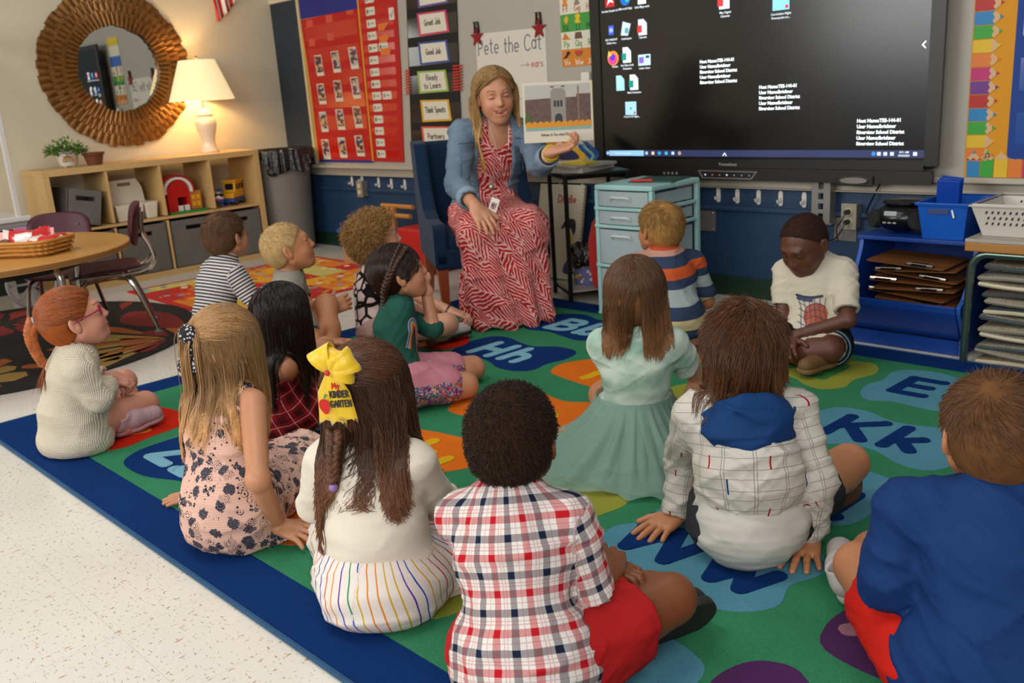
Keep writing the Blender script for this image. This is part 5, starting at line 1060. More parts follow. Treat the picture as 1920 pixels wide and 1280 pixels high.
# ------------------------------------------------------------------ drawer tower
dt = root('drawer_tower', 'pale teal plastic tower of four clear drawers under the display', 'drawer tower', (3.82, -.46, 0))
M_teal = mat('teal_plastic', '9cc6c0', .35); M_frost = mat('frosted_plastic', 'b4c4c4', .32, trans=.25); M_fh = mat('frosted_handle', 'c4cccb', .25)
dx0, dx1, dy0, dy1, dz = 3.655, 3.985, -.65, -.28, .62
MB().box(((dx0+dx1)/2, (dy0+dy1)/2, dz-.012), (dx1-dx0, dy1-dy0, .024)).build('top_panel', M_teal, dt, bevel=.006)
for x in (dx0+.010, dx1-.010):
    for y in (dy0+.012, dy1-.012): MB().box((x, y, (dz-.024)/2), (.020, .024, dz-.024)).build('corner_post', M_teal, dt, bevel=.003)
lev = [(.595, .522), (.505, .440), (.420, .255), (.235, .02)]
for zt, zb in lev:
    MB().box(((dx0+dx1)/2, dy0+.008, zb-.009), (dx1-dx0, .03, .016)).build('front_rail', M_teal, dt, bevel=.004)
    for x in (dx0+.008, dx1-.008): MB().box((x, (dy0+dy1)/2, zb-.008), (.014, dy1-dy0-.05, .016)).build('side_rail', M_teal, dt, bevel=.003)
    dr = MB(); w_ = dx1-dx0-.046; h = zt-zb-.006; X = (dx0+dx1)/2; Z = (zt+zb)/2; y = dy0+.004
    pts = [(-w_/2, 0), (w_/2, 0), (w_/2, -.004)]+[(w_/2*math.cos(R(a)), -.004-.012*math.sin(R(a))) for a in range(20, 161, 20)]+[(-w_/2, -.004)]
    dr.prism([(X+a, y+b) for a, b in pts], Z-h/2, Z+h/2); dr.box((X, y+.17, Z-h/2+.003), (w_-.01, .34, .004)); 
    for s in (-1, 1): dr.box((X+s*(w_/2-.006), y+.17, Z-.006), (.003, .34, h-.012))
    d_ = dr.build('drawer', M_frost, dt, bevel=.002)
    hh = Z+h/2-.026; m = MB(); m.tube(arcp([(X-.055, y-.014, hh-.016), (X-.048, y-.030, hh), (X, y-.036, hh+.002), (X+.048, y-.030, hh), (X+.055, y-.014, hh-.016)], 4), .0055, 6); m.build('handle', M_fh, d_, smooth=True)
for i, (x, z, w_, h, c_, q) in enumerate(((3.75, .262, .07, .10, 'a8304a', 'pink object visible inside the third drawer'), (3.86, .262, .10, .12, '4a4f5a', 'dark object visible inside the third drawer'), (3.90, .445, .06, .03, 'c9a23a', 'yellow object visible inside the second drawer'), (3.80, .03, .14, .12, '8a8f96', 'grey object visible inside the bottom drawer'))):
    p = root('drawer_content', q, 'toy', (x, -.52, z), 'things in the drawers'); MB().box((x, -.52, z+h/2+.004), (w_, .12, h), rz=8).build('bulk', mat('dc'+c_, c_, .6), p, bevel=.012, seg=3)
p = root('cutting_mat', 'dark green mat lying on top of the teal drawers', 'mat', (3.85, -.42, dz)); MB().box((3.86, -.42, dz+.003), (.22, .22, .005), rz=12).build('sheet', mat('mat_green', '2a4a3c', .5), p)
p = root('red_marker', 'red marker on the mat on the teal drawers', 'marker', (3.84, -.54, dz+.006)); MB().tube([(3.80, -.56, dz+.012), (3.90, -.53, dz+.012)], .006, 10).build('barrel', M_tr, p, smooth=True)
# ------------------------------------------------------------------ small bench with toys behind the armchair
be = root('wooden_toy_bench', 'small wooden slatted toy rack with blue rim behind the armchair', 'toy rack', (1.62, -.30, 0)); M_pine = mat('pine', 'b9793a', .5, var=.12)
for (x0, x1, z, y) in ((1.43, 1.76, .375, -.22), (1.39, 1.80, .325, -.28)): m = MB(); m.tube([(x0, y, z), (x1, y, z)], .016, 10); m.build('slat', M_pine, be, smooth=True)
for x, y in ((1.52, -.24), (1.60, -.26)): MB().box((x, y, .25), (.03, .03, .25)).build('post', M_pine, be, bevel=.003)
MB().box((1.50, -.33, .225), (.62, .24, .022)).build('blue_rim', mat('rim_blue', '0f4f8f', .4), be, bevel=.006)
MB().box((1.50, -.33, .107), (.56, .20, .214)).build('tan_box', mat('tan_box', 'b98f66', .6), be, bevel=.006)
p = root('red_seat_cushion', 'red padded box behind the armchair and the curly-haired child', 'cushion', (1.80, -.42, 0)); MB().box((1.98, -.30, .14), (.30, .26, .28)).build('cushion_body', mat('cushion_red', 'b81a14', .5), p, bevel=.02, seg=3)
# ------------------------------------------------------------------ blue clipboard bin unit
bl = root('clipboard_bin', 'royal blue open storage bin unit holding a pile of clipboards', 'storage unit', (5.02, -.27, 0)); M_rb = mat('royal_paint', '0b3a8a', .4, var=.05); M_rb2 = mat('royal_edge', '1c54a8', .45)
prof = [(-.06, .0), (-.46, .0), (-.46, .055), (-.44, .065), (-.50, .17), (-.505, .195), (-.46, .22), (-.40, .30), (-.37, .36), (-.36, .40), (-.06, .40)]
for x in (4.80, 5.238): m = MB(Matrix.Translation((x, 0, 0)) @ Matrix(((0, 0, 1, 0), (1, 0, 0, 0), (0, 1, 0, 0), (0, 0, 0, 1)))); m.prism(prof, 0, .016, 0, None, 1); m.build('side_panel', [M_rb, M_rb2], bl, bevel=.002)
MB().box((5.027, -.215, .4085), (.47, .315, .016)).build('top_panel', M_rb, bl, bevel=.003); MB().box((5.027, -.07, .2), (.42, .012, .39)).build('back_panel', M_rb, bl); MB().box((5.027, -.25, .062), (.42, .36, .012)).build('bottom_panel', M_rb, bl)
m = MB(Matrix.Translation((4.8165, 0, 0)) @ Matrix(((0, 0, 1, 0), (1, 0, 0, 0), (0, 1, 0, 0), (0, 0, 0, 1)))); m.prism([(-.435, .068), (-.445, .062), (-.507, .17), (-.510, .196), (-.498, .196), (-.493, .172)], 0, .4205); m.build('front_lip', M_rb, bl, bevel=.002)
MB().box((5.027, -.455, .029), (.42, .012, .055)).build('kick_plate', M_rb, bl)
M_hb = mat('hardboard', '7a4c26', .45, var=.15)
rr = random.Random(11); zz = .071
CB = [(3, -2, 0), (-6, 3, 0), (8, 4, 1), (-4, -5, 0), (5, 2, 1), (-9, 5, 0), (2, -3, 1), (12, 2, 0), (-3, 6, 1), (6, -4, 0), (-7, 3, 1)]
for i, (a, tl, c_) in enumerate(CB):
    z = .074+.024*i; y = -.30+rr.uniform(-.015, .01)*1; x = 5.03+rr.uniform(-.02, .02)
    p = root('clipboard', '%s brown clipboard from the bottom of the pile in the blue bin unit' % ORD[i], 'clipboard', (x, y, z), 'clipboards in the blue bin'); T = Matrix.Translation((x, y, z+.010)) @ Matrix.Rotation(R(a*.5), 4, 'Z') @ Matrix.Rotation(R(tl*.7), 4, 'Y') @ Matrix.Rotation(R(2), 4, 'X')
    m = MB(T); m.prism(rrect(.31, .225, .012, 3), -.0016, .0016); m.build('board', M_hb, p)
    sx_ = -.10 if c_ == 0 else .06; m = MB(T); m.box((sx_, -.10, .004), (.11, .022, .003)); m.tube([(sx_-.05, -.10, .007), (sx_+.05, -.10, .007)], .005, 6); m.box((sx_, -.105, .008), (.06, .03, .0015), rx=14); m.build('clip', M_chrome, p)
cdp = root('cd_player', 'black portable cd player on the blue bin unit', 'cd player', (4.92, -.25, .417)); M_cdb = mat('cd_black', '0d0c0c', .25)
MB().sphere((4.915, -.235, .478), (.105, .10, .060), su=28, sv=16).build('body', M_cdb, cdp, smooth=True, auto=False)
MB().lathe([(.085, 0), (.085, .006), (.07, .010), (0, .012)], (4.915, -.215, .531), 28).build('disc_lid', M_cdb, cdp, smooth=True)
TCD = Matrix.Translation((4.905, -.318, .498)) @ Matrix.Rotation(R(72), 4, 'X'); m = MB(TCD); m.prism(rrect(.05, .018, .004, 3), 0, .012); m.build('display', mat('lcd', '8f9a98', .2, emit=.1), cdp)
for x in (4.83, 5.0): m = MB(Matrix.Translation((x, -.30, .475)) @ Matrix.Rotation(R(80), 4, 'X') @ Matrix.Rotation(R(35 if x > 4.9 else -35), 4, 'Y')); m.lathe([(.0, .012), (.036, .010), (.038, -.02)], seg=20); m.build('speaker_grille', mat('grille', '1a1918', .6, bump=(900, .002)), cdp, smooth=True)
for dx in (-.02, .0, .02): m = MB(Matrix.Translation((4.905+dx, -.328, .465)) @ Matrix.Rotation(R(85), 4, 'X')); m.prism(rrect(.014, .006, .002, 2), 0, .008); m.build('button', M_brk, cdp)
bx_ = root('blue_tub', 'blue plastic tub with handle slot on the blue bin unit', 'tub', (5.12, -.23, .417)); M_bt = mat('tub_blue', '0d55b5', .35)
m = MB(); a, b_, h = .062, .085, .165; c0 = (5.115, -.24)
def tubb(m, wx, wy, wx2, wy2, z0, z1, th=.004, ring=False):
    o_ = [(-wx, -wy, z0), (wx, -wy, z0), (wx, wy, z0), (-wx, wy, z0), (-wx2, -wy2, z1), (wx2, -wy2, z1), (wx2, wy2, z1), (-wx2, wy2, z1)]; i_ = [(x*(1-th/abs(x)), y*(1-th/abs(y)), z+(th if z == z0 else 0)) for x, y, z in o_]
    m.add(o_+i_, ([(0, 8, 9, 1), (1, 9, 10, 2), (2, 10, 11, 3), (3, 11, 8, 0)] if ring else [(0, 3, 2, 1), (8, 9, 10, 11)])+[(0, 1, 5, 4), (1, 2, 6, 5), (2, 3, 7, 6), (3, 0, 4, 7), (9, 8, 12, 13), (10, 9, 13, 14), (11, 10, 14, 15), (8, 11, 15, 12), (4, 5, 13, 12), (5, 6, 14, 13), (6, 7, 15, 14), (7, 4, 12, 15)])
tubb(m := MB(Matrix.Translation((5.12, -.235, .4175))), .075, .12, .092, .14, 0, .135); m.build('tub_body', M_bt, bx_)
m = MB(); m.box((5.12, -.235, .5505), (.206, .296, .010)); m2 = MB(Matrix.Translation((5.12, -.235, .545))); tubb(m2, .099, .147, .102, .150, 0, .012, .012, ring=True); m2.build('rim', M_bt, bx_, bevel=.002)
m = MB(); m.box((5.105, -.3725, .525), (.075, .004, .018), rx=-7); m.build('handle_slot', mat('slot_blue', '07245c', .5), bx_); m = MB(); m.box((5.16, -.376, .518), (.006, .003, .03), rx=-7, ry=-18); m.build('white_scratch_tag', M_white, bx_)
for i, (x, y, a, h) in enumerate(((5.065, -.17, -6, .215), (5.075, -.20, -4, .21), (5.085, -.235, -3, .205), (5.13, -.20, 14, .215), (5.135, -.22, 17, .205))):
    p = root('blue_folder', '%s blue plastic folder from the left standing in the blue tub' % ORD[i], 'folder', (x, y, .43), 'folders in the blue tub'); m = MB(Matrix.Translation((x, y, .4245)) @ Matrix.Rotation(R(-a), 4, 'Y') @ Matrix.Rotation(R(8), 4, 'X')); m.box((0, 0, h/2), (.085 if i < 3 else .03, .004, h)); m.build('folder_leaf', mat('folder_blue', '0d3f9e', .3, var=.1), p, bevel=.004)
# ------------------------------------------------------------------ table with carpet squares
tt = root('small_table', 'grey laminate table with oak edge and chrome legs at the right', 'table', (5.6, -.32, 0))
MB().box((5.63, -.315, .4555), (.72, .47, .012)).build('tabletop', mat('laminate_grey', 'a39b8c', .4), tt, bevel=.002); MB().box((5.63, -.315, .4335), (.72, .47, .032)).build('oak_edge', mat('oak_edge2', 'a56f30', .45), tt, bevel=.004)
M_tgc = mat('green_chrome', '6f7f74', .25, metal=.9)
for y in (-.53, -.10):
    m = MB(); m.tube(arcp([(5.285, y, .002), (5.285, y, .1), (5.290, y, .33), (5.300, y, .38), (5.33, y, .405), (5.40, y, .408), (5.8, y, .408), (5.93, y, .405), (5.96, y, .37), (5.965, y, .2), (5.965, y, .002)], 5), .014, 10); m.build('leg_frame', M_tgc, tt, smooth=True)
def f_cpt(n, c): return n.mix(n.ramp(n.noise(n.obj(), 260, 2), [(.42, (0, 0, 0)), (.58, (1, 1, 1))]), (c[0]*.42, c[1]*.42, c[2]*.42, 1), (*c, 1))
CS = ['a3947c', 'b0a48c', '9a917f', '8d8578', 'bcae92', '9c8f7a', '5a6468', 'a89c86', '7a5a4c', '9c8f7a', '8a8478', '9a8c74']
for i, c_ in enumerate(CS):
    z = .002+.031*i; rr = random.Random(i*3+1); wv = .012*(1 if i in (1, 2, 4) else .3)
    p = root('carpet_square', '%s carpet sample from the floor in the stack under the small table' % ORD[i], 'carpet sample', (5.6, -.32, z), 'stacked carpet samples')
    x0, x1 = 5.315+rr.uniform(0, .03)+(0 if i not in (9,) else .0), 5.90; y0, y1 = -.52+rr.uniform(0, .03), -.13; V = []; n = 15; k = 9; pz = rr.uniform(0, 6)
    for i_ in range(n):
        for j in range(k):
            u, v = i_/(n-1), j/(k-1); e = min(u*6, 1); V.append((x0+(x1-x0)*u, y0+(y1-y0)*v, z+.012+wv*math.sin(u*5+pz)*.5+.006*(1-e)*(1 if i % 2 else -1)))
    F = [(i_*k+j, (i_+1)*k+j, (i_+1)*k+j+1, i_*k+j+1) for i_ in range(n-1) for j in range(k-1)]
    m = MB(); m.add(V, F); o = m.build('pile_face', mat('cpt'+c_, c_, .95, fn=f_cpt, bump=(500, .002)), p, smooth=True, auto=False); s = o.modifiers.new('s', 'SOLIDIFY'); s.thickness = .019; s.offset = 0
    m = MB(); m.tube([V[j] for j in range(k)][::-1]+[V[i_*k] for i_ in range(1, n)], .0075, 6); m.build('binding', mat('bind%d' % (i % 3), ('c9bd9e', '8a8370', '3f4a4c')[i % 3], .8), p, smooth=True)
wb = root('white_basket', 'white plastic basket with leaf-shaped holes on the small table', 'basket', (5.56, -.33, .462))
M_wb = mat('basket_white', 'c6c0b4', .4); T = Matrix.Translation((5.555, -.34, .4625)); tubb(m := MB(T), .255, .13, .29, .155, 0, .105, .004); m.build('basket_body', M_wb, wb)
m2 = MB(Matrix.Translation((5.555, -.34, .566))); tubb(m2, .297, .162, .299, .164, 0, .006, .012, ring=True); m2.build('rim', M_wb, wb, bevel=.002)
M_hole = mat('hole_dark', '2a2c30', .8)
m = MB(T)
for i in range(26):
    for j in range(3):
        x = -.24+.0195*i+.006*(j % 2); z = .045+.020*j; yy = -(.13+.025*z/.105)-.0012; m.prism([(x-.004, z-.006), (x+.003, z-.003), (x+.005, z+.006), (x-.002, z+.004)], 0, .0006, 0, Matrix.Translation((0, yy, 0)) @ Matrix.Rotation(R(90), 4, 'X'))
o = m.build('leaf_holes', M_hole, wb); tag(o, kind='stuff')
m = MB(T)
for i in range(22):
    for j in range(3):
        x = -.22+.0205*i; z = .045+.02*j; yy = (.13+.025*z/.105)-.0045; m.prism([(x-.004, z-.006), (x+.003, z-.003), (x+.005, z+.006), (x-.002, z+.004)], 0, .0006, 0, Matrix.Translation((0, yy, 0)) @ Matrix.Rotation(R(90), 4, 'X'))
o = m.build('leaf_holes', M_hole, wb); tag(o, kind='stuff')
# ================================================================== people: sculpted as distance fields, one continuous body each
def nrm(v): v = np.array(v, float); return v/(np.linalg.norm(v)+1e-9)
def rotm(fa, pitch=0, roll=0):
    """columns right, forward, up for a heading fa (world degrees), pitch up, roll to the right"""
    f = np.array([math.cos(R(fa))*math.cos(R(pitch)), math.sin(R(fa))*math.cos(R(pitch)), math.sin(R(pitch))]); r = nrm(np.cross(f, [0, 0, 1])); u = np.cross(r, f)
    c, s = math.cos(R(roll)), math.sin(R(roll)); return np.stack([c*r-s*u, f, s*r+c*u], 1)
def ik(a, b, l1, l2, hint):
    a, b = np.array(a, float), np.array(b, float); d = np.linalg.norm(b-a); d = min(d, (l1+l2)*.999); u = nrm(b-a)
    x = (l1*l1-l2*l2+d*d)/(2*d); h = math.sqrt(max(l1*l1-x*x, 1e-8)); n = np.array(hint, float); n = nrm(n-u*(n@u)); return a+u*x+n*h
def f_skin(n, c):
    o = n.obj(); b = n.mix(n.noise(o, 30, 4), tuple(x*.93 for x in c), tuple(min(1, x*1.07) for x in c))
    l = n.mix(n.attr('lip').outputs['Fac'], b, (c[0]*.82, c[1]*.42, c[2]*.42, 1)); l = n.mix(n.m('MULTIPLY', n.attr('blush').outputs['Fac'], .35), l, (min(1, c[0]*1.05), c[1]*.55, c[2]*.55, 1))
    return n.mix(n.attr('brow').outputs['Fac'], l, n.attr('browc').outputs['Color'])
def skin(name, h): return mat('skin_'+name, h, .48, fn=f_skin, sss=.12, bump=(350, .0004))
def head_prims(F, sc=1.0, adult=False, smile=False, eyes='open'):
    """sculpt a head in its own frame: x right, y forward, z up, 0.20 tall"""
    F.ell((0, -.014, .024), (.073, .088, .077), k=.01)
    F.ell((0, .020, -.022), (.058 if not adult else .053, .062, .070), k=.03)
    F.ell((0, .036, -.050), (.042 if not adult else .043, .040, .046), k=.025)
    F.ell((0, .060, -.082), (.020, .016, .016), k=.022)
    for s in (-1, 1):
        F.ell((s*.036, .042, -.034), (.024, .026, .026), k=.022)
        F.cap((s*(.052 if not adult else .046), .0, -.046), (s*(.030 if not adult else .021), .044, -.078), .016, .014 if not adult else .012, k=.025)
    F.cap((-.030, .071, .022), (.030, .071, .022), .009, k=.02)
    F.cap((0, .077, .010), (0, .090, -.022), .0065, .0095, k=.012)
    for s in (-1, 1): F.ell((s*.009, .084, -.024), (.007, .008, .006), k=.006)
    for s in (-1, 1): F.ell((s*.029, .088, .004), (.015, .014, .010), k=.012, op='s')
    for s in (-1, 1):
        if eyes == 'open':
            F.cap((s*.019, .0755, .0115), (s*.040, .070, .0105), .0042, k=.005); F.cap((s*.019, .075, -.0035), (s*.040, .0695, -.0030), .0034, k=.005)
        else: F.ell((s*.029, .0655, .004), (.0145, .0125, .0105), k=.004)
    if smile:
        for q in (-1, 1): F.ell((q*.036, .051, -.026), (.018, .021, .016), k=.014)
        F.ell((0, .070, -.054), (.026, .012, .016), k=.012)
        F.ell((0, .084, -.0535), (.023, .020, .0074), k=.003, op='s')
        for q in (-1, 1): F.cap((0, .084, -.0555), (q*.0285, .0745, -.0440), .0045, .0022, k=.002, op='s')
        for q in (-1, 1): F.cap((0, .0825, -.0462), (q*.029, .0695, -.0410), .0031, .0022, k=.003); F.cap((0, .0800, -.0645), (q*.0265, .0695, -.0475), .0040, .0024, k=.004)
    else:
        F.ell((0, .078, -.050), (.016, .008, .0050), k=.005); F.ell((0, .076, -.0585), (.014, .008, .0052), k=.005)
        F.cap((-.018, .0815, -.0545), (.018, .0815, -.0545), .0022, k=.003, op='s')
    for s in (-1, 1):
        c, sn_ = math.cos(R(22)), math.sin(R(22)); Rm = np.array([[c*s, 0, sn_*0+0], [0, 1, 0], [0, 0, 1]], float)
        Re = np.stack([nrm((s*.9, .42, 0)), nrm((-s*.42, .9, .12)), [0, 0, 1.0]], 1)
        F.ell((s*.077, -.012, -.006), (.0075, .0165, .026), Rm=Re, k=.006); F.ell((s*.074, -.008, -.022), (.008, .010, .013), k=.006)
        F.ell((s*.087, -.008, -.002), (.0065, .0095, .0155), Rm=Re, k=.004, op='s')
def hand(F, w, d, n, side, s=1.0, curl=(.25, .3, .35, .4), spread=.16, thumb=(.9, .3), k=.005, palm=True):
    """w wrist, d direction of the fingers, n normal of the back of the hand, side +1 thumb on the right of d seen from the back"""
    d = nrm(d); n = nrm(np.array(n)-d*np.dot(n, d)); r = np.cross(d, n)*side; P = lambda a, b, c: w+s*(d*a+r*b+n*c)
    F.cap(P(-.012, 0, 0), P(.012, 0, 0), .0195*s, .020*s, k=.01, flat=(n, .8))
    F.cap(P(.015, -.012, 0), P(.052, -.016, 0), .018*s, .0165*s, k=.012, flat=(n, .62)); F.cap(P(.015, .008, 0), P(.052, .012, 0), .0185*s, .0165*s, k=.012, flat=(n, .62))
    F.cap(P(.012, .014, -.003), P(.034, .026, -.006), .013*s, .011*s, k=.008)
    L = (.052, .058, .054, .042)
    for i in range(4):
        o = .024-.0155*i; a = spread*(1.2-.8*i); c = curl[i]; p = P(.060-.003*abs(i-1.2), o, .001); dd = nrm(d+r*a); rr_ = (.0078, .0080, .0076, .0067)[i]*s
        b = p-d*.016*s; ang = c*.5
        for j, (f, q) in enumerate(((.46, 1.), (.30, .93), (.24, .85))):
            v = nrm(dd*math.cos(ang)-n*math.sin(ang)); e = p+v*L[i]*f*s
            F.cap(b if j == 0 else p, e, rr_*q, rr_*q*.94, k=.0022 if j else .003); p = e; ang += c*1.2
    p = P(.020, .026, -.004); v = nrm(d*(1-thumb[0]*.55)+r*thumb[0]-n*thumb[1]); e = p+v*.028*s; F.cap(p, e, .0105*s, .0088*s, k=.006); v2 = nrm(v+d*.55-n*thumb[1]*.3); F.cap(e, e+v2*.024*s, .0088*s, .0074*s, k=.003)
def bones_uv(V, bones):
    """per vertex: distance around and along the nearest bone -> pattern coordinates"""
    best = np.full(len(V), 1e9); U = np.zeros((len(V), 3))
    for bi, (a, b, rad, ref, off) in enumerate(bones):
        a, b = np.array(a, float), np.array(b, float); ab = b-a; L = np.linalg.norm(ab); t = np.clip((V-a)@ab/L**2, 0, 1) if bi else np.clip((V-a)@ab/L**2, -.6, 1.2)
        q = V-(a+np.outer(t, ab)); dist = np.linalg.norm(q, axis=1)/rad
        u = ab/L; e1 = nrm(np.array(ref)-u*np.dot(ref, u)); e2 = np.cross(u, e1); ang = np.arctan2(q@e2, q@e1)
        m = dist < best; best[m] = dist[m]; U[m, 0] = ang[m]*rad; U[m, 1] = ((V-a)@u)[m]+off; U[m, 2] = bi
    return U
def folds(V, s, amp, sc=1.0):
    r = np.random.RandomState(s); o = np.zeros(len(V))
    for i, (f, w) in enumerate(((9, 1.), (13, .8), (21, .5))):
        t = r.uniform(-.9, .9); D = nrm([r.normal(), r.normal(), 0]); A = np.outer(V@D, D*.9)+np.outer(V@np.array([0, 0, 1.])+t*(V@D), [0, 0, 1.9]); n_ = sn(A+.012*np.stack([sn(V, 12, s+i), sn(V, 12, s+i+3), sn(V, 12, s+i+7)], 1), f*sc, s+11*i); o += w*(1-np.abs(n_)*1.35).clip(0, 1)**2.4
    return amp*(1.15*o-.45)
def push(P, q, eps=.003):
    for F in getattr(P, 'cf', []):
        for _ in range(2):
            g = (q-F.lo)/F.h; i = np.round(g).astype(int); ok = ((i > 0) & (i < F.n-2)).all(1); i = np.clip(i, 1, F.n-3); a, b, c = i[:, 0], i[:, 1], i[:, 2]; D = F.D
            G = np.stack([D[a+1, b, c]-D[a-1, b, c], D[a, b+1, c]-D[a, b-1, c], D[a, b, c+1]-D[a, b, c-1]], 1).astype(float); L = np.linalg.norm(G, axis=1); G /= L[:, None]+1e-6
            d = D[a, b, c]+((q-(F.lo+i*F.h))*G).sum(1); m = ok & (d < eps) & (L > 1e-4); q = np.where(m[:, None], q+G*(eps-d)[:, None].clip(0, .03), q)
    return q
class Person: pass
def person(label, pel, head, fa, hy, hp=0, hr=0, hs=1.0, s=1.0, tone='a', skin_hex='c98f6c', arms=None, legs=None, h=.0055, adult=False, smile=False, eyes='open', brow='5a3a22', iris='5a3a22', torso=1.0, shw=None, bulge=.022, tw=0, elbow_hint=None, necklen=.0, body_legs=True):
    P = Person(); P.s, P.hs = s, hs; pel, head = np.array(pel, float), np.array(head, float)
    B = rotm(fa); P.B = B; H = rotm(hy, hp, hr); P.H = H; rt, fw, up = B[:, 0], B[:, 1], B[:, 2]; Bs = rotm(fa+tw); P.pel, P.head = pel, head
    nek = head+hs*(H @ np.array([0, -.030, -.085]))+np.array([0, 0, -.022-necklen])*hs; P.nek = nek
    ax = nrm(nek-pel); sp = [pel, None, None, None]
    for i, t in ((1, .34), (2, .66), (3, .88)): sp[i] = pel+(nek-pel)*t-fw*bulge*s*math.sin(math.pi*t)
    P.sp = sp; w = (shw or .100)*s; srt = nrm(Bs[:, 0]-ax*np.dot(Bs[:, 0], ax)*.6)
    P.sh = {q: sp[3]+srt*w*q+ax*.004 for q in (-1, 1)}; P.hip = {q: pel+rt*.062*s*q+fw*.015 for q in (-1, 1)}
    l1, l2 = (.165*s, .145*s) if not adult else (.27*s, .235*s)
    P.arms = {}; P.legs = {}
    for q in (-1, 1):
        A = (arms or {}).get(q)
        if A is None: wr = P.sh[q]+srt*q*.03-up*.24*s+fw*.12*s; A = dict(wr=wr)
        wr = np.array(A['wr'], float); sh = P.sh[q]; dv = wr-sh; dl = np.linalg.norm(dv)
        el = np.array(A['el'], float) if 'el' in A else ik(sh, wr, l1, l2, A.get('hint', srt*q*.6-fw*.5-up*.6))
        P.arms[q] = dict(A, sh=sh, el=el, wr=wr)
        Lg = (legs or {}).get(q)
        if Lg is not None: P.legs[q] = dict(Lg, hip=P.hip[q], kn=np.array(Lg['kn'], float), an=np.array(Lg['an'], float))
    k_ = 1.0 if not adult else 1.0; r = (lambda x: x*s) if not adult else (lambda x: x*s)
    P.r = dict(pel=.082, wai=.073, che=.087, up=.074, sh=.036, ua=.034, el=.0265, wr=.0195, hip=.066, kn=.047, an=.029) if not adult else dict(pel=.135, wai=.115, che=.128, up=.098, sh=.045, ua=.045, el=.036, wr=.026, hip=.09, kn=.06, an=.04)
    for kk in P.r: P.r[kk] *= s
    P.r['pel'] *= torso; P.r['wai'] *= torso; P.r['che'] *= (1+torso)/2
    P.flat = (fw, .78)
    allp = [pel, head, nek]+sp+[a[k] for a in P.arms.values() for k in ('sh', 'el', 'wr')]+[a[k] for a in P.legs.values() for k in ('kn', 'an')]
    lo = np.min(allp, 0)-.16*max(s, 1)*(1.5 if adult else 1); hi = np.max(allp, 0)+.16*max(s, 1)*(1.5 if adult else 1); lo[2] = max(lo[2], -.02); P.lo, P.hi, P.h = lo, hi, h
    F = Fd(lo, hi, h); torso_f(P, F, 0)
    for q in (-1, 1):
        a = P.arms[q]; F.cap(a['sh'], a['el'], P.r['ua'], P.r['el'], k=.02); F.cap(a['el'], a['wr'], P.r['el'], P.r['wr'], k=.012); F.ell(a['el'], (P.r['el']*1.04,)*3, k=.01)
        if q in P.legs and body_legs:
            g = P.legs[q]; F.cap(g['hip'], g['kn'], P.r['hip'], P.r['kn'], k=.02); F.cap(g['kn'], g['an'], P.r['kn']*.93, P.r['an'], k=.014)
            c = g['kn']+(g['an']-g['kn'])*.33; F.ell(c, (P.r['kn']*.95,)*3, k=.03)
            if 'toe' in g: F.cap(g['an'], np.array(g['toe']), P.r['an'], P.r['an']*.7, k=.012)
    F.cap(nek-ax*.02, head+hs*(H @ np.array([0, -.022, -.035])), .040*hs, .037*hs, k=.022)
    F.D = F.D; fl = F.blk(lo, hi)
    V, Q = F.mesh(); Vs = [V]; Qs = [Q]; n0 = len(V)
    G = Fd((-.10, -.12, -.14), (.10, .115, .115), .0018 if adult else .0023 if eyes != 'back' else .004); head_prims(G, adult=adult, smile=smile, eyes=eyes)
    nl = H.T @ ((nek-ax*.0-head)/hs); G.cap((0, -.022, -.035), tuple(nl), .037, .040, k=.022)
    hv, hq = G.mesh(); P.hsc = np.array([.93, 1., 1.04]) if adult else np.ones(3); lip = np.zeros(len(hv)); brw = np.zeros(len(hv)); bl = np.zeros(len(hv))
    X = hv; lz = np.abs(X[:, 2]+.054)-(.0105 if not smile else .013)*(1-(np.abs(X[:, 0])/.024)**2); lip = ((lz < 0) & (X[:, 1] > .066) & (np.abs(X[:, 0]) < .024)).astype(float)
    if smile:
        ax_ = np.abs(X[:, 0]); up_ = -.0462+.0052*ax_/.029; dn_ = -.0645+.017*(ax_/.0265)**1.3; lip = np.clip(1.6-np.maximum(np.maximum(X[:, 2]-up_-.0016, dn_-.0022-X[:, 2]), (ax_-.0275))/.0012, 0, 1)*(X[:, 1] > .062)*.75
    bz_ = .0285+.0040*np.cos((np.abs(X[:, 0])-.033)/.013); brw = ((np.abs(X[:, 2]-bz_+.004) < (.0032 if not adult else .0024)) & (np.abs(X[:, 0]) > .013) & (np.abs(X[:, 0]) < .045) & (X[:, 1] > .05)).astype(float)*.75
    if eyes != 'open': lid = np.abs(X[:, 2]-(.0030-(np.abs(X[:, 0])-.029)**2*22 if smile else .0005+(np.abs(X[:, 0])-.029)**2*10)) < .0018; brw = np.maximum(brw, (lid & (np.abs(np.abs(X[:, 0])-.029) < .013) & (X[:, 1] > .06)).astype(float)*.9)
    bl = np.exp(-(((np.abs(X[:, 0])-.038)/.018)**2+((X[:, 2]+.03)/.018)**2))*(X[:, 1] > .02)
    P.hv_world = head+hs*((hv*P.hsc) @ H.T); Vs.append(P.hv_world); Qs.append(hq+n0); n0 += len(hv); att = [np.zeros(len(V)), lip]; atb = [np.zeros(len(V)), brw]; atl = [np.zeros(len(V)), bl]
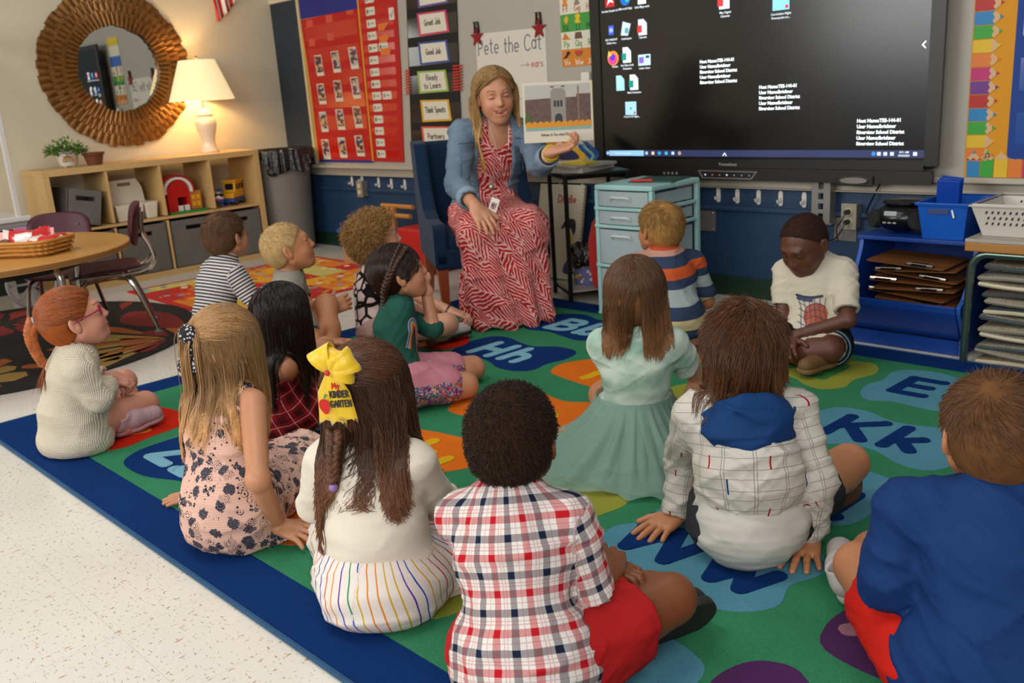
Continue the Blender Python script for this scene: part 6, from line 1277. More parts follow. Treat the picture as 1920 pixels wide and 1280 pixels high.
    for q in (-1, 1):
        a = P.arms[q]
        if a.get('hand') is None: continue
        hd = a['hand']; hsz = hd.get('s', 1.0)*(s if not adult else 1.42*s); w_ = a['wr']; G = Fd(w_-.15*max(1, hsz), w_+.15*max(1, hsz), .0026 if hsz < 1.2 else .003)
        G.cap(w_-nrm(w_-a['el'])*.03, w_, P.r['wr']*1.02, P.r['wr']*.98, k=.01)
        hand(G, w_, hd['d'], hd['n'], hd.get('side', -q), hsz, hd.get('curl', (.25, .3, .35, .4)), hd.get('spread', .16), hd.get('thumb', (.9, .3)))
        v, qq = G.mesh(); Vs.append(v); Qs.append(qq+n0); n0 += len(v); att.append(np.zeros(len(v))); atb.append(np.zeros(len(v))); atl.append(np.zeros(len(v)))
    V = np.concatenate(Vs); V[:, 2] = np.maximum(V[:, 2], .0128); Q = np.concatenate(Qs); bc = np.tile(np.array(hx(brow)), (len(V), 1))
    o = link_mesh('person', V, Q, [], [skin(tone, skin_hex)], None, None, True, dict(lip=np.concatenate(att), brow=np.concatenate(atb), blush=np.concatenate(atl), browc=bc), loc=(pel[0], pel[1], .0))
    tag(o, label, 'person'); P.o = o
    if eyes == 'open':
        for q in (-1, 1):
            c = head+hs*(H @ np.array([q*.029, .0635, .004])); m = MB(); m.sphere(tuple(c), .0118*hs, su=20, sv=14); e = m.build('eye', mat('eye_'+iris, iris, .08, fn=lambda n, c_: n.ramp(n.attr('iris').outputs['Fac'], [(0, (.01, .01, .01)), (.16, (.01, .01, .01)), (.17, c_), (.42, tuple(x*.6 for x in c_)), (.44, (.72, .68, .64)), (1, (.7, .66, .62))])), o, smooth=True, auto=False)
            L = np.array([v.co for v in e.data.vertices])+ORG[o.name]-c; g = 1-(L @ H[:, 1])/(.0118*hs); at_ = e.data.attributes.new('iris', 'FLOAT', 'POINT'); at_.data.foreach_set('value', np.clip(g, 0, 1).astype(np.float32))
    if smile:
        m = MB(); m.sphere((0, .062, -.0495), (.0225, .0168, .0056), su=20, sv=8); vv = np.array(m.v)*P.hsc; m.v = [tuple(x) for x in (head+hs*(vv @ H.T))]; m.build('teeth', mat('teeth', 'd8d0c4', .25), o, smooth=True, auto=False)
    return P
def torso_f(P, F, g, k=.03, hem=None):
    sp, r = P.sp, P.r; rt = P.B[:, 0]; c = [((0, 0, hem), (0, 0, -1))] if hem is not None else None
    F.cap(P.pel-rt*.035*P.s, P.pel+rt*.035*P.s, r['pel'], grow=g, k=k, flat=(P.B[:, 1], .86), clip=c)
    F.cap(sp[0], sp[1], r['pel'], r['wai'], grow=g, k=k, flat=P.flat, clip=c); F.cap(sp[1], sp[2], r['wai'], r['che'], grow=g, k=k, flat=(P.flat[0], .76), clip=c)
    F.cap(sp[2], sp[3], r['che'], r['up'], grow=g, k=k, flat=(P.flat[0], .74)); F.cap(P.sh[-1]*.86+P.sh[1]*.14, P.sh[1]*.86+P.sh[-1]*.14, r['sh']*.98, grow=g, k=k)
    F.cap(sp[3], P.nek, r['up']*.55, .042*P.hs, grow=g*.5, k=k)
def arm_f(P, F, q, g, end, k=.02, cuff=True, flare=0.0):
    """sleeve down to `end`: 0..1 along the upper arm, 1..2 along the forearm"""
    a = P.arms[q]; t = min(end, 1.0); e = a['sh']+(a['el']-a['sh'])*t; r1 = P.r['ua']+(P.r['el']-P.r['ua'])*t
    d = nrm(a['el']-a['sh']); cl = [(e, d)] if end < 1 else None; F.cap(a['sh'], e+(d*.05 if end < 1 else 0), P.r['ua'], r1, grow=g+flare*0, k=k, clip=cl)
    if end > 1:
        t = end-1; e = a['el']+(a['wr']-a['el'])*t; d = nrm(a['wr']-a['el']); r1 = P.r['el']+(P.r['wr']-P.r['el'])*t; F.cap(a['el'], e+d*.03, P.r['el'], r1, grow=g, k=k*.7, clip=[(e, d)])
    return e, d, r1
def garment(P, name, mt, g=.009, sleeves=(None, None), hem=None, seed=1, amp=.004, h=None, neck=True, extra=None, cut=None, label=None, fsc=1.0, torso=True, smooth_k=.03, collar=None, par=None, bones=None, wfn=None):
    h = h or P.h; ex = .06; F = Fd(P.lo-ex, P.hi+ex, h)
    if torso: torso_f(P, F, g, smooth_k, hem)
    ends = []
    for q, e in zip((-1, 1), sleeves):
        if e is not None: ends.append(arm_f(P, F, q, g, e))
    if extra: extra(F)
    F.warp(wfn or (lambda V: -folds(V, seed, amp, fsc)), .03)
    if neck: F.cap(P.nek-nrm(P.nek-P.sp[2])*.004, P.head, .0435*P.hs, .052*P.hs, k=.004, op='s')
    for e, d, r1 in ends: F.cap(e-d*.012, e+d*.05, r1+g*.35, k=.002, op='s')
    if cut: cut(F)
    if collar: collar(F)
    F2 = Fd.__new__(Fd); F2.lo, F2.h, F2.n, F2.D = F.lo, F.h, F.n, F.D; P.cf = getattr(P, 'cf', [])+[F2]
    V, Q = F.mesh()
    b = bones or [(P.sp[0], P.sp[3], .10*P.s, -P.B[:, 1], 0)]+[(P.arms[q]['sh']+(P.arms[q]['el']-P.arms[q]['sh'])*.12, P.arms[q]['el'], .042*P.s, -P.B[:, 1], .3) for q in (-1, 1)]+[(P.arms[q]['el'], P.arms[q]['wr'], .034*P.s, -P.B[:, 1], .46) for q in (-1, 1)]
    o = link_mesh(name, V, Q, [], [mt], None, par or P.o, True, dict(uvw=bones_uv(V, b)))
    if label: o['label'] = label
    return o
def shorts(P, name, mt, frac=.7, g=.012, gp=None, seed=3, amp=.004, top=None, h=None, label=None, extra=None):
    h = h or P.h; F = Fd(P.lo-.06, P.hi+.06, h); rt = P.B[:, 0]; cl = [(P.pel+np.array([0, 0, top if top else .07]), (0, 0, 1))]
    F.cap(P.pel-rt*.035*P.s, P.pel+rt*.035*P.s, P.r['pel'], grow=g if gp is None else gp, k=.02, flat=(P.B[:, 1], .86), clip=cl); ends = []
    for q in P.legs:
        L = P.legs[q]; t = min(frac, 1); e = L['hip']+(L['kn']-L['hip'])*t; d = nrm(L['kn']-L['hip']); r1 = P.r['hip']+(P.r['kn']-P.r['hip'])*t
        F.cap(L['hip'], e+d*(.05 if frac < 1 else 0), P.r['hip'], r1, grow=g, k=.022, clip=[(e, d)] if frac < 1 else None)
        if frac > 1: t = frac-1; e = L['kn']+(L['an']-L['kn'])*t; d = nrm(L['an']-L['kn']); r1 = P.r['kn']*(1-t)+P.r['an']*t; F.cap(L['kn'], e+d*.04, P.r['kn'], r1, grow=g, k=.015, clip=[(e, d)])
        ends.append((e, d, r1))
    if extra: extra(F)
    F.warp(lambda V: -folds(V, seed, amp), .03)
    for e, d, r1 in ends: F.cap(e-d*.015, e+d*.05, r1+g*.35, k=.002, op='s')
    V, Q = F.mesh(); o = link_mesh(name, V, Q, [], [mt], None, P.o, True, dict(uvw=bones_uv(V, [(L['hip'], L['kn'], .07, (0, 0, -1), 0) for L in P.legs.values()])))
    if label: o['label'] = label
    return o
def shoe(P, q, heel, toe, upv, mu, ms, s=1.0, label=None, name='shoe', w=.033):
    """a shoe from heel to toe, upv pointing from the sole to the ankle"""
    heel, toe = np.array(heel, float), np.array(toe, float); d = nrm(toe-heel); u = nrm(np.array(upv)-d*np.dot(upv, d)); L = np.linalg.norm(toe-heel); F = Fd(np.minimum(heel, toe)-.09, np.maximum(heel, toe)+.09, .0035)
    A = lambda a, b: heel+d*a*L+u*b*s
    F.cap(A(.12, .030), A(.45, .030), .031*s, .032*s, k=.01); F.cap(A(.45, .026), A(.88, .020), .033*s, .029*s, k=.02); F.cap(A(.16, .03), A(.20, .065), .030*s, .028*s, k=.015, clip=[(A(.2, .068), u)])
    F.plane(A(0, .010), -u); F.cap(A(.17, .06), A(.18, .09), .021*s, k=.003, op='s'); V, Q = F.mesh(); o = link_mesh(name, V, Q, [], [mu], None, P.o, True)
    F = Fd(np.minimum(heel, toe)-.09, np.maximum(heel, toe)+.09, .0035); sd = np.cross(d, u)
    F.cap(A(.14, .004), A(.5, .004), .034*s, .034*s, k=.01, flat=None); F.cap(A(.5, .004), A(.88, .004), .035*s, .033*s, k=.02); F.plane(A(0, .013), u, k=.002); F.plane(A(0, -.004), -u, k=.002)
    V, Q = F.mesh(); link_mesh('sole', V, Q, [], [ms], None, o, True); ORG[o.name] = ORG[P.o.name]
    if label: o['label'] = label
    return o
# ------------------------------------------------------------------ hair
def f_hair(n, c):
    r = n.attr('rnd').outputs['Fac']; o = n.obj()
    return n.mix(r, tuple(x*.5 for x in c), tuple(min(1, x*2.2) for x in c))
def hmat(k, h, rough=.42): m = mat('hair_'+k, h, rough, fn=f_hair, spec=.35); m['c'] = hx(h); return m
CC, CRr = np.array([0, -.014, .024]), np.array([.073, .088, .077])
def hair_cap(P, mt, t=.012, front=.052, frontz=.052, nape=-.045, amp=.003, nsc=60, sides=0, name='hair', earr=.026, h=.0032, extra=None, tiltn=.45, rnd=.35, par=None, stretch=(1, 1, 1.25)):
    F = Fd((-.12, -.14, -.14), (.12, .13, .14), h); F.ell(CC, CRr, grow=t, k=.005); F.ell((0, -.035, -.01), (.066, .062, .060), grow=t, k=.02)
    if extra: extra(F)
    F.warp(lambda V: amp*sn(V*np.array(stretch), nsc, 3), .02)
    F.plane((0, front, frontz), (0, .75, -.66), k=.008); F.plane((0, 0, nape+.012), (0, tiltn, -1), k=.006)
    for s in (-1, 1): F.ell((s*.085, -.006, -.012), (.024, earr, earr*1.25), k=.006, op='s')
    V, Q = F.mesh(); rn = rnd+.12*sn(V, 70, 9); W = P.head+P.hs*(V @ P.H.T)
    P.capV = (V, front, frontz, nape, tiltn); mt = mat(mt.name+'_cap', tuple(mt['c']), .9, fn=f_hair, spec=.1)
    return link_mesh(name, W, Q, [], [mt], None, par or P.o, True, dict(rnd=np.clip(rn, 0, 1)))
def cap_roots(P, n, seed, t=.012, front=.052, frontz=.052, nape=-.04, ear=.026, tiltn=.45):
    r = np.random.RandomState(seed); d = r.normal(size=(n*4, 3)); d /= np.linalg.norm(d, axis=1)[:, None]; p = CC+d*(CRr+t*.7)
    ok = ((p[:, 1]-front)*.75-(p[:, 2]-frontz)*.66 < 0) & ((p[:, 1])*tiltn-(p[:, 2]-nape-.012) < 0) & (((np.abs(p[:, 0])-.08)/.024)**2+((p[:, 1]+.006)/ear)**2+((p[:, 2]+.012)/(ear*1.25))**2 > 1)
    p = p[ok][:n]; nn = (p-CC)/(CRr+t)**2; nn /= np.linalg.norm(nn, axis=1)[:, None]; return p, nn
def toW(P, L): return P.head+P.hs*(L @ P.H.T)
def add_strands(P, W, mt, rad, name='hair_strands', seed=0, par=None, sides=3, rnd=None, taper=True, tip=0.0):
    N, S, _ = W.shape; rs = np.random.RandomState(seed); rd = np.linspace(1, .35, S) if taper else np.ones(S)
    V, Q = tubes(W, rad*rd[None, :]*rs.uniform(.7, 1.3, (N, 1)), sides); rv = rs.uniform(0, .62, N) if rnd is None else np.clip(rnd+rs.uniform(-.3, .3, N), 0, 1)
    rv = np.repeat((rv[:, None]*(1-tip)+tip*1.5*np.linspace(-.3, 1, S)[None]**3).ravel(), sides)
    return link_mesh(name, V, Q, [], [mt], None, par or P.o, True, dict(rnd=rv))
def short_hair(P, mt, n=2600, L=.022, lift=.35, seed=0, t=.010, crown=(0, -.055, .085), S=5, rad=.0011, curl=0.0, front=.052, frontz=.052, nape=-.04, fwd=0.0, par=None, side=0.0, grad=True):
    V, fr_, fz_, na_, ti_ = P.capV; r = np.random.RandomState(seed+1); ok = ((V[:, 1]-fr_)*.75-(V[:, 2]-fz_)*.66 < -.003) & (V[:, 1]*ti_-(V[:, 2]-na_-.012) < -.0035) & (np.hypot(np.abs(V[:, 0])-.085, np.hypot(V[:, 1]+.006, V[:, 2]+.012)) > .025)
    V = V[ok]; p = V[r.randint(0, len(V), n)]+r.normal(size=(n, 3))*.0015; nn = (p-CC)/(CRr+t)**2; nn /= np.linalg.norm(nn, axis=1)[:, None]; N = len(p); c = np.array(crown)
    away = p-c; away -= nn*(away*nn).sum(1)[:, None]; away /= np.linalg.norm(away, axis=1)[:, None]+1e-6; away += .45*np.stack([sn(p, 45, seed+i) for i in (1, 2, 3)], 1); away += np.array([side, fwd, 0])+.45*np.cross(nn, away); away -= nn*(away*nn).sum(1)[:, None]; away /= np.linalg.norm(away, axis=1)[:, None]
    ll = L*r.uniform(.6, 1.25, N)
    if grad: ll *= np.clip(.55+.45*(p[:, 2]+.03)/.08, .42, 1.1)
    jit = r.normal(size=(N, 3))*.22; d = away+nn*lift+jit; d /= np.linalg.norm(d, axis=1)[:, None]; W = np.zeros((N, S, 3)); q = p-nn*.004; ph = r.rand(N)*6.3
    for i in range(S):
        W[:, i] = q
        if curl: tt = i*1.3+ph; d = away*.3+nn*(lift+.3*np.sin(tt*.7))[:, None]*1+np.cross(nn, away)*np.sin(tt)[:, None]*curl+away*np.cos(tt)[:, None]*curl; d /= np.linalg.norm(d, axis=1)[:, None]
        else: d = d+away*.18-nn*.16*lift; d /= np.linalg.norm(d, axis=1)[:, None]
        q = q+d*(ll/(S-1))[:, None]; k = np.linalg.norm((q-CC)/(CRr+t*.8), axis=1)[:, None]; q = np.where(k < 1, CC+(q-CC)/k, q)
    return add_strands(P, toW(P, W), mt, rad*P.hs, seed=seed, par=par)
def long_hair(P, mt, n=1500, L=(.25, .32), seed=0, t=.012, S=22, rad=.0014, wave=.004, wl=.05, part=0.0, front=.058, frontz=.056, nape=-.05, clump=.5, coll=(), par=None, back=.45, g=.55, roots=None, name='hair_strands', rnd=None, ncl=60, pull=None, low=None, lf=None, pf=None, tip=.25, fym=.052, fx=.062):
    p, nn = cap_roots(P, n, seed, t, front, frontz, nape) if roots is None else roots; r = np.random.RandomState(seed+2); N = len(p)
    away = np.stack([np.sign(p[:, 0]-part)*(.35+np.abs(p[:, 0])*6), -back-0*p[:, 0], -.1+0*p[:, 0]], 1); away += r.normal(size=(N, 3))*.08; away -= nn*(away*nn).sum(1)[:, None]; away /= np.linalg.norm(away, axis=1)[:, None]
    q = toW(P, p+nn*.0065); d = away @ P.H.T; ll = r.uniform(L[0], L[1], N)*P.hs*(lf(p) if lf else 1); step = (ll/(S-1))[:, None]; W = np.zeros((N, S, 3)); G = np.array([0, 0, -1.0]) if pull is None else nrm(pull)
    if pf is not None: G = np.array([nrm(x) for x in pf(p)])
    ci = r.randint(0, ncl, N)
    for i in range(S):
        W[:, i] = q; d = d*(1-g)+G*g+r.normal(size=(N, 3))*.03; d /= np.linalg.norm(d, axis=1)[:, None]; q = q+d*step
        lq = (q-P.head) @ P.H/P.hs; k = np.linalg.norm((lq-CC)/(CRr+t+.0035), axis=1)[:, None]; lq2 = np.where(k < 1, CC+(lq-CC)/k, lq)
        kn_ = np.hypot(lq2[:, 0], lq2[:, 1]+.03)[:, None]; m_ = (lq2[:, 2:3] < -.01) & (lq2[:, 2:3] > -.13) & (kn_ < .055); lq2[:, :2] = np.where(m_, np.array([0, -.03])+(lq2[:, :2]-np.array([0, -.03]))*(.055/np.maximum(kn_, 1e-4)), lq2[:, :2])
        lq2[:, 0] = np.where(lq2[:, 2] > -.14, np.clip(lq2[:, 0], -.098, .098), lq2[:, 0])
        fz = (lq2[:, 1] > .015) & (lq2[:, 2] < .082); mx = fx*np.clip((.085-lq2[:, 2])/.045, 0, 1); lq2[:, 0] = np.where(fz & (np.abs(lq2[:, 0]-part) < mx), part+np.sign(lq2[:, 0]-part+1e-6)*mx, lq2[:, 0]); lq2[:, 1] = np.where(fz & (lq2[:, 2] < .05), np.minimum(lq2[:, 1], fym), lq2[:, 1])
        q = toW(P, lq2)
        for a, b, ra in coll:
            ab = b-a; tt = np.clip((q-a)@ab/(ab@ab), 0, 1); c = a+np.outer(tt, ab); v = q-c; dd = np.linalg.norm(v, axis=1); rr_ = ra; m = dd < rr_; q = np.where(m[:, None], c+v/np.maximum(dd, 1e-5)[:, None]*rr_, q)
        q = push(P, q)
        if low is not None: q[:, 2] = np.maximum(q[:, 2], low)
        dn = q-W[:, i]; d = dn/(np.linalg.norm(dn, axis=1)[:, None]+1e-9)
    if clump:
        key = np.argsort(np.argsort(W[:, -1, 0]*3+W[:, -1, 1]*7)); ci = (key*ncl//N); tv = np.linspace(0, 1, S)[None, :, None]**1.5*clump
        for c in range(ncl):
            m = ci == c
            if m.sum() > 1: mean = W[m].mean(0, keepdims=True); W[m] = W[m]*(1-tv)+mean*tv
    if wave:
        ph = (ci*2.399) % 6.28+r.uniform(-.3, .3, N); s_ = np.linspace(0, 1, S)[None]*ll[:, None]; tn = nrm(np.cross([0, 0, 1], P.B[:, 1])); a = wave*np.clip(np.linspace(-.3, 1.2, S), 0, 1)[None]
        W += (a*np.sin(s_/wl*6.28+ph[:, None]))[:, :, None]*tn+(a*.7*np.cos(s_/wl*6.28+ph[:, None]*1.7))[:, :, None]*P.B[:, 1]
    W = push(P, W.reshape(-1, 3), .0045).reshape(N, S, 3)
    for _ in range(3): W[:, 1:-1] = (W[:, :-2]+2*W[:, 1:-1]+W[:, 2:])/4
    return add_strands(P, W, mt, rad, name, seed, par, rnd=rnd, tip=tip)
def gathered(P, mt, tie, n=900, seed=0, t=.013, S=12, rad=.0012, front=.055, frontz=.055, nape=-.045, region=None, par=None, name='hair_strands', rnd=None):
    p, nn = cap_roots(P, n, seed, t, front, frontz, nape)
    if region is not None: m = region(p); p, nn = p[m], nn[m]
    tie = np.array(tie); a = (p-CC)/(CRr+t); b = (tie-CC)/(CRr+t); bl = np.linalg.norm(b); tt = np.linspace(0, 1, S)[None, :, None]; r = np.random.RandomState(seed)
    q = a[:, None]*(1-tt)+(b/bl)[None, None]*tt+r.normal(size=(len(p), 1, 3))*.04*np.sin(tt*3.14); q /= np.linalg.norm(q, axis=2, keepdims=True); lift = 1+.03*np.sin(tt*3.14)+(bl-1)*tt**6; W = CC+q*(CRr+t)*lift
    return add_strands(P, toW(P, W), mt, rad*P.hs, name, seed, par, rnd=rnd)
def braid(P, mt, pts, r0=.016, r1=.009, n=16, par=None, name='braid', tail=.03):
    pts = [np.array(p, float) for p in arcp(pts, 8)]; A = np.array(pts); L = np.r_[0, np.cumsum(np.linalg.norm(np.diff(A, axis=0), axis=1))]; F = Fd(A.min(0)-.05, A.max(0)+.05, .0026); tot = L[-1]
    for i in range(n):
        for s in (-1, 1):
            t = (i+.5*(s > 0))/n*tot; c = np.array([np.interp(t, L, A[:, j]) for j in range(3)]); c2 = np.array([np.interp(min(t+.01, tot), L, A[:, j]) for j in range(3)]); c0 = np.array([np.interp(max(t-.01, 0), L, A[:, j]) for j in range(3)]); tg = nrm(c2-c0)
            view = nrm(CAMP-c); sd = nrm(np.cross(tg, view)); r = r0+(r1-r0)*t/tot; ax = nrm(tg*.8-sd*s*.75); Rm = np.stack([ax, nrm(np.cross(view, ax)), view], 1); F.ell(c+sd*s*r*.52, (r*1.15, r*.62, r*.8), Rm=Rm, k=.0012)
    F.warp(lambda V: .0006*np.sin(sn(V, 90, 2)*6), .01); V, Q = F.mesh(); return link_mesh(name, V, Q, [], [mt], None, par or P.o, True, dict(rnd=np.clip(.5+.2*sn(V, 120, 4), 0, 1)))
# ================================================================== cloth patterns
def uvw(n): return n.xyz(n.attr('uvw').outputs['Vector'])
def weave(f=900): return lambda n: n.noise(n.obj(), f, 2)
def cloth(name, h='808080', **k): k.setdefault('rough', .82); k.setdefault('spec', .18); k.setdefault('hfn', lambda n: n.noise(n.obj(), 420, 2)); k.setdefault('hd', .0006); return mat('cloth_'+name, h, **k)
def f_knit(n): X = n.xyz(n.obj()); h = n.m('MULTIPLY', n.m('ADD', X[0], X[1]), .72); a = n.m('SINE', n.m('MULTIPLY', n.m('ADD', h, X[2]), 640)); b = n.m('SINE', n.m('MULTIPLY', n.m('SUBTRACT', h, X[2]), 640)); return n.m('MULTIPLY', a, b)
def f_stripes(period, c1, c2, w=.45, ax=1):
    def f(n, c): return n.mix(n.band(uvw(n)[ax], period, 0, w), hx(c1), hx(c2))
    return f
def f_plaid(n, c):
    U = uvw(n); u, v = U[0], U[1]; base = hx('d6cfc8')
    def one(t, ph):
        t = n.m('ADD', t, ph); r = n.band(t, .062, .0, .20); w = n.band(t, .062, .50, .70); t1 = n.m('MAXIMUM', n.band(t, .062, .29, .325), n.band(t, .062, .38, .41)); t2 = n.band(t, .062, .84, .87); return r, w, n.m('MAXIMUM', t1, t2)
    ru, nu, tu = one(u, .008); rv, nv, tv = one(v, .0)
    c1 = n.mix(n.m('MULTIPLY', n.m('ADD', ru, rv), .62), base, hx('b00f1c')); c1 = n.mix(n.m('MULTIPLY', n.m('ADD', nu, nv), .62), c1, hx('121b33')); c1 = n.mix(n.m('MULTIPLY', n.m('MAXIMUM', tu, tv), .4), c1, hx('a83a44')); return c1
def f_redplaid(n, c):
    U = uvw(n); a = n.m('ADD', U[0], n.m('MULTIPLY', U[1], .35)); b = n.m('SUBTRACT', U[1], n.m('MULTIPLY', U[0], .35))
    k = n.m('MAXIMUM', n.band(a, .045, 0, .5), n.band(b, .045, 0, .5)); c1 = n.mix(n.m('MULTIPLY', n.m('ADD', n.band(a, .045, 0, .45), n.band(b, .045, 0, .45)), .42), hx('8f0d16'), hx('1d0a10'))
    return n.mix(n.m('MAXIMUM', n.band(a, .045, .70, .735), n.band(b, .045, .70, .735)), c1, hx('c9a8a8'))
def f_floral(n, c):
    o = n.obj(); v1 = n.vor(o, 33); d = v1.outputs['Distance']; cc = n.xyz(v1.outputs['Color']); w = n.noise(o, 90, 3, 1.5)
    petal = n.m('LESS_THAN', d, n.m('MULTIPLY_ADD', w, .62, .16)); ring = n.m('LESS_THAN', n.m('ABSOLUTE', n.m('SUBTRACT', n.m('FRACT', n.m('MULTIPLY', n.m('ADD', d, n.m('MULTIPLY', w, .25)), 8)), .5)), .16)
    dark = n.m('MULTIPLY', petal, n.m('GREATER_THAN', cc[0], .38)); outl = n.m('MULTIPLY', n.m('MULTIPLY', petal, ring), n.m('LESS_THAN', cc[0], .38))
    v2 = n.vor(o, 70); lf = n.m('MULTIPLY', n.m('LESS_THAN', v2.outputs['Distance'], .22), n.m('GREATER_THAN', n.xyz(v2.outputs['Color'])[0], .55))
    base = n.mix(n.m('MULTIPLY', n.band(n.xyz(o)[2], .006, 0, .4), .35), hx('d6ae9c'), hx('c48f80')); g = n.mix(n.m('MULTIPLY', ring, .7), hx('2c2b33'), hx('7d7680'))
    return n.mix(dark, n.mix(n.m('MAXIMUM', outl, lf), base, hx('2f2b33')), g)
def f_crayon(n, c):
    U = uvw(n); a = n.m('ADD', U[0], n.m('MULTIPLY', U[1], .35)); a = n.m('ADD', a, n.m('MULTIPLY', n.noise(n.obj(), 8, 1), .03)); k = n.m('FLOOR', n.m('DIVIDE', a, .022)); h = n.m('FRACT', n.m('MULTIPLY', n.m('SINE', n.m('MULTIPLY', k, 12.99)), 437.5))
    col = n.ramp(h, [(0, hx('c23a2a')), (.17, hx('d8822a')), (.34, hx('5a3f9a')), (.5, hx('2f8a4f')), (.67, hx('2a4fa8')), (.84, hx('c9a02a'))], 'CONSTANT')
    return n.mix(n.band(a, .022, .0, .16), hx('dcd2c8'), col)
def f_leafdress(n, c):
    X = n.xyz(n.obj()); h = n.m('ADD', n.m('MULTIPLY', X[0], .53), n.m('MULTIPLY', X[1], .85)); w = n.m('ADD', X[2], n.m('MULTIPLY', n.m('SUBTRACT', n.m('MULTIPLY', X[0], .85), n.m('MULTIPLY', X[1], .53)), -.8))
    u = n.m('MULTIPLY_ADD', w, .45, h); p = n.comb(u, n.m('MULTIPLY', w, .62)); vo = n.vor(p, 10.5, rnd=.75); P0 = n.xyz(vo.outputs['Position']); cr = n.xyz(vo.outputs['Color'])
    a = n.m('MULTIPLY_ADD', cr[0], 1.3, -.25); du = n.m('SUBTRACT', u, P0[0]); dv = n.m('SUBTRACT', n.m('MULTIPLY', w, .62), P0[1]); ca, sa = n.m('COSINE', a), n.m('SINE', a)
    lu = n.m('ADD', n.m('MULTIPLY', du, ca), n.m('MULTIPLY', dv, sa)); lv = n.m('SUBTRACT', n.m('MULTIPLY', dv, ca), n.m('MULTIPLY', du, sa)); al = n.m('ABSOLUTE', lu)
    s_ = n.m('ADD', n.m('DIVIDE', n.m('SUBTRACT', lv, n.m('MULTIPLY', al, 1.1)), .0175), n.m('MULTIPLY', n.noise(n.obj(), 40, 2), 1.1)); st = n.m('LESS_THAN', n.m('FRACT', s_), n.m('MULTIPLY_ADD', n.noise(n.obj(), 10, 2), .6, .10))
    return n.mix(n.m('MAXIMUM', st, n.m('LESS_THAN', al, .0022)), hx('a81c20'), hx('dba69e'))
def f_denim(n, c): o = n.obj(); return n.mix(n.noise(o, 7, 4), hx('46586a'), hx('7c90a0'))
def f_tie(n, c): return n.mix(n.ramp(n.noise(n.obj(), 9, 3), [(.42, (0, 0, 0)), (.6, (1, 1, 1))]), hx('c4cfc2'), hx('8fae9c'))
def f_jacket(n, c):
    U = uvw(n); u = n.m('ADD', U[0], n.m('MULTIPLY', n.noise(n.obj(), 4, 1), .02)); v = U[1]; L = n.m('MAXIMUM', n.m('MAXIMUM', n.band(u, .052, 0, .03), n.band(u, .052, .10, .125)), n.m('MAXIMUM', n.band(v, .046, 0, .035), n.band(n.m('ADD', v, n.m('MULTIPLY', u, .0)), .046, .55, .58)))
    k = n.m('MULTIPLY', n.band(u, .104, .26, .29), n.band(v, .115, .2, .45)); k2 = n.m('MULTIPLY', n.band(u, .156, .72, .74), n.band(v, .14, .6, .85))
    return n.mix(k2, n.mix(k, n.mix(n.m('MULTIPLY', L, .6), hx('c4beb2'), hx('4a4a4a')), hx('9c1a22')), hx('1c3c6a'))
def f_rug5(n, c): 
    v = uvw(n)[1]; v = n.m('ADD', v, n.m('MULTIPLY', uvw(n)[0], 0))
    return n.ramp(n.m('FRACT', n.m('MULTIPLY_ADD', v, 1/.40, .13)), [(0, hx('b8492a')), (.07, hx('2f3d55')), (.16, hx('b0846a')), (.26, hx('2f3d55')), (.36, hx('bfae82')), (.46, hx('2f3d55')), (.57, hx('98a3a0')), (.68, hx('2f3d55')), (.76, hx('c2542a')), (.86, hx('2f3d55')), (.95, hx('b98a78'))], 'CONSTANT')
def f_cow(n, c): v = n.vor(n.obj(), 20, 'DISTANCE_TO_EDGE'); return n.mix(n.m('LESS_THAN', v.outputs['Distance'], n.m('MULTIPLY_ADD', n.noise(n.obj(), 9, 1), .35, -.04)), hx('cdb3ab'), hx('15100e'))
def f_sequin(n, c):
    v = n.vor(n.obj(), 210); cc = n.xyz(v.outputs['Color']); z = n.xyz(n.obj())[2]; m = n.m('LESS_THAN', n.m('ADD', z, n.m('MULTIPLY', n.noise(n.obj(), 30), .05)), .135)
    col = n.ramp(cc[0], [(0, hx('5a2a8a')), (.2, hx('1f5f8f')), (.4, hx('c8b8a8')), (.55, hx('b81e4a')), (.7, hx('d0782a')), (.85, hx('2a8a7a'))], 'CONSTANT')
    return n.mix(n.m('MULTIPLY', m, n.m('LESS_THAN', cc[1], .75)), hx('c07a88'), col)
def coll_of(P, g=.02):
    L = [(P.sp[i], P.sp[i+1], (P.r['pel'], P.r['wai'], P.r['che'])[i]*.84+g) for i in range(3)]; L += [(P.sh[-1], P.sh[1], P.r['sh']+g)]
    return L+[(P.arms[q]['sh'], P.arms[q]['el'], P.r['ua']+g*.7) for q in (-1, 1)]
def fl(d, n=(0, 0, 1), **k): return dict(d=d, n=n, **k)
def dirw(a, b): return nrm(np.array(b)-np.array(a))
M_sw = mat('sole_white', 'cfc8be', .5); M_sb = mat('sole_black', '12100f', .6); M_shw = mat('shoe_white', 'b9b0ac', .6, bump=(200, .001))
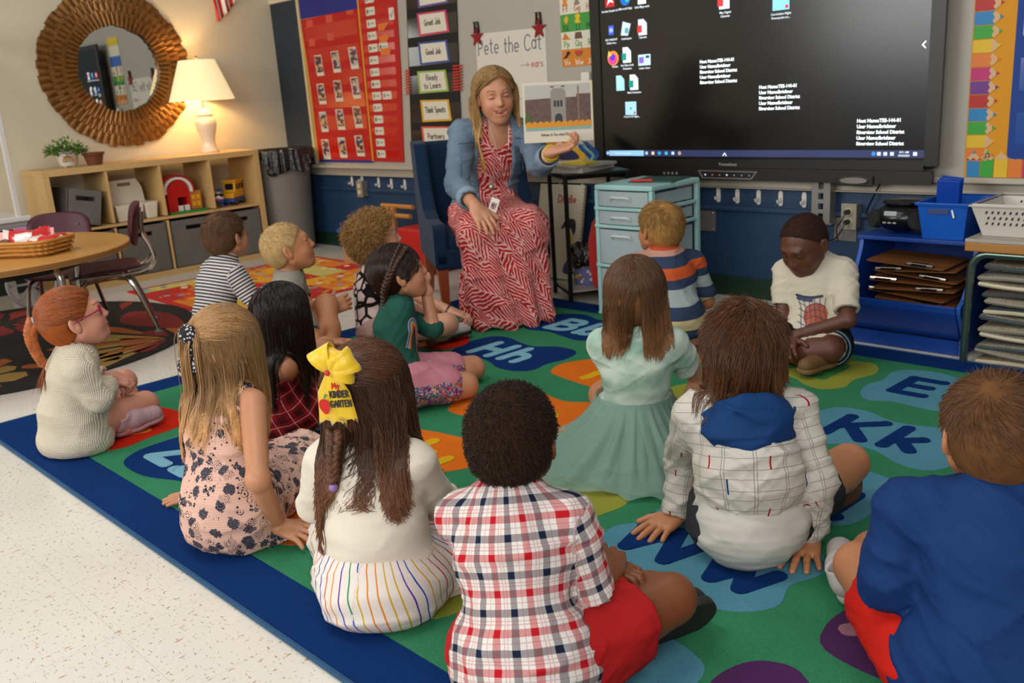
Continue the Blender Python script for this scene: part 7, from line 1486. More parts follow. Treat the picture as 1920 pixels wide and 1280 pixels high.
# ------------------------------------------------------------------ 1 red-haired girl with pink glasses
P = person('girl with a red braid and pink glasses in a cream knit cardigan', [3.343, -2.963, 0.095], [3.408, -2.934, 0.455], 75, 76, hp=14, hs=1.0, s=.98, tone='pale', skin_hex='c98a72', brow='8a4a26', iris='3f5a6a',
    arms={1: dict(wr=[3.308, -2.823, 0.200], el=[3.495, -2.936, 0.200], hand=fl(dirw([0,0,0],[.3,.8,-.3]), (.3, 0, 1), curl=(.7, .8, .8, .8), s=.9)), -1: dict(wr=[3.273, -2.796, 0.200], hand=fl(dirw([0,0,0],[.6,.2,-.3]), (0, 0, 1), curl=(.7, .8, .8, .8), s=.9))},
    legs={1: dict(kn=[3.281, -2.713, 0.075], an=[3.313, -2.858, 0.050]), -1: dict(kn=[3.086, -2.700, 0.120], an=[3.375, -2.829, 0.045])})
def ex(F): F.ell(P.pel+np.array([0, 0, .03])-P.B[:, 1]*.01, (.115, .105, .12), k=.05); F.ell(P.pel+np.array([0, 0, -.05])-P.B[:, 1]*.02, (.145, .115, .075), k=.03); F.plane((0, 0, .0135), (0, 0, -1))
garment(P, 'cardigan', cloth('knit', 'e2d6be', hfn=f_knit, hd=.002), g=.013, sleeves=(1.75, 1.7), amp=.004, extra=ex, seed=2)
F_ = None
shoe(P, 1, [3.367, -2.877, 0.035], [3.360, -2.698, 0.045], (.3, -.5, .55), mat('shoe_pink', 'a8868c', .7, bump=(120, .002)), mat('sole_pink', 'b08a90', .6, bump=(120, .003)), .95)
MHR = hmat('red', '8f4a20'); hair_cap(P, MHR, t=.008, front=.062, frontz=.050, amp=.0006, nape=-.05, tiltn=.55); tie = (0, -.098, .040)
gathered(P, MHR, tie, 3600, 3, t=.009, rad=.0009, front=.062, frontz=.052, nape=-.052)
tw_ = toW(P, np.array([[0, -.105, .04]]))[0]; m = MB(); m.sphere(tuple(tw_), .014*1.1, su=14, sv=8); m.build('hair_tie', mat('tie_blue', '7fa8b0', .6), P.o, smooth=True)
braid(P, hmat('braid_red', '8f4a20'), [tw_-P.H[:, 1]*.004, tw_-P.H[:, 1]*.022-[0, 0, .035], tw_-P.H[:, 1]*.018-[0, 0, .09], tw_-P.H[:, 1]*.002-[0, 0, .15]], .0165, .010, 14)
tp = tw_-P.H[:, 1]*.002-[0, 0, .15]; rs = np.random.RandomState(3); Wt = tp+np.linspace(0, 1, 8)[None, :, None]*(np.array([-.01, -.015, -.075])+rs.normal(size=(60, 1, 3))*.01); add_strands(P, Wt, MHR, .001)
def glasses(P, h, name='glasses'):
    mt = mat('frame_'+h, h, .3); g = MB()
    for q in (-1, 1):
        c = toW(P, np.array([[q*.030+.019*math.cos(a), .082-.010*abs(math.cos(a)*.3+q*.3)+.0, .004+.016*math.sin(a)] for a in np.linspace(0, 6.28, 20)[:-1]])); g.tube([tuple(x) for x in c], .0021, 6, closed=True)
        c = toW(P, np.array([[q*.048, .080, .008], [q*.070, .05, .008], [q*.080, .0, .006], [q*.081, -.015, .0], [q*.080, -.022, -.015]])); g.tube([tuple(x) for x in c], .0022, 6)
    g.tube([tuple(x) for x in toW(P, np.array([[-.012, .083, .007], [0, .088, .009], [.012, .083, .007]]))], .002, 6); return g.build(name, mt, P.o, smooth=True)
glasses(P, 'a01440')
# ------------------------------------------------------------------ 2 boy in navy striped shirt
P = person('boy with short brown hair in a navy and white striped polo shirt, seen from behind', [2.868, -2.236, 0.130], [2.842, -2.083, 0.550], 90, 104, hp=4, s=1.0, tone='fair', skin_hex='b9805c', eyes='back', arms={1: dict(wr=[3.02, -1.98, .16]), -1: dict(wr=[2.78, -1.98, .16])}, legs={1: dict(kn=[2.988, -2.120, 0.120], an=[3.028, -2.275, 0.050]), -1: dict(kn=[2.839, -2.213, 0.120], an=[2.947, -2.327, 0.050])})
garment(P, 'striped_shirt', cloth('nvstripe', fn=f_stripes(.0135, 'c9c2b8', '22253a', .48)), g=.011, sleeves=(.85, .85), hem=.05, amp=.0035, seed=4, collar=lambda F: F.cap(P.nek-P.sp[3]*0+nrm(P.head-P.nek)*-.002, P.nek+nrm(P.head-P.nek)*.012, .052, .05, k=.008))
shorts(P, 'shorts', cloth('dkshort', '1a1c24'), .9)
shoe(P, -1, [2.930, -2.392, 0.030], [2.700, -2.275, 0.030], (0, 0, 1), mat('shoe_blue', '2a2f7a', .4), M_sw, .9)
MH2 = hmat('brown2', '553c28'); hair_cap(P, MH2, t=.008, nape=-.045, amp=.0012); short_hair(P, MH2, 5200, .022, .18, 5, t=.008, rad=.0010)
# ------------------------------------------------------------------ 3 blond boy hugging his knee
P = person('boy with cropped blond hair in a grey shirt hugging his raised knee, looking up', [3.096, -1.969, 0.100], [3.279, -2.055, 0.530], 62, 63, hp=16, s=1.0, tone='fair2', skin_hex='b87a52', brow='8a6238', iris='4a5a5a',
    arms={1: dict(wr=[3.355, -1.941, 0.270], el=[3.506, -2.130, 0.200], hand=fl((.2, .8, .2), (.6, -.3, .3), curl=(.6, .65, .7, .7))), -1: dict(wr=[3.396, -2.000, 0.170], hand=fl((.7, -.3, 0), (0, 0, 1)))},
    legs={1: dict(kn=[3.363, -1.969, 0.290], an=[3.578, -2.115, 0.050]), -1: dict(kn=[3.572, -2.096, 0.160], an=[3.443, -2.085, 0.050])})
garment(P, 'grey_shirt', cloth('greyt', '8a8478'), g=.010, sleeves=(.8, .8), hem=.04, amp=.003, seed=6)
shorts(P, 'shorts', cloth('dkshort2', '4a5260'), .5)
MH3 = hmat('blond3', 'a88a5c', .6); hair_cap(P, MH3, t=.0035, nape=-.045, amp=.0003, front=.060, frontz=.056); short_hair(P, MH3, 6500, .011, .5, 8, t=.003, rad=.0008, front=.062, frontz=.058, S=4)
# ------------------------------------------------------------------ 4 dark-haired girl in red plaid
P = person('girl with long dark hair in a red plaid dress with one knee drawn up', [3.877, -2.499, 0.100], [3.919, -2.479, 0.430], 72, 96, hp=0, hs=.98, s=.98, tone='tan', skin_hex='ae7350', eyes='back', bulge=.03,
    arms={1: dict(wr=[3.746, -2.229, 0.260], el=[3.826, -2.399, 0.220], hand=fl((.6, .7, -.1), (0, 0, 1))), -1: dict(wr=[3.760, -2.178, 0.240])},
    legs={1: dict(kn=[15.611, -10.858, 0.000]) if False else dict(kn=[3.815, -2.297, 0.245], an=[3.977, -2.324, 0.040]), -1: dict(kn=[3.777, -2.202, 0.160], an=[3.831, -2.233, 0.040])})
def ex(F): F.ell(P.pel+np.array([0, 0, .02]), (.135, .13, .10), k=.04); F.cap(P.pel+np.array([0, 0, .0]), P.pel*.45+P.legs[1]['kn']*.55-np.array([0, 0, .02]), .10, .075, k=.03); F.plane((0, 0, .0135), (0, 0, -1))
garment(P, 'plaid_dress', cloth('rplaid', fn=f_redplaid), g=.009, sleeves=(None, None), amp=.006, seed=9, extra=ex, cut=lambda F: [F.ell(P.sh[q]-P.B[:, 1]*.01+P.B[:, 0]*q*.02, (.045, .05, .055), op='s', k=.01) for q in (-1, 1)])
MH4 = hmat('dark4', '1d100a', .3); hair_cap(P, MH4, t=.012, amp=.0010, nape=-.055); long_hair(P, MH4, 2600, (.26, .32), 4, rad=.0014, wave=.003, coll=coll_of(P, .012)[:4], ncl=90, clump=.45, back=.2)
m = MB(); m.sphere(tuple(toW(P, np.array([[-.015, -.055, .10]]))[0]), (.012, .009, .007)); m.build('hair_tie', mat('tie_green', '5f8a6a', .5), P.o, smooth=True)
# ------------------------------------------------------------------ 5 blonde girl in floral dress
P = person('girl with long straight blonde hair in a pink dress with dark flowers', [4.407, -2.980, 0.100], [4.309, -2.873, 0.485], 108, 108, hp=-4, hs=.99, s=1.0, tone='fair', skin_hex='b9805c', eyes='back', h=.0048, body_legs=False,
    arms={1: dict(wr=[4.506, -2.910, 0.058], el=[4.584, -2.985, 0.232], hand=fl(dirw([0,0,0],[.75,.30,-.12]), (0, -.1, 1), spread=.22, curl=(.1, .15, .2, .25), s=1.05)), -1: dict(wr=[4.106, -2.911, 0.025], hand=fl((-.6, -.7, 0), (0, 0, 1), curl=(.1, .1, .1, .1)))},
    legs={1: dict(kn=[4.325, -2.731, 0.100], an=[4.062, -2.496, 0.040]), -1: dict(kn=[4.027, -2.620, 0.090], an=[3.906, -2.435, 0.040])})
def sk(F, pts, z=.014):
    for a, b, r1, r2 in pts: F.cap(a, b, r1, r2, k=.05)
def ex(F):
    c = P.pel; F.ell(c+np.array([0, 0, .03]), (.112, .105, .10), k=.05); F.cap(c-[0, 0, .01], np.array([4.231, -2.653, 0.040]), .095, .07, k=.04); F.cap(np.array([4.204, -2.799, 0.060]), np.array([4.180, -2.627, 0.060]), .09, .08, k=.05); F.cap(c-[0, 0, .03], np.array([4.445, -2.979, 0.030]), .10, .05, k=.05); F.cap(c-[0, 0, .03], np.array([4.505, -2.871, 0.020]), .08, .03, k=.04, flat=((0, 0, 1), .5)); F.cap(c+P.B[:, 1]*.05, np.array([4.204, -2.649, 0.040]), .07, .065, k=.04); F.cap(np.array([4.373, -2.962, 0.030]), np.array([4.470, -2.973, 0.018]), .07, .03, k=.03, flat=((0, 0, 1), .5)); F.plane((0, 0, .0135), (0, 0, -1))
o5 = garment(P, 'floral_dress', cloth('floral', fn=f_floral), g=.008, amp=.006, seed=12, extra=ex, cut=lambda F: [F.ell(P.sh[q]+P.B[:, 0]*q*.030, (.050, .05, .062), op='s', k=.012) for q in (-1, 1)])
MH5 = hmat('blonde5', 'a27a4e', .38); hair_cap(P, MH5, t=.012, amp=.0008, nape=-.055); tie5 = (-.020, -.10, .052)
gathered(P, MH5, tie5, 2600, 5, t=.013, rad=.0010, region=lambda p: p[:, 2] > .035)
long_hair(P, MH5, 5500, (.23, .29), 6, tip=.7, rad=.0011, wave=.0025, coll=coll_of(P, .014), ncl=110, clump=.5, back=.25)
r_ = np.random.RandomState(4); pt = np.array(tie5)+r_.normal(size=(700, 3))*.010; nn_ = np.tile(nrm([-.1, -1, .3]), (700, 1)); long_hair(P, MH5, 700, (.24, .30), 7, rad=.0014, wave=.002, coll=coll_of(P, .02), ncl=30, clump=.4, roots=(pt, nn_), name='ponytail_strands', t=.018)
def f_bandana(n, c): v = n.vor(n.obj(), 130); return n.mix(n.m('LESS_THAN', v.outputs['Distance'], .38), hx('0f0f14'), hx('b8b4b8'))
F = Fd(toW(P, np.array([tie5]))[0]-.11, toW(P, np.array([tie5]))[0]+.11, .003); tq = toW(P, np.array([tie5]))[0]; bk_ = -P.H[:, 1]
F.ell(tq+bk_*.010, (.024, .024, .022), k=.004)
for k in range(7): a = k*.9; F.ell(tq+bk_*.012+np.array([.016*math.cos(a)*P.H[0, 0], .016*math.cos(a)*P.H[1, 0], .016*math.sin(a)]), (.013, .013, .012), k=.003)
for dx, L_ in ((-.022, .085), (.020, .095)): e = tq+bk_*.024+P.H[:, 0]*dx+np.array([0, 0, -L_]); F.cap(tq+bk_*.02, e, .007, .019, k=.006, flat=(bk_, .22), clip=[(e, (P.H[0, 0]*.5, P.H[1, 0]*.5, -.8))])
V, Q = F.mesh(); link_mesh('scrunchie', V, Q, [], [mat('bandana', fn=f_bandana, rough=.8)], None, P.o, True)
# ------------------------------------------------------------------ 6 girl with the yellow bow
P = person('girl with long wavy brown hair and a big yellow bow, in a white cardigan', [4.947, -2.915, 0.100], [4.905, -2.865, 0.475], 118, 122, hp=0, hs=1.03, s=1.0, tone='fair', skin_hex='b9805c', eyes='back', h=.0048,
    arms={1: dict(wr=[4.925, -2.694, 0.170], el=[4.996, -2.771, 0.200] if False else [4.946, -2.742, 0.190], hand=fl((.1, .9, -.1), (0, 0, 1))), -1: dict(wr=[4.686, -2.836, 0.120])},
    legs={1: dict(kn=[4.998, -2.786, 0.090], an=[4.800, -2.690, 0.040]), -1: dict(kn=[4.631, -2.802, 0.090], an=[4.606, -2.692, 0.040])})
def ex(F): F.ell(P.pel+np.array([0, 0, .03]), (.125, .12, .08), k=.04)
garment(P, 'white_cardigan', cloth('whitec', 'd8cebc'), g=.012, sleeves=(1.85, 1.9), hem=.085, amp=.0035, seed=15, extra=lambda F: F.cap(P.pel+np.array([0, 0, .075]), P.pel+np.array([0, 0, .10]), .105, k=.03, clip=[(np.array([0, 0, .088]), (0, 0, -1))]))
F = Fd(P.lo-.08, P.hi+.08, .005); c = P.pel; F.ell(c+[0, 0, -.02], (.145, .14, .085), k=.04); F.cap(c-[0, 0, .02], np.array([4.948, -2.795, 0.050]), .12, .10, k=.05); F.cap(np.array([4.905, -2.821, 0.060]), np.array([4.977, -2.740, 0.050]), .09, .085, k=.05); F.cap(c-[0, 0, .02], np.array([4.692, -2.834, 0.050]), .11, .09, k=.05)
F.warp(lambda V: -folds(V, 21, .006), .03); F.plane((0, 0, .0135), (0, 0, -1)); V, Q = F.mesh(); link_mesh('crayon_skirt', V, Q, [], [cloth('crayon', fn=f_crayon)], None, P.o, True, dict(uvw=bones_uv(V, [(P.pel-[0, 0, .05], P.pel+np.array([.02, .01, .15]), .14, P.B[:, 1], 0)])))
MH6 = hmat('brown6', '543420', .36); hair_cap(P, MH6, t=.013, amp=.0012, nape=-.055)
gathered(P, MH6, (-.03, -.088, .062), 2200, 11, t=.014, rad=.0010, region=lambda p: p[:, 2] > .045)
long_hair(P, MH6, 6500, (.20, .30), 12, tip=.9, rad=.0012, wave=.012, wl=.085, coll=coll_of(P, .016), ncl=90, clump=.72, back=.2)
def bow(P, c, yaw_r, s, mt):
    T0_ = Matrix.Translation(tuple(c)) @ Matrix(((P.H[0, 0], P.H[0, 2], -P.H[0, 1], 0), (P.H[1, 0], P.H[1, 2], -P.H[1, 1], 0), (P.H[2, 0], P.H[2, 2], -P.H[2, 1], 0), (0, 0, 0, 1))) @ Matrix.Rotation(R(yaw_r), 4, 'Z')
    b = root('tmp', '', '', (0, 0, 0)); bpy.data.objects.remove(b)
    def loop(ang, L, Wd, name):
        m = MB(T0_ @ Matrix.Rotation(R(ang), 4, 'Z')); V = []; n = 14; k = 7
        for i in range(n+1):
            t = i/n; a = t*2*math.pi; x = L*.5*(1-math.cos(a)); zz = .020*s*math.sin(a)+.006*s; w = Wd*(.30+.70*(.5-.5*math.cos(a))**.8)
            for j in range(k): u = -1+2*j/(k-1); V.append((x, u*w/2, zz+.003*s*math.cos(u*5)*(1-t*0)))
        m.add(V, [(i*k+j, i*k+j+1, (i+1)*k+j+1, (i+1)*k+j) for i in range(n) for j in range(k-1)]); o = m.build(name, mt, P.o, smooth=True, auto=False); q = o.modifiers.new('s', 'SOLIDIFY'); q.thickness = .0016
    loop(28, .062*s, .062*s, 'bow_loop'); loop(118, .058*s, .062*s, 'bow_loop'); loop(70, .050*s, .05*s, 'bow_loop'); loop(-5, .05*s, .05*s, 'bow_loop')
    for ang, L, o_ in ((-97, .135, .0), (-83, .130, .004)):
        m = MB(T0_ @ Matrix.Rotation(R(ang), 4, 'Z')); V = []; n = 10; k = 5; Lq = L*s
        for i in range(n+1):
            t = i/n
            for j in range(k):
                u = -1+2*j/(k-1); w = (.02+.034*min(1, t*2.5))*s; xx = Lq*t-(.028*s*(1-abs(u)) if i == n else 0); V.append((xx, u*w*.62, o_*s+.006*s+.004*s*math.sin(t*5)+.0025*math.cos(u*4)))
        m.add(V, [(i*k+j, i*k+j+1, (i+1)*k+j+1, (i+1)*k+j) for i in range(n) for j in range(k-1)]); o = m.build('ribbon_tail', mt, P.o, smooth=True, auto=False); q = o.modifiers.new('s', 'SOLIDIFY'); q.thickness = .0016
    m = MB(T0_); m.sphere((0, 0, .014*s), (.014*s, .013*s, .010*s), su=14, sv=8); m.build('bow_knot', mt, P.o, smooth=True)
    return T0_
MY = mat('satin_yellow', 'e0b80a', .38, sheen=.3)
bc_ = toW(P, np.array([[-.022, -.112, .083]]))[0]+np.array(nrm(CAMP-P.head))*.012
TB6 = bow(P, bc_, 0, .88, MY); TL = TB6 @ Matrix.Translation((-.002, -.050, .016)) @ Matrix.Rotation(R(4), 4, 'Z')
m = MB(TL); pen(m, 'KINDER', .0125, -.004, -.002, .0026, 0, 0, gap=.2, sx=.72); pen(m, 'GARTEN', .0125, -.006, -.022, .0026, 0, 0, gap=.2, sx=.72); m.build('bow_lettering', M_ink, P.o)
m = MB(TL); m.prism(blob_pts([(-.028, -.008), (-.020, -.004), (-.011, -.008), (-.008, -.02), (-.013, -.034), (-.022, -.034), (-.030, -.02)]), .001, .002); m.build('apple_motif', M_tr, P.o); m = MB(TL); pen(m, 'My', .011, .003, .016, .0024, 0, 0); m.build('bow_lettering', M_tr, P.o); m = MB(TL); m.sphere((.002, .050, .006), (.006, .006, .004)); m.build('red_bead', M_tr, P.o)
m = MB(TL); m.prism([(-.019, -.004), (-.014, .006), (-.008, .004)], .001, .0022); m.build('apple_leaf', M_tg, P.o)
c0 = toW(P, np.array([[-.035, -.112, -.045]]))[0]; braid(P, hmat('braid6', '46260f'), [c0, c0+[.012, -.02, -.05], c0+[.018, -.03, -.10]], .014, .009, 8); m = MB(); m.sphere(tuple(c0+np.array([.018, -.031, -.105])), .009); m.build('hair_tie', mat('tie_lilac', '8a6aa8', .5), P.o, smooth=True)
# ------------------------------------------------------------------ 7 curly-haired child
P = person('curly blond child in a cow-spotted top sitting by the armchair, partly behind the braided girl', [3.24, -1.66, .10], [3.215, -1.581, 0.475], 55, 62, hp=14, hs=1.04, s=1.0, tone='pale2', skin_hex='c08a6c', brow='9a7238', iris='4a5a5a',
    arms={1: dict(wr=[3.587, -1.522, 0.200], hand=fl((.7, .5, -.3), (0, 0, 1), curl=(.5, .5, .5, .5))), -1: dict(wr=[3.427, -1.578, 0.150])}, legs={1: dict(kn=[3.648, -1.594, 0.165], an=[3.418, -1.499, 0.045]), -1: dict(kn=[3.354, -1.458, 0.150], an=[3.328, -1.388, 0.040])})
garment(P, 'spotted_top', cloth('cow', fn=f_cow), g=.012, sleeves=(.95, .95), hem=.045, amp=.003, seed=18)
shorts(P, 'shorts', cloth('cowshort', 'b08a80'), .6)
shoe(P, 1, [3.410, -1.482, 0.030], [3.442, -1.297, 0.035], (-.1, -.3, 1), M_shw, M_sb, 1.0)
m = MB(); bw_ = P.arms[1]['wr']; dd = nrm(bw_-P.arms[1]['el']); e1 = nrm(np.cross(dd, [0, 0, 1])); e2 = np.cross(dd, e1)
for k in range(16): m.sphere(tuple(bw_-dd*.006+(e1*math.cos(k*.3927)+e2*math.sin(k*.3927))*.0235), .0042, su=8, sv=6)
m.build('bead_bracelet', M_black, P.o, smooth=True)
MH7 = hmat('curly7', 'a07844', .45); hair_cap(P, MH7, t=.016, amp=.006, nsc=75, nape=-.05); short_hair(P, MH7, 3800, .075, .5, 15, t=.016, S=14, rad=.0013, curl=1.0, nape=-.05)
# ------------------------------------------------------------------ 8 braided girl with the rainbow top
P = person('girl with braided dark hair in a green rainbow top, hand at her chin', [3.924, -2.044, 0.100], [3.829, -1.947, 0.460], 60, 64, hp=12, hs=1.02, s=1.0, tone='fair3', skin_hex='bb8262', brow='3a2416', iris='4a3424', h=.005,
    arms={1: dict(wr=[4.022, -2.014, 0.090], hint=(-.3, -.6, -.4), hand=fl(dirw([3.998, -1.994, 0.080], [4.062, -1.936, 0.050]), (.1, -.2, 1), s=1.0, curl=(.2, .2, .25, .3))), -1: dict(wr=[3.854, -1.852, 0.385], hint=(.7, .2, -.9), hand=fl((-.5, -.1, .3), (.3, -.4, .7), curl=(.8, .8, .8, .8)))},
    legs={1: dict(kn=[4.074, -1.888, 0.065], an=[3.989, -2.059, 0.045]), -1: dict(kn=[3.942, -1.732, 0.065], an=[3.961, -1.900, 0.035])})
go = garment(P, 'green_top', cloth('green8', '1f4f44'), g=.010, sleeves=(1.05, 1.15), hem=.07, amp=.0045, seed=22)
def surf_patch(P, name, o, fn, n, mats, off=.0016, steps=40):
    """drape a strip pattern on the front of a garment: rays from in front of the chest onto the garment mesh"""
    from mathutils.bvhtree import BVHTree
    me = o.data; bv = BVHTree.FromPolygons([v.co for v in me.vertices], [tuple(p.vertices) for p in me.polygons]); org = Vector(ORG[o.name])
    for k, (grid, mt) in enumerate(fn):
        V = []; ok = True; rows = len(grid); cols = len(grid[0])
        for r_ in grid:
            for p, d in r_:
                hit = bv.ray_cast(Vector(p)-org, Vector(d)); q = (hit[0]+org)-Vector(d)*off if hit[0] is not None else None
                if q is None: ok = False; q = Vector(p)+Vector(d)*.1
                V.append(tuple(q))
        m = MB(); m.add(V, [(i*cols+j, i*cols+j+1, (i+1)*cols+j+1, (i+1)*cols+j) for i in range(rows-1) for j in range(cols-1)]); m.build(name, mt, P.o, smooth=True, auto=False)
cc_ = (P.sp[1]+P.sp[2])/2; fw_, rt_ = P.B[:, 1], P.B[:, 0]
def ribbon(curve, widths, cols_, z0=0):
    out = []; n = len(curve)
    for w0, w1, c_ in cols_:
        g = []
        for i, (x, z) in enumerate(curve):
            a, b = curve[max(i-1, 0)], curve[min(i+1, n-1)]; t = nrm([b[0]-a[0], b[1]-a[1], 0]); nx, nz = -t[1], t[0]
            g.append([(cc_+nrm(fw_*.5+rt_*.87)*.25+nrm(rt_*.5-fw_*.87)*(x+nx*w)+np.array([0, 0, z+nz*w]), -nrm(fw_*.5+rt_*.87)) for w in (w0, w1)])
        out.append((g, mat('rainbow'+c_, c_, .5)))
    return out
cv = [(p[0]*1.3, p[1]*1.15) for p in arcp([(-.045, -.07, 0), (-.030, -.03, 0), (-.035, .02, 0), (-.02, .065, 0), (.0, .075, 0), (.008, .03, 0), (.02, .0, 0)], 5)]
surf_patch(P, 'rainbow_print', go, ribbon(cv, None, [(-.014, -.009, 'c83a6a'), (-.009, -.004, 'd87a1f'), (-.004, .001, 'd8b02a'), (.001, .006, '2a8ab0'), (.006, .011, '5a4fa0'), (.011, .014, 'd0c8c0')]), 0, None)
F = Fd(P.lo-.06, P.hi+.06, .0045); F.cap(P.pel-P.B[:, 0]*.04, P.pel+P.B[:, 0]*.04, P.r['pel']+.016, k=.02, flat=(P.B[:, 1], .9), clip=[(P.pel+[0, 0, .055], (0, 0, 1))])
for q in (-1, 1): L = P.legs[q]; e = L['hip']+(L['kn']-L['hip'])*.62; F.cap(L['hip'], e, .078, .072, k=.03)
F.warp(lambda V: -folds(V, 31, .005), .03); F.plane((0, 0, .0135), (0, 0, -1)); V, Q = F.mesh(); link_mesh('sequin_skirt', V, Q, [], [cloth('sequin', fn=f_sequin, rough=.45)], None, P.o, True)
MH8 = hmat('dark8', '241208', .3); hair_cap(P, MH8, t=.009, amp=.0008, nape=-.052, front=.06, frontz=.052); gathered(P, MH8, (.055, -.075, -.045), 2200, 14, t=.010, rad=.0011, front=.060, frontz=.052, nape=-.055)
hp_ = lambda a: toW(P, np.array([a]))[0]
braid(P, hmat('braid8', '2a160a'), [hp_((.045, .035, .092)), hp_((.070, .0, .070)), hp_((.082, -.035, .035)), hp_((.078, -.065, -.005)), hp_((.062, -.083, -.045)), hp_((.060, -.090, -.085))], .013, .010, 17)
e8 = hp_((.060, -.090, -.085)); m = MB(); m.sphere(tuple(e8), .011); m.build('hair_tie', mat('tie_pink', 'b81e6a', .5), P.o, smooth=True); rs = np.random.RandomState(5)
Wt = e8+np.linspace(0, 1, 10)[None, :, None]*(np.array([-.03, -.03, -.13])+rs.normal(size=(160, 1, 3))*.012); add_strands(P, Wt, MH8, .0013)
# ------------------------------------------------------------------ 9 boy in the red plaid shirt
P = person('boy with short dark curly hair in a red, white and navy plaid shirt', [5.420, -2.954, 0.100], [5.326, -2.856, 0.465], 116, 118, hp=0, hs=.97, s=1.03, tone='dark', skin_hex='7a4424', eyes='back', h=.0045, shw=.098,
    arms={1: dict(wr=[5.458, -2.761, 0.200], el=[5.473, -2.818, 0.170], hand=fl((-.55, .7, .1), (.3, .1, .9), curl=(.5, .6, .6, .6), s=1.0)), -1: dict(wr=[5.402, -2.730, 0.180], hand=fl((.8, .3, 0), (0, .2, 1), curl=(.6, .6, .6, .6)))},
    legs={1: dict(kn=[5.526, -2.665, 0.125], an=[5.353, -2.662, 0.070]), -1: dict(kn=[5.215, -2.752, 0.100], an=[5.458, -2.708, 0.040])})
garment(P, 'plaid_shirt', cloth('plaid', fn=f_plaid), g=.013, sleeves=(.82, .86), hem=.0135, amp=.0055, seed=25, collar=lambda F: F.cap(P.nek-nrm(P.head-P.nek)*.004, P.nek+nrm(P.head-P.nek)*.016, .055, .052, k=.008), extra=lambda F: (F.ell(P.pel+[0, 0, .0], (.118, .11, .11), k=.05), F.plane((0, 0, .0135), (0, 0, -1))))
shorts(P, 'red_shorts', cloth('redsh', 'a81a1c'), .64, g=.018, gp=.002, seed=27, amp=.006)
shoe(P, -1, [5.481, -2.722, 0.045], [5.541, -2.574, 0.055], (-.75, .35, .35), mat('shoe_black', '14110f', .6), mat('sole_blk', '1c1a19', .7, bump=(150, .003)), 1.35)
MH9 = hmat('coil9', '2a190f', .7); hair_cap(P, MH9, t=.009, amp=.0022, nsc=190, nape=-.05, stretch=(1, 1, 1)); short_hair(P, MH9, 6000, .016, .6, 19, t=.008, S=7, rad=.0009, curl=.9, nape=-.05, grad=False)
# ------------------------------------------------------------------ 10 girl in mint dress
P = person('girl with straight brown bob in a pale mint dress with a tulle skirt', [4.822, -1.870, 0.110], [4.854, -1.894, 0.485], 130, 132, hp=0, hs=1.02, s=.97, tone='fair', skin_hex='b9805c', eyes='back', h=.0048,
    arms={1: dict(wr=[4.944, -1.845, 0.100], el=[4.937, -1.697, 0.190], hand=fl((-.3, .8, -.2), (0, 0, 1))), -1: dict(wr=[4.66, -1.66, .08], hint=(-.3, .2, -1))}, legs={1: dict(kn=[4.844, -1.726, 0.080], an=[4.670, -1.650, 0.040]), -1: dict(kn=[4.575, -1.725, 0.080], an=[4.590, -1.575, 0.040])})
garment(P, 'mint_bodice', cloth('mint', fn=f_tie), g=.011, sleeves=(.55, .55), hem=.125, amp=.005, seed=33)
def skirt_lofts(P, c0, r0, hemf, zt, name, mt, seed, nrad=220, rows=26, pleats=26, amp=.012, th=.0012):
    V = []; Q = []; rr = np.random.RandomState(seed); ph = rr.rand(6)*6.3
    for j in range(rows):
        t = j/(rows-1)
        for i in range(nrad):
            a = 2*math.pi*i/nrad; d = P.B[:, 0]*math.cos(a)+P.B[:, 1]*math.sin(a); R1 = hemf(a); prof = t**1.25; r_ = r0*(1-prof)+R1*prof
            z = zt*(1-t**.8)+.016+.012*(t > .82)*math.sin(9*a+ph[0])**2*(t-.82)/.18; w = amp*min(1, t*1.6)*(math.sin(pleats*a+ph[1]+1.5*math.sin(3*a+ph[2]))+.5*math.sin(pleats*1.7*a+ph[3]+4*t)); w += .05*max(0, t-.6)*math.sin(5*a+ph[4])+.010*max(0, t-.55)*math.sin(40*t+6*math.sin(3*a))
            V.append(np.array([c0[0], c0[1], 0])+d*(r_*(1 if abs(math.sin(a)) < 2 else 1)+w)+np.array([0, 0, max(z+.3*w*(t < .9), .0145)]))
    for j in range(rows-1):
        for i in range(nrad): k = (i+1) % nrad; Q.append((j*nrad+i, j*nrad+k, (j+1)*nrad+k, (j+1)*nrad+i))
    return link_mesh(name, np.array(V), Q, [], [mt], None, P.o, True)
def hem10(a): a = math.degrees(a) % 360; return .24+.145*math.exp(-((a-262)/50)**2)+.09*math.exp(-((a-225)/20)**2)+.05*math.exp(-((a-300)/18)**2)
M_tul = mat('tulle', '86a596', .7, alpha=.52, spec=.1); M_tul2 = mat('tulle_lining', '8fac9c', .75)
skirt_lofts(P, P.pel, .105, lambda a: hem10(a)*.58, .155, 'skirt_lining', M_tul2, 3, pleats=17, amp=.008)
skirt_lofts(P, P.pel, .112, hem10, .160, 'tulle_skirt', M_tul, 1, pleats=19, amp=.012); skirt_lofts(P, P.pel, .115, lambda a: hem10(a)*.90+.015+.03*math.sin(4*a+1), .162, 'tulle_skirt', M_tul, 2, pleats=29, amp=.010)
m = MB(); c = P.pel+(P.nek-P.pel)*.20; m.tube([tuple(c+P.B[:, 0]*.108*math.cos(a)*P.s+P.B[:, 1]*.088*math.sin(a)*P.s+np.array([0, 0, .004*math.sin(3*a)])) for a in np.linspace(0, 6.283, 40)[:-1]], .008, 8, closed=True); m.build('waistband', M_tul2, P.o, smooth=True)
MH10 = hmat('brown10', '664428', .38); hair_cap(P, MH10, t=.013, amp=.001, nape=-.06); long_hair(P, MH10, 5500, (.14, .175), 22, tip=.7, rad=.0011, wave=.002, coll=coll_of(P, .014), ncl=90, clump=.55, back=.25)
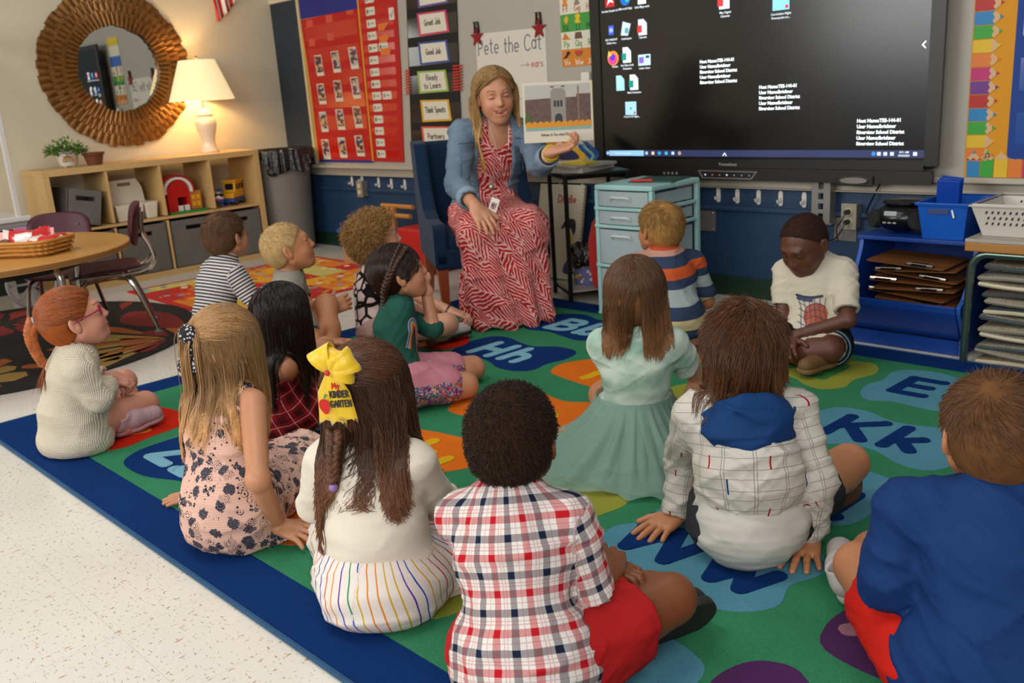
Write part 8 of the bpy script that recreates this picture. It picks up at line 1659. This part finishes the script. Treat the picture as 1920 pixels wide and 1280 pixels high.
# ------------------------------------------------------------------ 11 boy in wide striped shirt
P = person('blond boy in a shirt of wide navy, orange and grey stripes beside the teal drawers', [4.33, -.99, .10], [4.199, -0.889, 0.485], 158, 163, hp=6, hs=1.02, s=1.06, tone='fair2', skin_hex='b87a52', eyes='open', brow='9a7238', h=.0055, shw=.118,
    arms={1: dict(wr=[4.22, -.80, .08]), -1: dict(wr=[4.10, -1.06, .10])}, legs={1: dict(kn=[4.274, -0.805, 0.090], an=[4.098, -0.793, 0.040]), -1: dict(kn=[4.366, -1.135, 0.090], an=[4.118, -0.781, 0.040])})
garment(P, 'striped_shirt', cloth('wide', fn=f_rug5), g=.016, sleeves=(.9, .9), hem=.0135, amp=.004, seed=36, collar=lambda F: F.cap(P.nek-nrm(P.head-P.nek)*.004, P.nek+nrm(P.head-P.nek)*.014, .054, .052, k=.008), extra=lambda F: (F.ell(P.pel+[0, 0, .03], (.14, .13, .12), k=.05), F.plane((0, 0, .05), (0, 0, -1))), bones=[(P.pel+[.0, 0, -.05], P.pel+nrm([.12, -.10, 1])*.4, .10, -P.B[:, 1], 0)])
shorts(P, 'orange_shorts', cloth('orsh', '8a3f1c'), .8, g=.02)
MH11 = hmat('blond11', '96703c', .4); hair_cap(P, MH11, t=.010, amp=.0015, nape=-.05); short_hair(P, MH11, 7500, .030, .14, 25, t=.010, S=6, rad=.0009, side=.3)
# ------------------------------------------------------------------ 12 boy looking down
P = person('boy in a white t-shirt with a basketball print, sitting cross-legged by the blue bin unit', [4.867, -0.864, 0.100], [4.809, -0.840, 0.455], -72, -96, hp=-30, hs=1.03, s=1.02, tone='deep', skin_hex='5a3220', eyes='closed', brow='1a0e08', h=.0048,
    arms={-1: dict(wr=[4.842, -0.945, 0.140], el=[5.002, -0.867, 0.200], hand=fl(dirw([4.825, -0.913, 0.130], [4.772, -0.923, 0.100]), (.2, -.2, 1), curl=(.5, .5, .5, .5))), 1: dict(wr=[4.823, -0.949, 0.130], el=[4.744, -0.863, 0.190], hand=fl((.2, -.6, -.3), (-.3, -.2, .9), curl=(.5, .5, .5, .5)))},
    legs={-1: dict(kn=[4.919, -0.899, 0.100], an=[4.824, -0.994, 0.060]) if False else dict(kn=[4.958, -0.911, 0.095], an=[4.807, -0.964, 0.070]), 1: dict(kn=[4.714, -0.918, 0.090], an=[4.897, -0.932, 0.040])})
g12 = garment(P, 'white_t_shirt', cloth('wht', 'c4bba6'), g=.014, sleeves=(.80, .80), hem=.05, amp=.0045, seed=41)
shorts(P, 'black_shorts', cloth('blk', '0f1014'), .60, g=.012, seed=43)
L = P.legs[-1]; e = L['hip']+(L['kn']-L['hip'])*.60; d = nrm(L['kn']-L['hip']); F = Fd(e-.13, e+.13, .0035); F.cap(e-d*.008, e+d*.010, P.r['hip']*.86+.0145, k=.004, clip=[(e+d*.012, d), (e-d*.012, -d)]); F.cap(e-d*.03, e+d*.05, P.r['hip']*.86+.009, op='s', k=.002); V, Q = F.mesh(); link_mesh('shorts_trim', V, Q, [], [cloth('trim', '5f8a9a')], None, P.o, True)
shoe(P, 1, [4.955, -0.759, 0.030], [4.919, -1.052, 0.035], (0, -.2, 1), mat('shoe_tan', '6a4a28', .7), mat('sole_tan', '7a5a34', .6, bump=(150, .003)), 1.0)
fw_, rt_ = P.B[:, 1], P.B[:, 0]; cc_ = (P.sp[1]+P.sp[2])/2+np.array([0, 0, -.008]); cdv = nrm(nrm([CAMP[0]-cc_[0], CAMP[1]-cc_[1], 0])*.6+fw_*.4); cr_ = nrm(np.cross([0, 0, 1], cdv))
def disk(cx, cz, r, n=18, rr_=3): return [[(cc_+cdv*.25+cr_*(cx+r*k/rr_*math.cos(2*math.pi*i/n))+np.array([0, 0, cz+r*k/rr_*math.sin(2*math.pi*i/n)]), -cdv) for i in range(n+1)] for k in range(rr_+1)]
def strip(pts, w): 
    g = []
    for i, (x, z) in enumerate(pts):
        a, b = pts[max(i-1, 0)], pts[min(i+1, len(pts)-1)]; t = nrm([b[0]-a[0], b[1]-a[1], 0]); g.append([(cc_+cdv*.25+cr_*(x-t[1]*w*s)+np.array([0, 0, z+t[0]*w*s]), -cdv) for s in (-1, 1)])
    return g
surf_patch(P, 'basketball_print', g12, [(disk(.012, -.020, .042, 28, 6), mat('ballp', fn=lambda n, c: n.mix(n.noise(n.obj(), 25, 3), hx('7a2414'), hx('c0642c')), rough=.6))], 0, None, off=.0022)
MNET = mat('netblue', '23305f', .6); MNW = mat('netdark', '1a1c2a', .6)
surf_patch(P, 'hoop_print', g12, [(strip([(-.062, .045), (-.03, .040), (0, .040), (.035, .046)], .0045), MNW), (strip([(-.058, .036), (-.03, .031), (0, .030)], .006), MNET)], 0, None, off=.003)
surf_patch(P, 'net_print', g12, [(strip([(x0, .04), (x0*.8+.004, .0), (x0*.9+.012, -.04), (x0*.8+.01, -.06)], .0011), MNET) for x0 in (-.055, -.035, -.015, .005, .025, .045)]+[(strip([(-.05, z), (-.02, z-.012), (.012, z), (.045, z-.012)], .0011), MNET) for z in (.02, .0, -.02, -.04)], 0, None, off=.0034)
MH12 = hmat('black12', '33201a', .9); hair_cap(P, MH12, t=.0015, amp=.0006, nsc=200, nape=-.05, front=.052, frontz=.070); short_hair(P, MH12, 6500, .006, .8, 29, t=.002, S=4, rad=.0006, curl=.8, front=.053, frontz=.071)
# ------------------------------------------------------------------ 13 boy in white jacket with blue hood
P = person('boy with brown hair and green glasses in a white checked jacket with a blue hood', [5.445, -2.252, 0.100], [5.390, -2.176, 0.475], 132, 108, hp=-2, hs=1.02, s=1.04, torso=.92, tone='fair2', skin_hex='b87a52', eyes='back', h=.0046, shw=.108, bulge=-.01,
    arms={-1: dict(wr=[5.220, -2.215, 0.035], el=[5.226, -2.182, 0.185], hand=fl(dirw([5.202, -2.190, 0.020], [5.200, -2.255, 0.012]), (0, 0, 1), curl=(.08, .08, .1, .1), spread=.2, s=1.1, thumb=(.7, .1))), 1: dict(wr=[5.523, -2.135, 0.033], el=[5.552, -2.153, 0.185], hand=fl(dirw([5.497, -2.097, 0.020], [5.536, -2.193, 0.012]), (0, 0, 1), curl=(.08, .08, .1, .1), spread=.24, s=1.1, thumb=(.9, .05), side=1))},
    legs={1: dict(kn=[5.489, -1.859, 0.115], an=[5.457, -2.005, 0.070]), -1: dict(kn=[5.27, -2.12, .08], an=[5.219, -1.894, 0.040])})
garment(P, 'checked_jacket', cloth('jack', fn=f_jacket, rough=.55), g=.016, sleeves=(1.93, 1.93), hem=.12, amp=.0065, seed=45, extra=lambda F: F.cap(P.pel+[0, 0, .12], P.pel+[0, 0, .14], .115, k=.03, clip=[(np.array([0, 0, .115]), (0, 0, -1))]))
F = Fd(P.lo-.06, P.hi+.06, .0046); torso_f(P, F, .012, hem=.0135); F.ell(P.pel+[0, 0, .0]-P.B[:, 1]*.02, (.105, .105, .10), k=.03); F.warp(lambda V: -folds(V, 49, .006), .03); F.plane((0, 0, .0135), (0, 0, -1)); F.plane(P.pel+np.array([0, 0, .11]), (0, 0, 1)); V, Q = F.mesh(); link_mesh('white_undershirt', V, Q, [], [cloth('under', 'bdb8ae')], None, P.o, True)
F = Fd(P.nek-.26, P.nek+.2, .0042); bkd = -P.B[:, 1]; c = P.nek; rx = P.B[:, 0]; Rh = np.stack([rx, bkd, [0, 0, 1.]], 1)
F.ell(c+bkd*.076-[0, 0, .045], (.092, .050, .085), Rm=Rh, k=.02); F.cap(c+bkd*.095-[0, 0, .05], c+bkd*.152-[0, 0, .150], .076, .026, k=.03, flat=(bkd, .62))
for q in (-1, 1): F.cap(c+rx*q*.085-[0, 0, .02]+bkd*.02, c+rx*q*.055-[0, 0, .03]-bkd*.05, .032, .026, k=.02)
F.cap(P.nek-[0, 0, .03], P.head+[0, 0, .0], .043*P.hs, .062*P.hs, op='s', k=.01); F.ell(c+bkd*.035+[0, 0, .040], (.060, .055, .045), op='s', k=.015); F.warp(lambda V: -folds(V, 51, .008, 1.2), .03); V, Q = F.mesh(); link_mesh('blue_hood', V, Q, [], [cloth('hood', '0e3566', rough=.7)], None, P.o, True)
shorts(P, 'grey_shorts', cloth('gsh', '2c2c30'), .55, g=.008, gp=-.01)
shoe(P, 1, [5.478, -2.051, 0.035], [5.506, -1.842, 0.045], (-.75, .35, .1), mat('shoe_brown', '3a2416', .6), mat('sole_brown', '6a4020', .6, bump=(220, .004)), 1.3)
MH13 = hmat('brown13', '5a3820', .36); hair_cap(P, MH13, t=.011, amp=.003, nsc=40, nape=-.062, tiltn=.3); short_hair(P, MH13, 9000, .050, .05, 31, t=.013, S=10, rad=.0009, side=-.5, nape=-.062, crown=(.02, .0, .10), grad=False); long_hair(P, MH13, 2600, (.12, .15), 32, rad=.0010, wave=.002, coll=coll_of(P, .012), ncl=70, clump=.5, back=.3)
glasses(P, '3fae2a')
# ------------------------------------------------------------------ 14 boy in the blue t-shirt
P = person('boy in a plain royal blue t-shirt and red shorts at the right, seen from behind', [6.026, -2.507, 0.100], [5.982, -2.385, 0.475], 118, 126, hp=0, hs=.99, s=1.05, tone='fair2', skin_hex='b87a52', eyes='back', h=.0048, shw=.130, torso=.92,
    arms={-1: dict(wr=[5.811, -2.283, 0.150], el=[5.875, -2.514, 0.225]), 1: dict(wr=[6.061, -2.303, 0.150])}, legs={-1: dict(kn=[5.735, -2.321, 0.115], an=[5.701, -2.011, 0.050]), 1: dict(kn=[6.059, -2.286, 0.120], an=[5.876, -2.027, 0.050])})
bt = garment(P, 'blue_t_shirt', cloth('blut', '0f2f60', rough=.75), g=.017, sleeves=(1.1, .85), hem=.0135, amp=.0065, seed=55, extra=lambda F: (F.ell(P.pel+[0, 0, .0], (.120, .11, .11), k=.05), F.plane((0, 0, .0135), (0, 0, -1))))
shorts(P, 'red_shorts', cloth('redsh2', 'c01c10'), .62, g=.016, gp=.002, seed=57, amp=.005)
shoe(P, -1, [5.732, -2.325, 0.040], [5.624, -2.158, 0.040], (-.3, -.4, .8), M_shw, M_sw, 1.0)
MH14 = hmat('brown14', '5e3e24', .42); hair_cap(P, MH14, t=.009, amp=.0015, nape=-.05); short_hair(P, MH14, 9500, .028, .10, 35, t=.009, S=6, rad=.0008, side=.4, crown=(-.02, -.05, .088))
# ------------------------------------------------------------------ 15 teacher
HS = 1.17
P = person('woman with long blonde hair in a denim jacket and red dress holding a book', [3.07, -.80, .475], [3.29, -.895, 1.044], -36, -31, hp=-6, hr=5, hs=HS, s=1.0, tone='woman', skin_hex='c48a68', brow='5a3c22', adult=True, smile=True, eyes='closed', h=.0055, bulge=.015, shw=.158,
    arms={1: dict(wr=[3.441, -1.201, .583], el=[3.245, -1.128, .66], hand=fl((.30, -.05, -.28), (.6, -.3, .75), curl=(.25, .2, .2, .25), spread=.14, s=.92, thumb=(.6, .2))), -1: dict(wr=[3.720, -.990, .800], el=[3.560, -.900, .735], hand=fl((.66, .62, .20), (.1, .3, -.9), curl=(.8, .7, .7, .8), s=.92, thumb=(.6, .5)))},
    legs={1: dict(kn=[3.36, -1.12, .455], an=[3.28, -1.02, .07]), -1: dict(kn=[3.48, -.93, .455], an=[3.36, -.86, .07])})
U0 = (P.pel, P.sp[3], .13, -P.B[:, 1], 0)
def exd(F):
    for q in (-1, 1): g = P.legs[q]; F.cap(g['hip'], g['kn'], .105, .092, k=.06); F.cap(g['kn'], g['kn']+np.array([.0, .0, -.40]), .085, .105, k=.06)
    a, b = P.legs[1]['kn'], P.legs[-1]['kn']; F.cap((a+b)/2-[0, 0, .03], (a+b)/2+np.array([.0, .0, -.41]), .10, .13, k=.07); F.plane((0, 0, .016), (0, 0, -1))
def wdr(V):
    k = P.legs[1]['kn']; a = np.arctan2(V[:, 1]-k[1]-.05, V[:, 0]-k[0]+.12); lo_ = np.clip((.44-V[:, 2])/.3, 0, 1); return -folds(V, 61, .006, .8)-lo_*.013*np.sin(a*15+1.5*np.sin(V[:, 2]*9)+3*sn(V, 4, 2))
dr = garment(P, 'leaf_print_dress', cloth('leafd', fn=f_leafdress, rough=.7), g=.006, amp=.007, seed=61, extra=exd, wfn=wdr, h=.0055, bones=[U0, (P.pel+[.08, -.06, .03], (P.legs[1]['kn']+P.legs[-1]['kn'])/2, .15, (0, 0, 1), .4), ((P.legs[1]['kn']+P.legs[-1]['kn'])/2-[0, 0, .06], (P.legs[1]['kn']+P.legs[-1]['kn'])/2+[.0, .0, -.42], .17, P.B[:, 1], .8)],
    cut=lambda F: (F.ell(P.nek+P.B[:, 1]*.085+[0, 0, -.045], (.065, .075, .12), op='s', k=.01), [F.ell(P.sh[q]+[0, 0, .03], (.07, .07, .06), op='s', k=.01) for q in (-1, 1)]))
def jcut(F):
    f, r_ = P.B[:, 1], P.B[:, 0]; m = (P.sp[1]+P.sp[2])/2; F.cap(P.nek+f*.095+[0, 0, .03], P.sp[1]+f*.14-[0, 0, .12], .082, .098, op='s', k=.01)
jk = garment(P, 'denim_jacket', cloth('denim', fn=f_denim, rough=.75, hfn=lambda n: n.noise(n.obj(), 600, 2)), g=.017, sleeves=(1.62, 1.66), hem=.50, amp=.006, seed=63, cut=jcut, h=.005, extra=lambda F: F.cap(P.nek-[0, 0, .008]-P.B[:, 1]*.012, P.nek+[0, 0, .018]-P.B[:, 1]*.024, .074, .066, k=.012))
for q in (-1, 1):
    a = P.arms[q]; t = .60; e = a['el']+(a['wr']-a['el'])*t; d = nrm(a['wr']-a['el']); F = Fd(e-.1, e+.1, .0035); F.cap(e-d*.014, e+d*.016, .052, .050, k=.004, clip=[(e+d*.018, d), (e-d*.022, -d)]); F.cap(e-d*.04, e+d*.06, .041, op='s', k=.002); V, Q = F.mesh(); link_mesh('rolled_cuff', V, Q, [], [cloth('denim_light', '8296a6')], None, P.o, True)
cdv = nrm(nrm([CAMP[0]-P.sp[2][0], CAMP[1]-P.sp[2][1], 0])); cr_ = nrm(np.cross([0, 0, 1], cdv)); cc_ = P.sp[2]+np.array([0, 0, .02])
def pat(cx, cz, w, h_): return [[(cc_+cdv*.3+cr_*(cx+w*(u-.5))+np.array([0, 0, cz+h_*(v-.5)]), -cdv) for u in (0, .33, .66, 1)] for v in (0, .5, 1)]
M_seam = cloth('denim_seam', '34475a'); surf_patch(P, 'pocket_flap', jk, [(pat(-.115, .03, .06, .028), cloth('denim_pocket', '5f7486')), (pat(.105, .035, .06, .028), cloth('denim_pocket', '5f7486'))], 0, None, off=.003)
surf_patch(P, 'jacket_seam', jk, [(pat(-.145, -.04, .004, .10), M_seam), (pat(.14, -.04, .004, .10), M_seam), (pat(-.115, .052, .075, .004), M_seam), (pat(.105, .056, .075, .004), M_seam)], 0, None, off=.0018)
MHT = hmat('blondeT', 'aa8450', .4); hair_cap(P, MHT, t=.010, amp=.001, nape=-.06, front=.050, frontz=.064, tiltn=.3)
long_hair(P, MHT, 9000, (.29, .36), 51, tip=.45, rad=.0013, wave=.003, wl=.14, coll=coll_of(P, .016), ncl=160, clump=.35, back=.75, part=-.012, front=.056, frontz=.064, g=.42, t=.012, fym=.018, fx=.072, lf=lambda p: np.where(p[:, 0] < -.01, .62, 1.0), pf=lambda p: np.where((p[:, 0] > 0)[:, None], np.array([0, 0, -1.])+.36*P.B[:, 1]-.30*P.B[:, 0], np.array([0, 0, -1.])))
# necklaces, badge, bracelets
m = MB(); fx = P.nek+P.B[:, 1]*.062; bd0 = np.array([3.470, -1.120, .580]); bf = nrm([.75, -.62, .1]); m.tube([tuple(x) for x in (fx+P.B[:, 0]*-.05+[0, 0, .02], fx+P.B[:, 1]*.045+P.B[:, 0]*-.035-[0, 0, .12], np.array([3.435, -1.095, .655])+bf*.03, bd0+bf*.012)], .0016, 5); m.tube([tuple(x) for x in (fx+P.B[:, 0]*.045+[0, 0, .02], fx+P.B[:, 1]*.045+P.B[:, 0]*.02-[0, 0, .12], np.array([3.435, -1.095, .655])+bf*.03)], .0016, 5); m.build('lanyard_chain', mat('silver_chain', 'a8a296', .3, metal=.9), P.o)
m = MB(); c = np.array([3.435, -1.095, .655])+bf*.035; m.sphere(tuple(c), (.012, .012, .013)); m.build('pendant', MATS['silver_chain'], P.o, smooth=True)
TBd = Matrix.Translation(tuple(bd0+bf*.022)) @ Matrix.Rotation(R(50), 4, 'Z') @ Matrix.Rotation(R(78), 4, 'X') @ Matrix.Rotation(R(-22), 4, 'Z')
m = MB(TBd); m.prism(rrect(.038, .062, .004, 3), 0, .003); m.build('id_badge', M_white, P.o, bevel=.0006); m = MB(TBd); m.prism(rrect(.024, .030, .002, 2, 0, -.004), .0032, .0036); m.build('badge_photo', M_photo[0], P.o)
a = P.arms[-1]; d = nrm(a['wr']-a['el']); e1 = nrm(np.cross(d, [0, 0, 1])); e2 = np.cross(d, e1)
for k, (o_, c_) in enumerate(((.012, 'd0a81a'), (.026, 'd0a81a'), (.040, 'cfc6b4'))):
    m = MB(); c = a['wr']-d*o_; m.tube([tuple(c+(e1*math.cos(t)+e2*math.sin(t))*.0315) for t in np.linspace(0, 6.283, 24)[:-1]], .0055, 8, closed=True); m.build('bracelet', mat('brace'+c_, c_, .4), P.o, smooth=True)
# ------------------------------------------------------------------ picture book
pb = root('picture_book', 'white hardcover picture book with a school photo held up by the teacher', 'book', [3.71, -.93, .84])
TBK2 = Matrix.Translation((3.715, -.935, .963)) @ Matrix.Rotation(R(47), 4, 'Z') @ Matrix.Rotation(R(86), 4, 'X') @ Matrix.Rotation(R(-1), 4, 'Z')
MB(TBK2).box((0, 0, -.006), (.298, .250, .012)).build('cover', mat('book_white', 'd0c6b2', .5), pb, bevel=.001)
MB(TBK2).box((.1485, 0, -.006), (.004, .244, .010)).build('page_edge', mat('page_edge', 'c99a4a', .6), pb)
m = MB(TBK2); m.prism(sq(.280, .172, 0, .028), .0003, .0008); m.build('photo_sky', mat('bk_sky', 'b0aca4', .5), pb)
def f_brick(n, c): return n.mix(n.noise(n.obj(), 60, 4), hx('3a2a26'), hx('7a5a50'))
m = MB(TBK2); m.prism([(-.14, -.045), (.14, -.045), (.14, .072), (.08, .072), (.08, .06), (-.06, .058), (-.14, .055)], .0009, .0013); m.build('photo_building', mat('bk_brick', fn=f_brick, rough=.6), pb)
m = MB(TBK2); m.prism([(-.030, -.045), (.034, -.045), (.034, .085), (.022, .098), (-.020, .098), (-.030, .085)], .0014, .0017); m.build('photo_tower', mat('bk_stone', '8d857a', .6), pb)
m = MB(TBK2); m.prism([(-.014, -.045)]+[(.002+.016*math.cos(R(a)), -.022+.016*math.sin(R(a))) for a in range(180, -1, -20)]+[(.018, -.045)], .0018, .002); [m.prism(sq(.010, .026, -.012+.0135*i, .035), .0018, .002) for i in range(3)]; m.build('photo_windows', mat('bk_dark', '20262c', .5), pb)
m = MB(TBK2); [m.prism(sq(.016, .005, x, .105), .0018, .002) for x in (-.022, .024)]; m.build('photo_roofline', mat('bk_red', '5a1f24', .5), pb)
m = MB(TBK2); m.prism(sq(.006, .15, .088, .03), .0021, .0024); m.build('photo_pole', mat('bk_pole', '8a6a4a', .6), pb)
m = MB(TBK2); m.prism(blob_pts([(-.14, -.05), (-.14, -.01), (-.128, .0), (-.115, -.02), (-.112, -.05)]), .0021, .0024); m.build('photo_tree', mat('bk_tree', '4f5a2a', .7), pb)
m = MB(TBK2); m.prism(sq(.280, .018, 0, -.0555), .0020, .0023); [m.prism(ci(.0135, -.127+.0255*i, -.05), .0024+.0001*(i % 2), .0027+.0001*(i % 2)) for i in range(11)]; m.build('orange_border', mat('bk_orange', 'd08a1c', .6), pb)
m = MB(TBK2); m.prism(sq(.280, .010, 0, -.0685), .0024, .0027); m.build('teal_strip', mat('bk_teal', '6fa8a0', .6), pb)
m = MB(TBK2); pen(m, 'Welcome to Tess school Elementary', .0105, 0, -.098, .0012, 0, .0004, center=True, gap=.14, sx=.72); m.build('lettering', M_ink, pb)
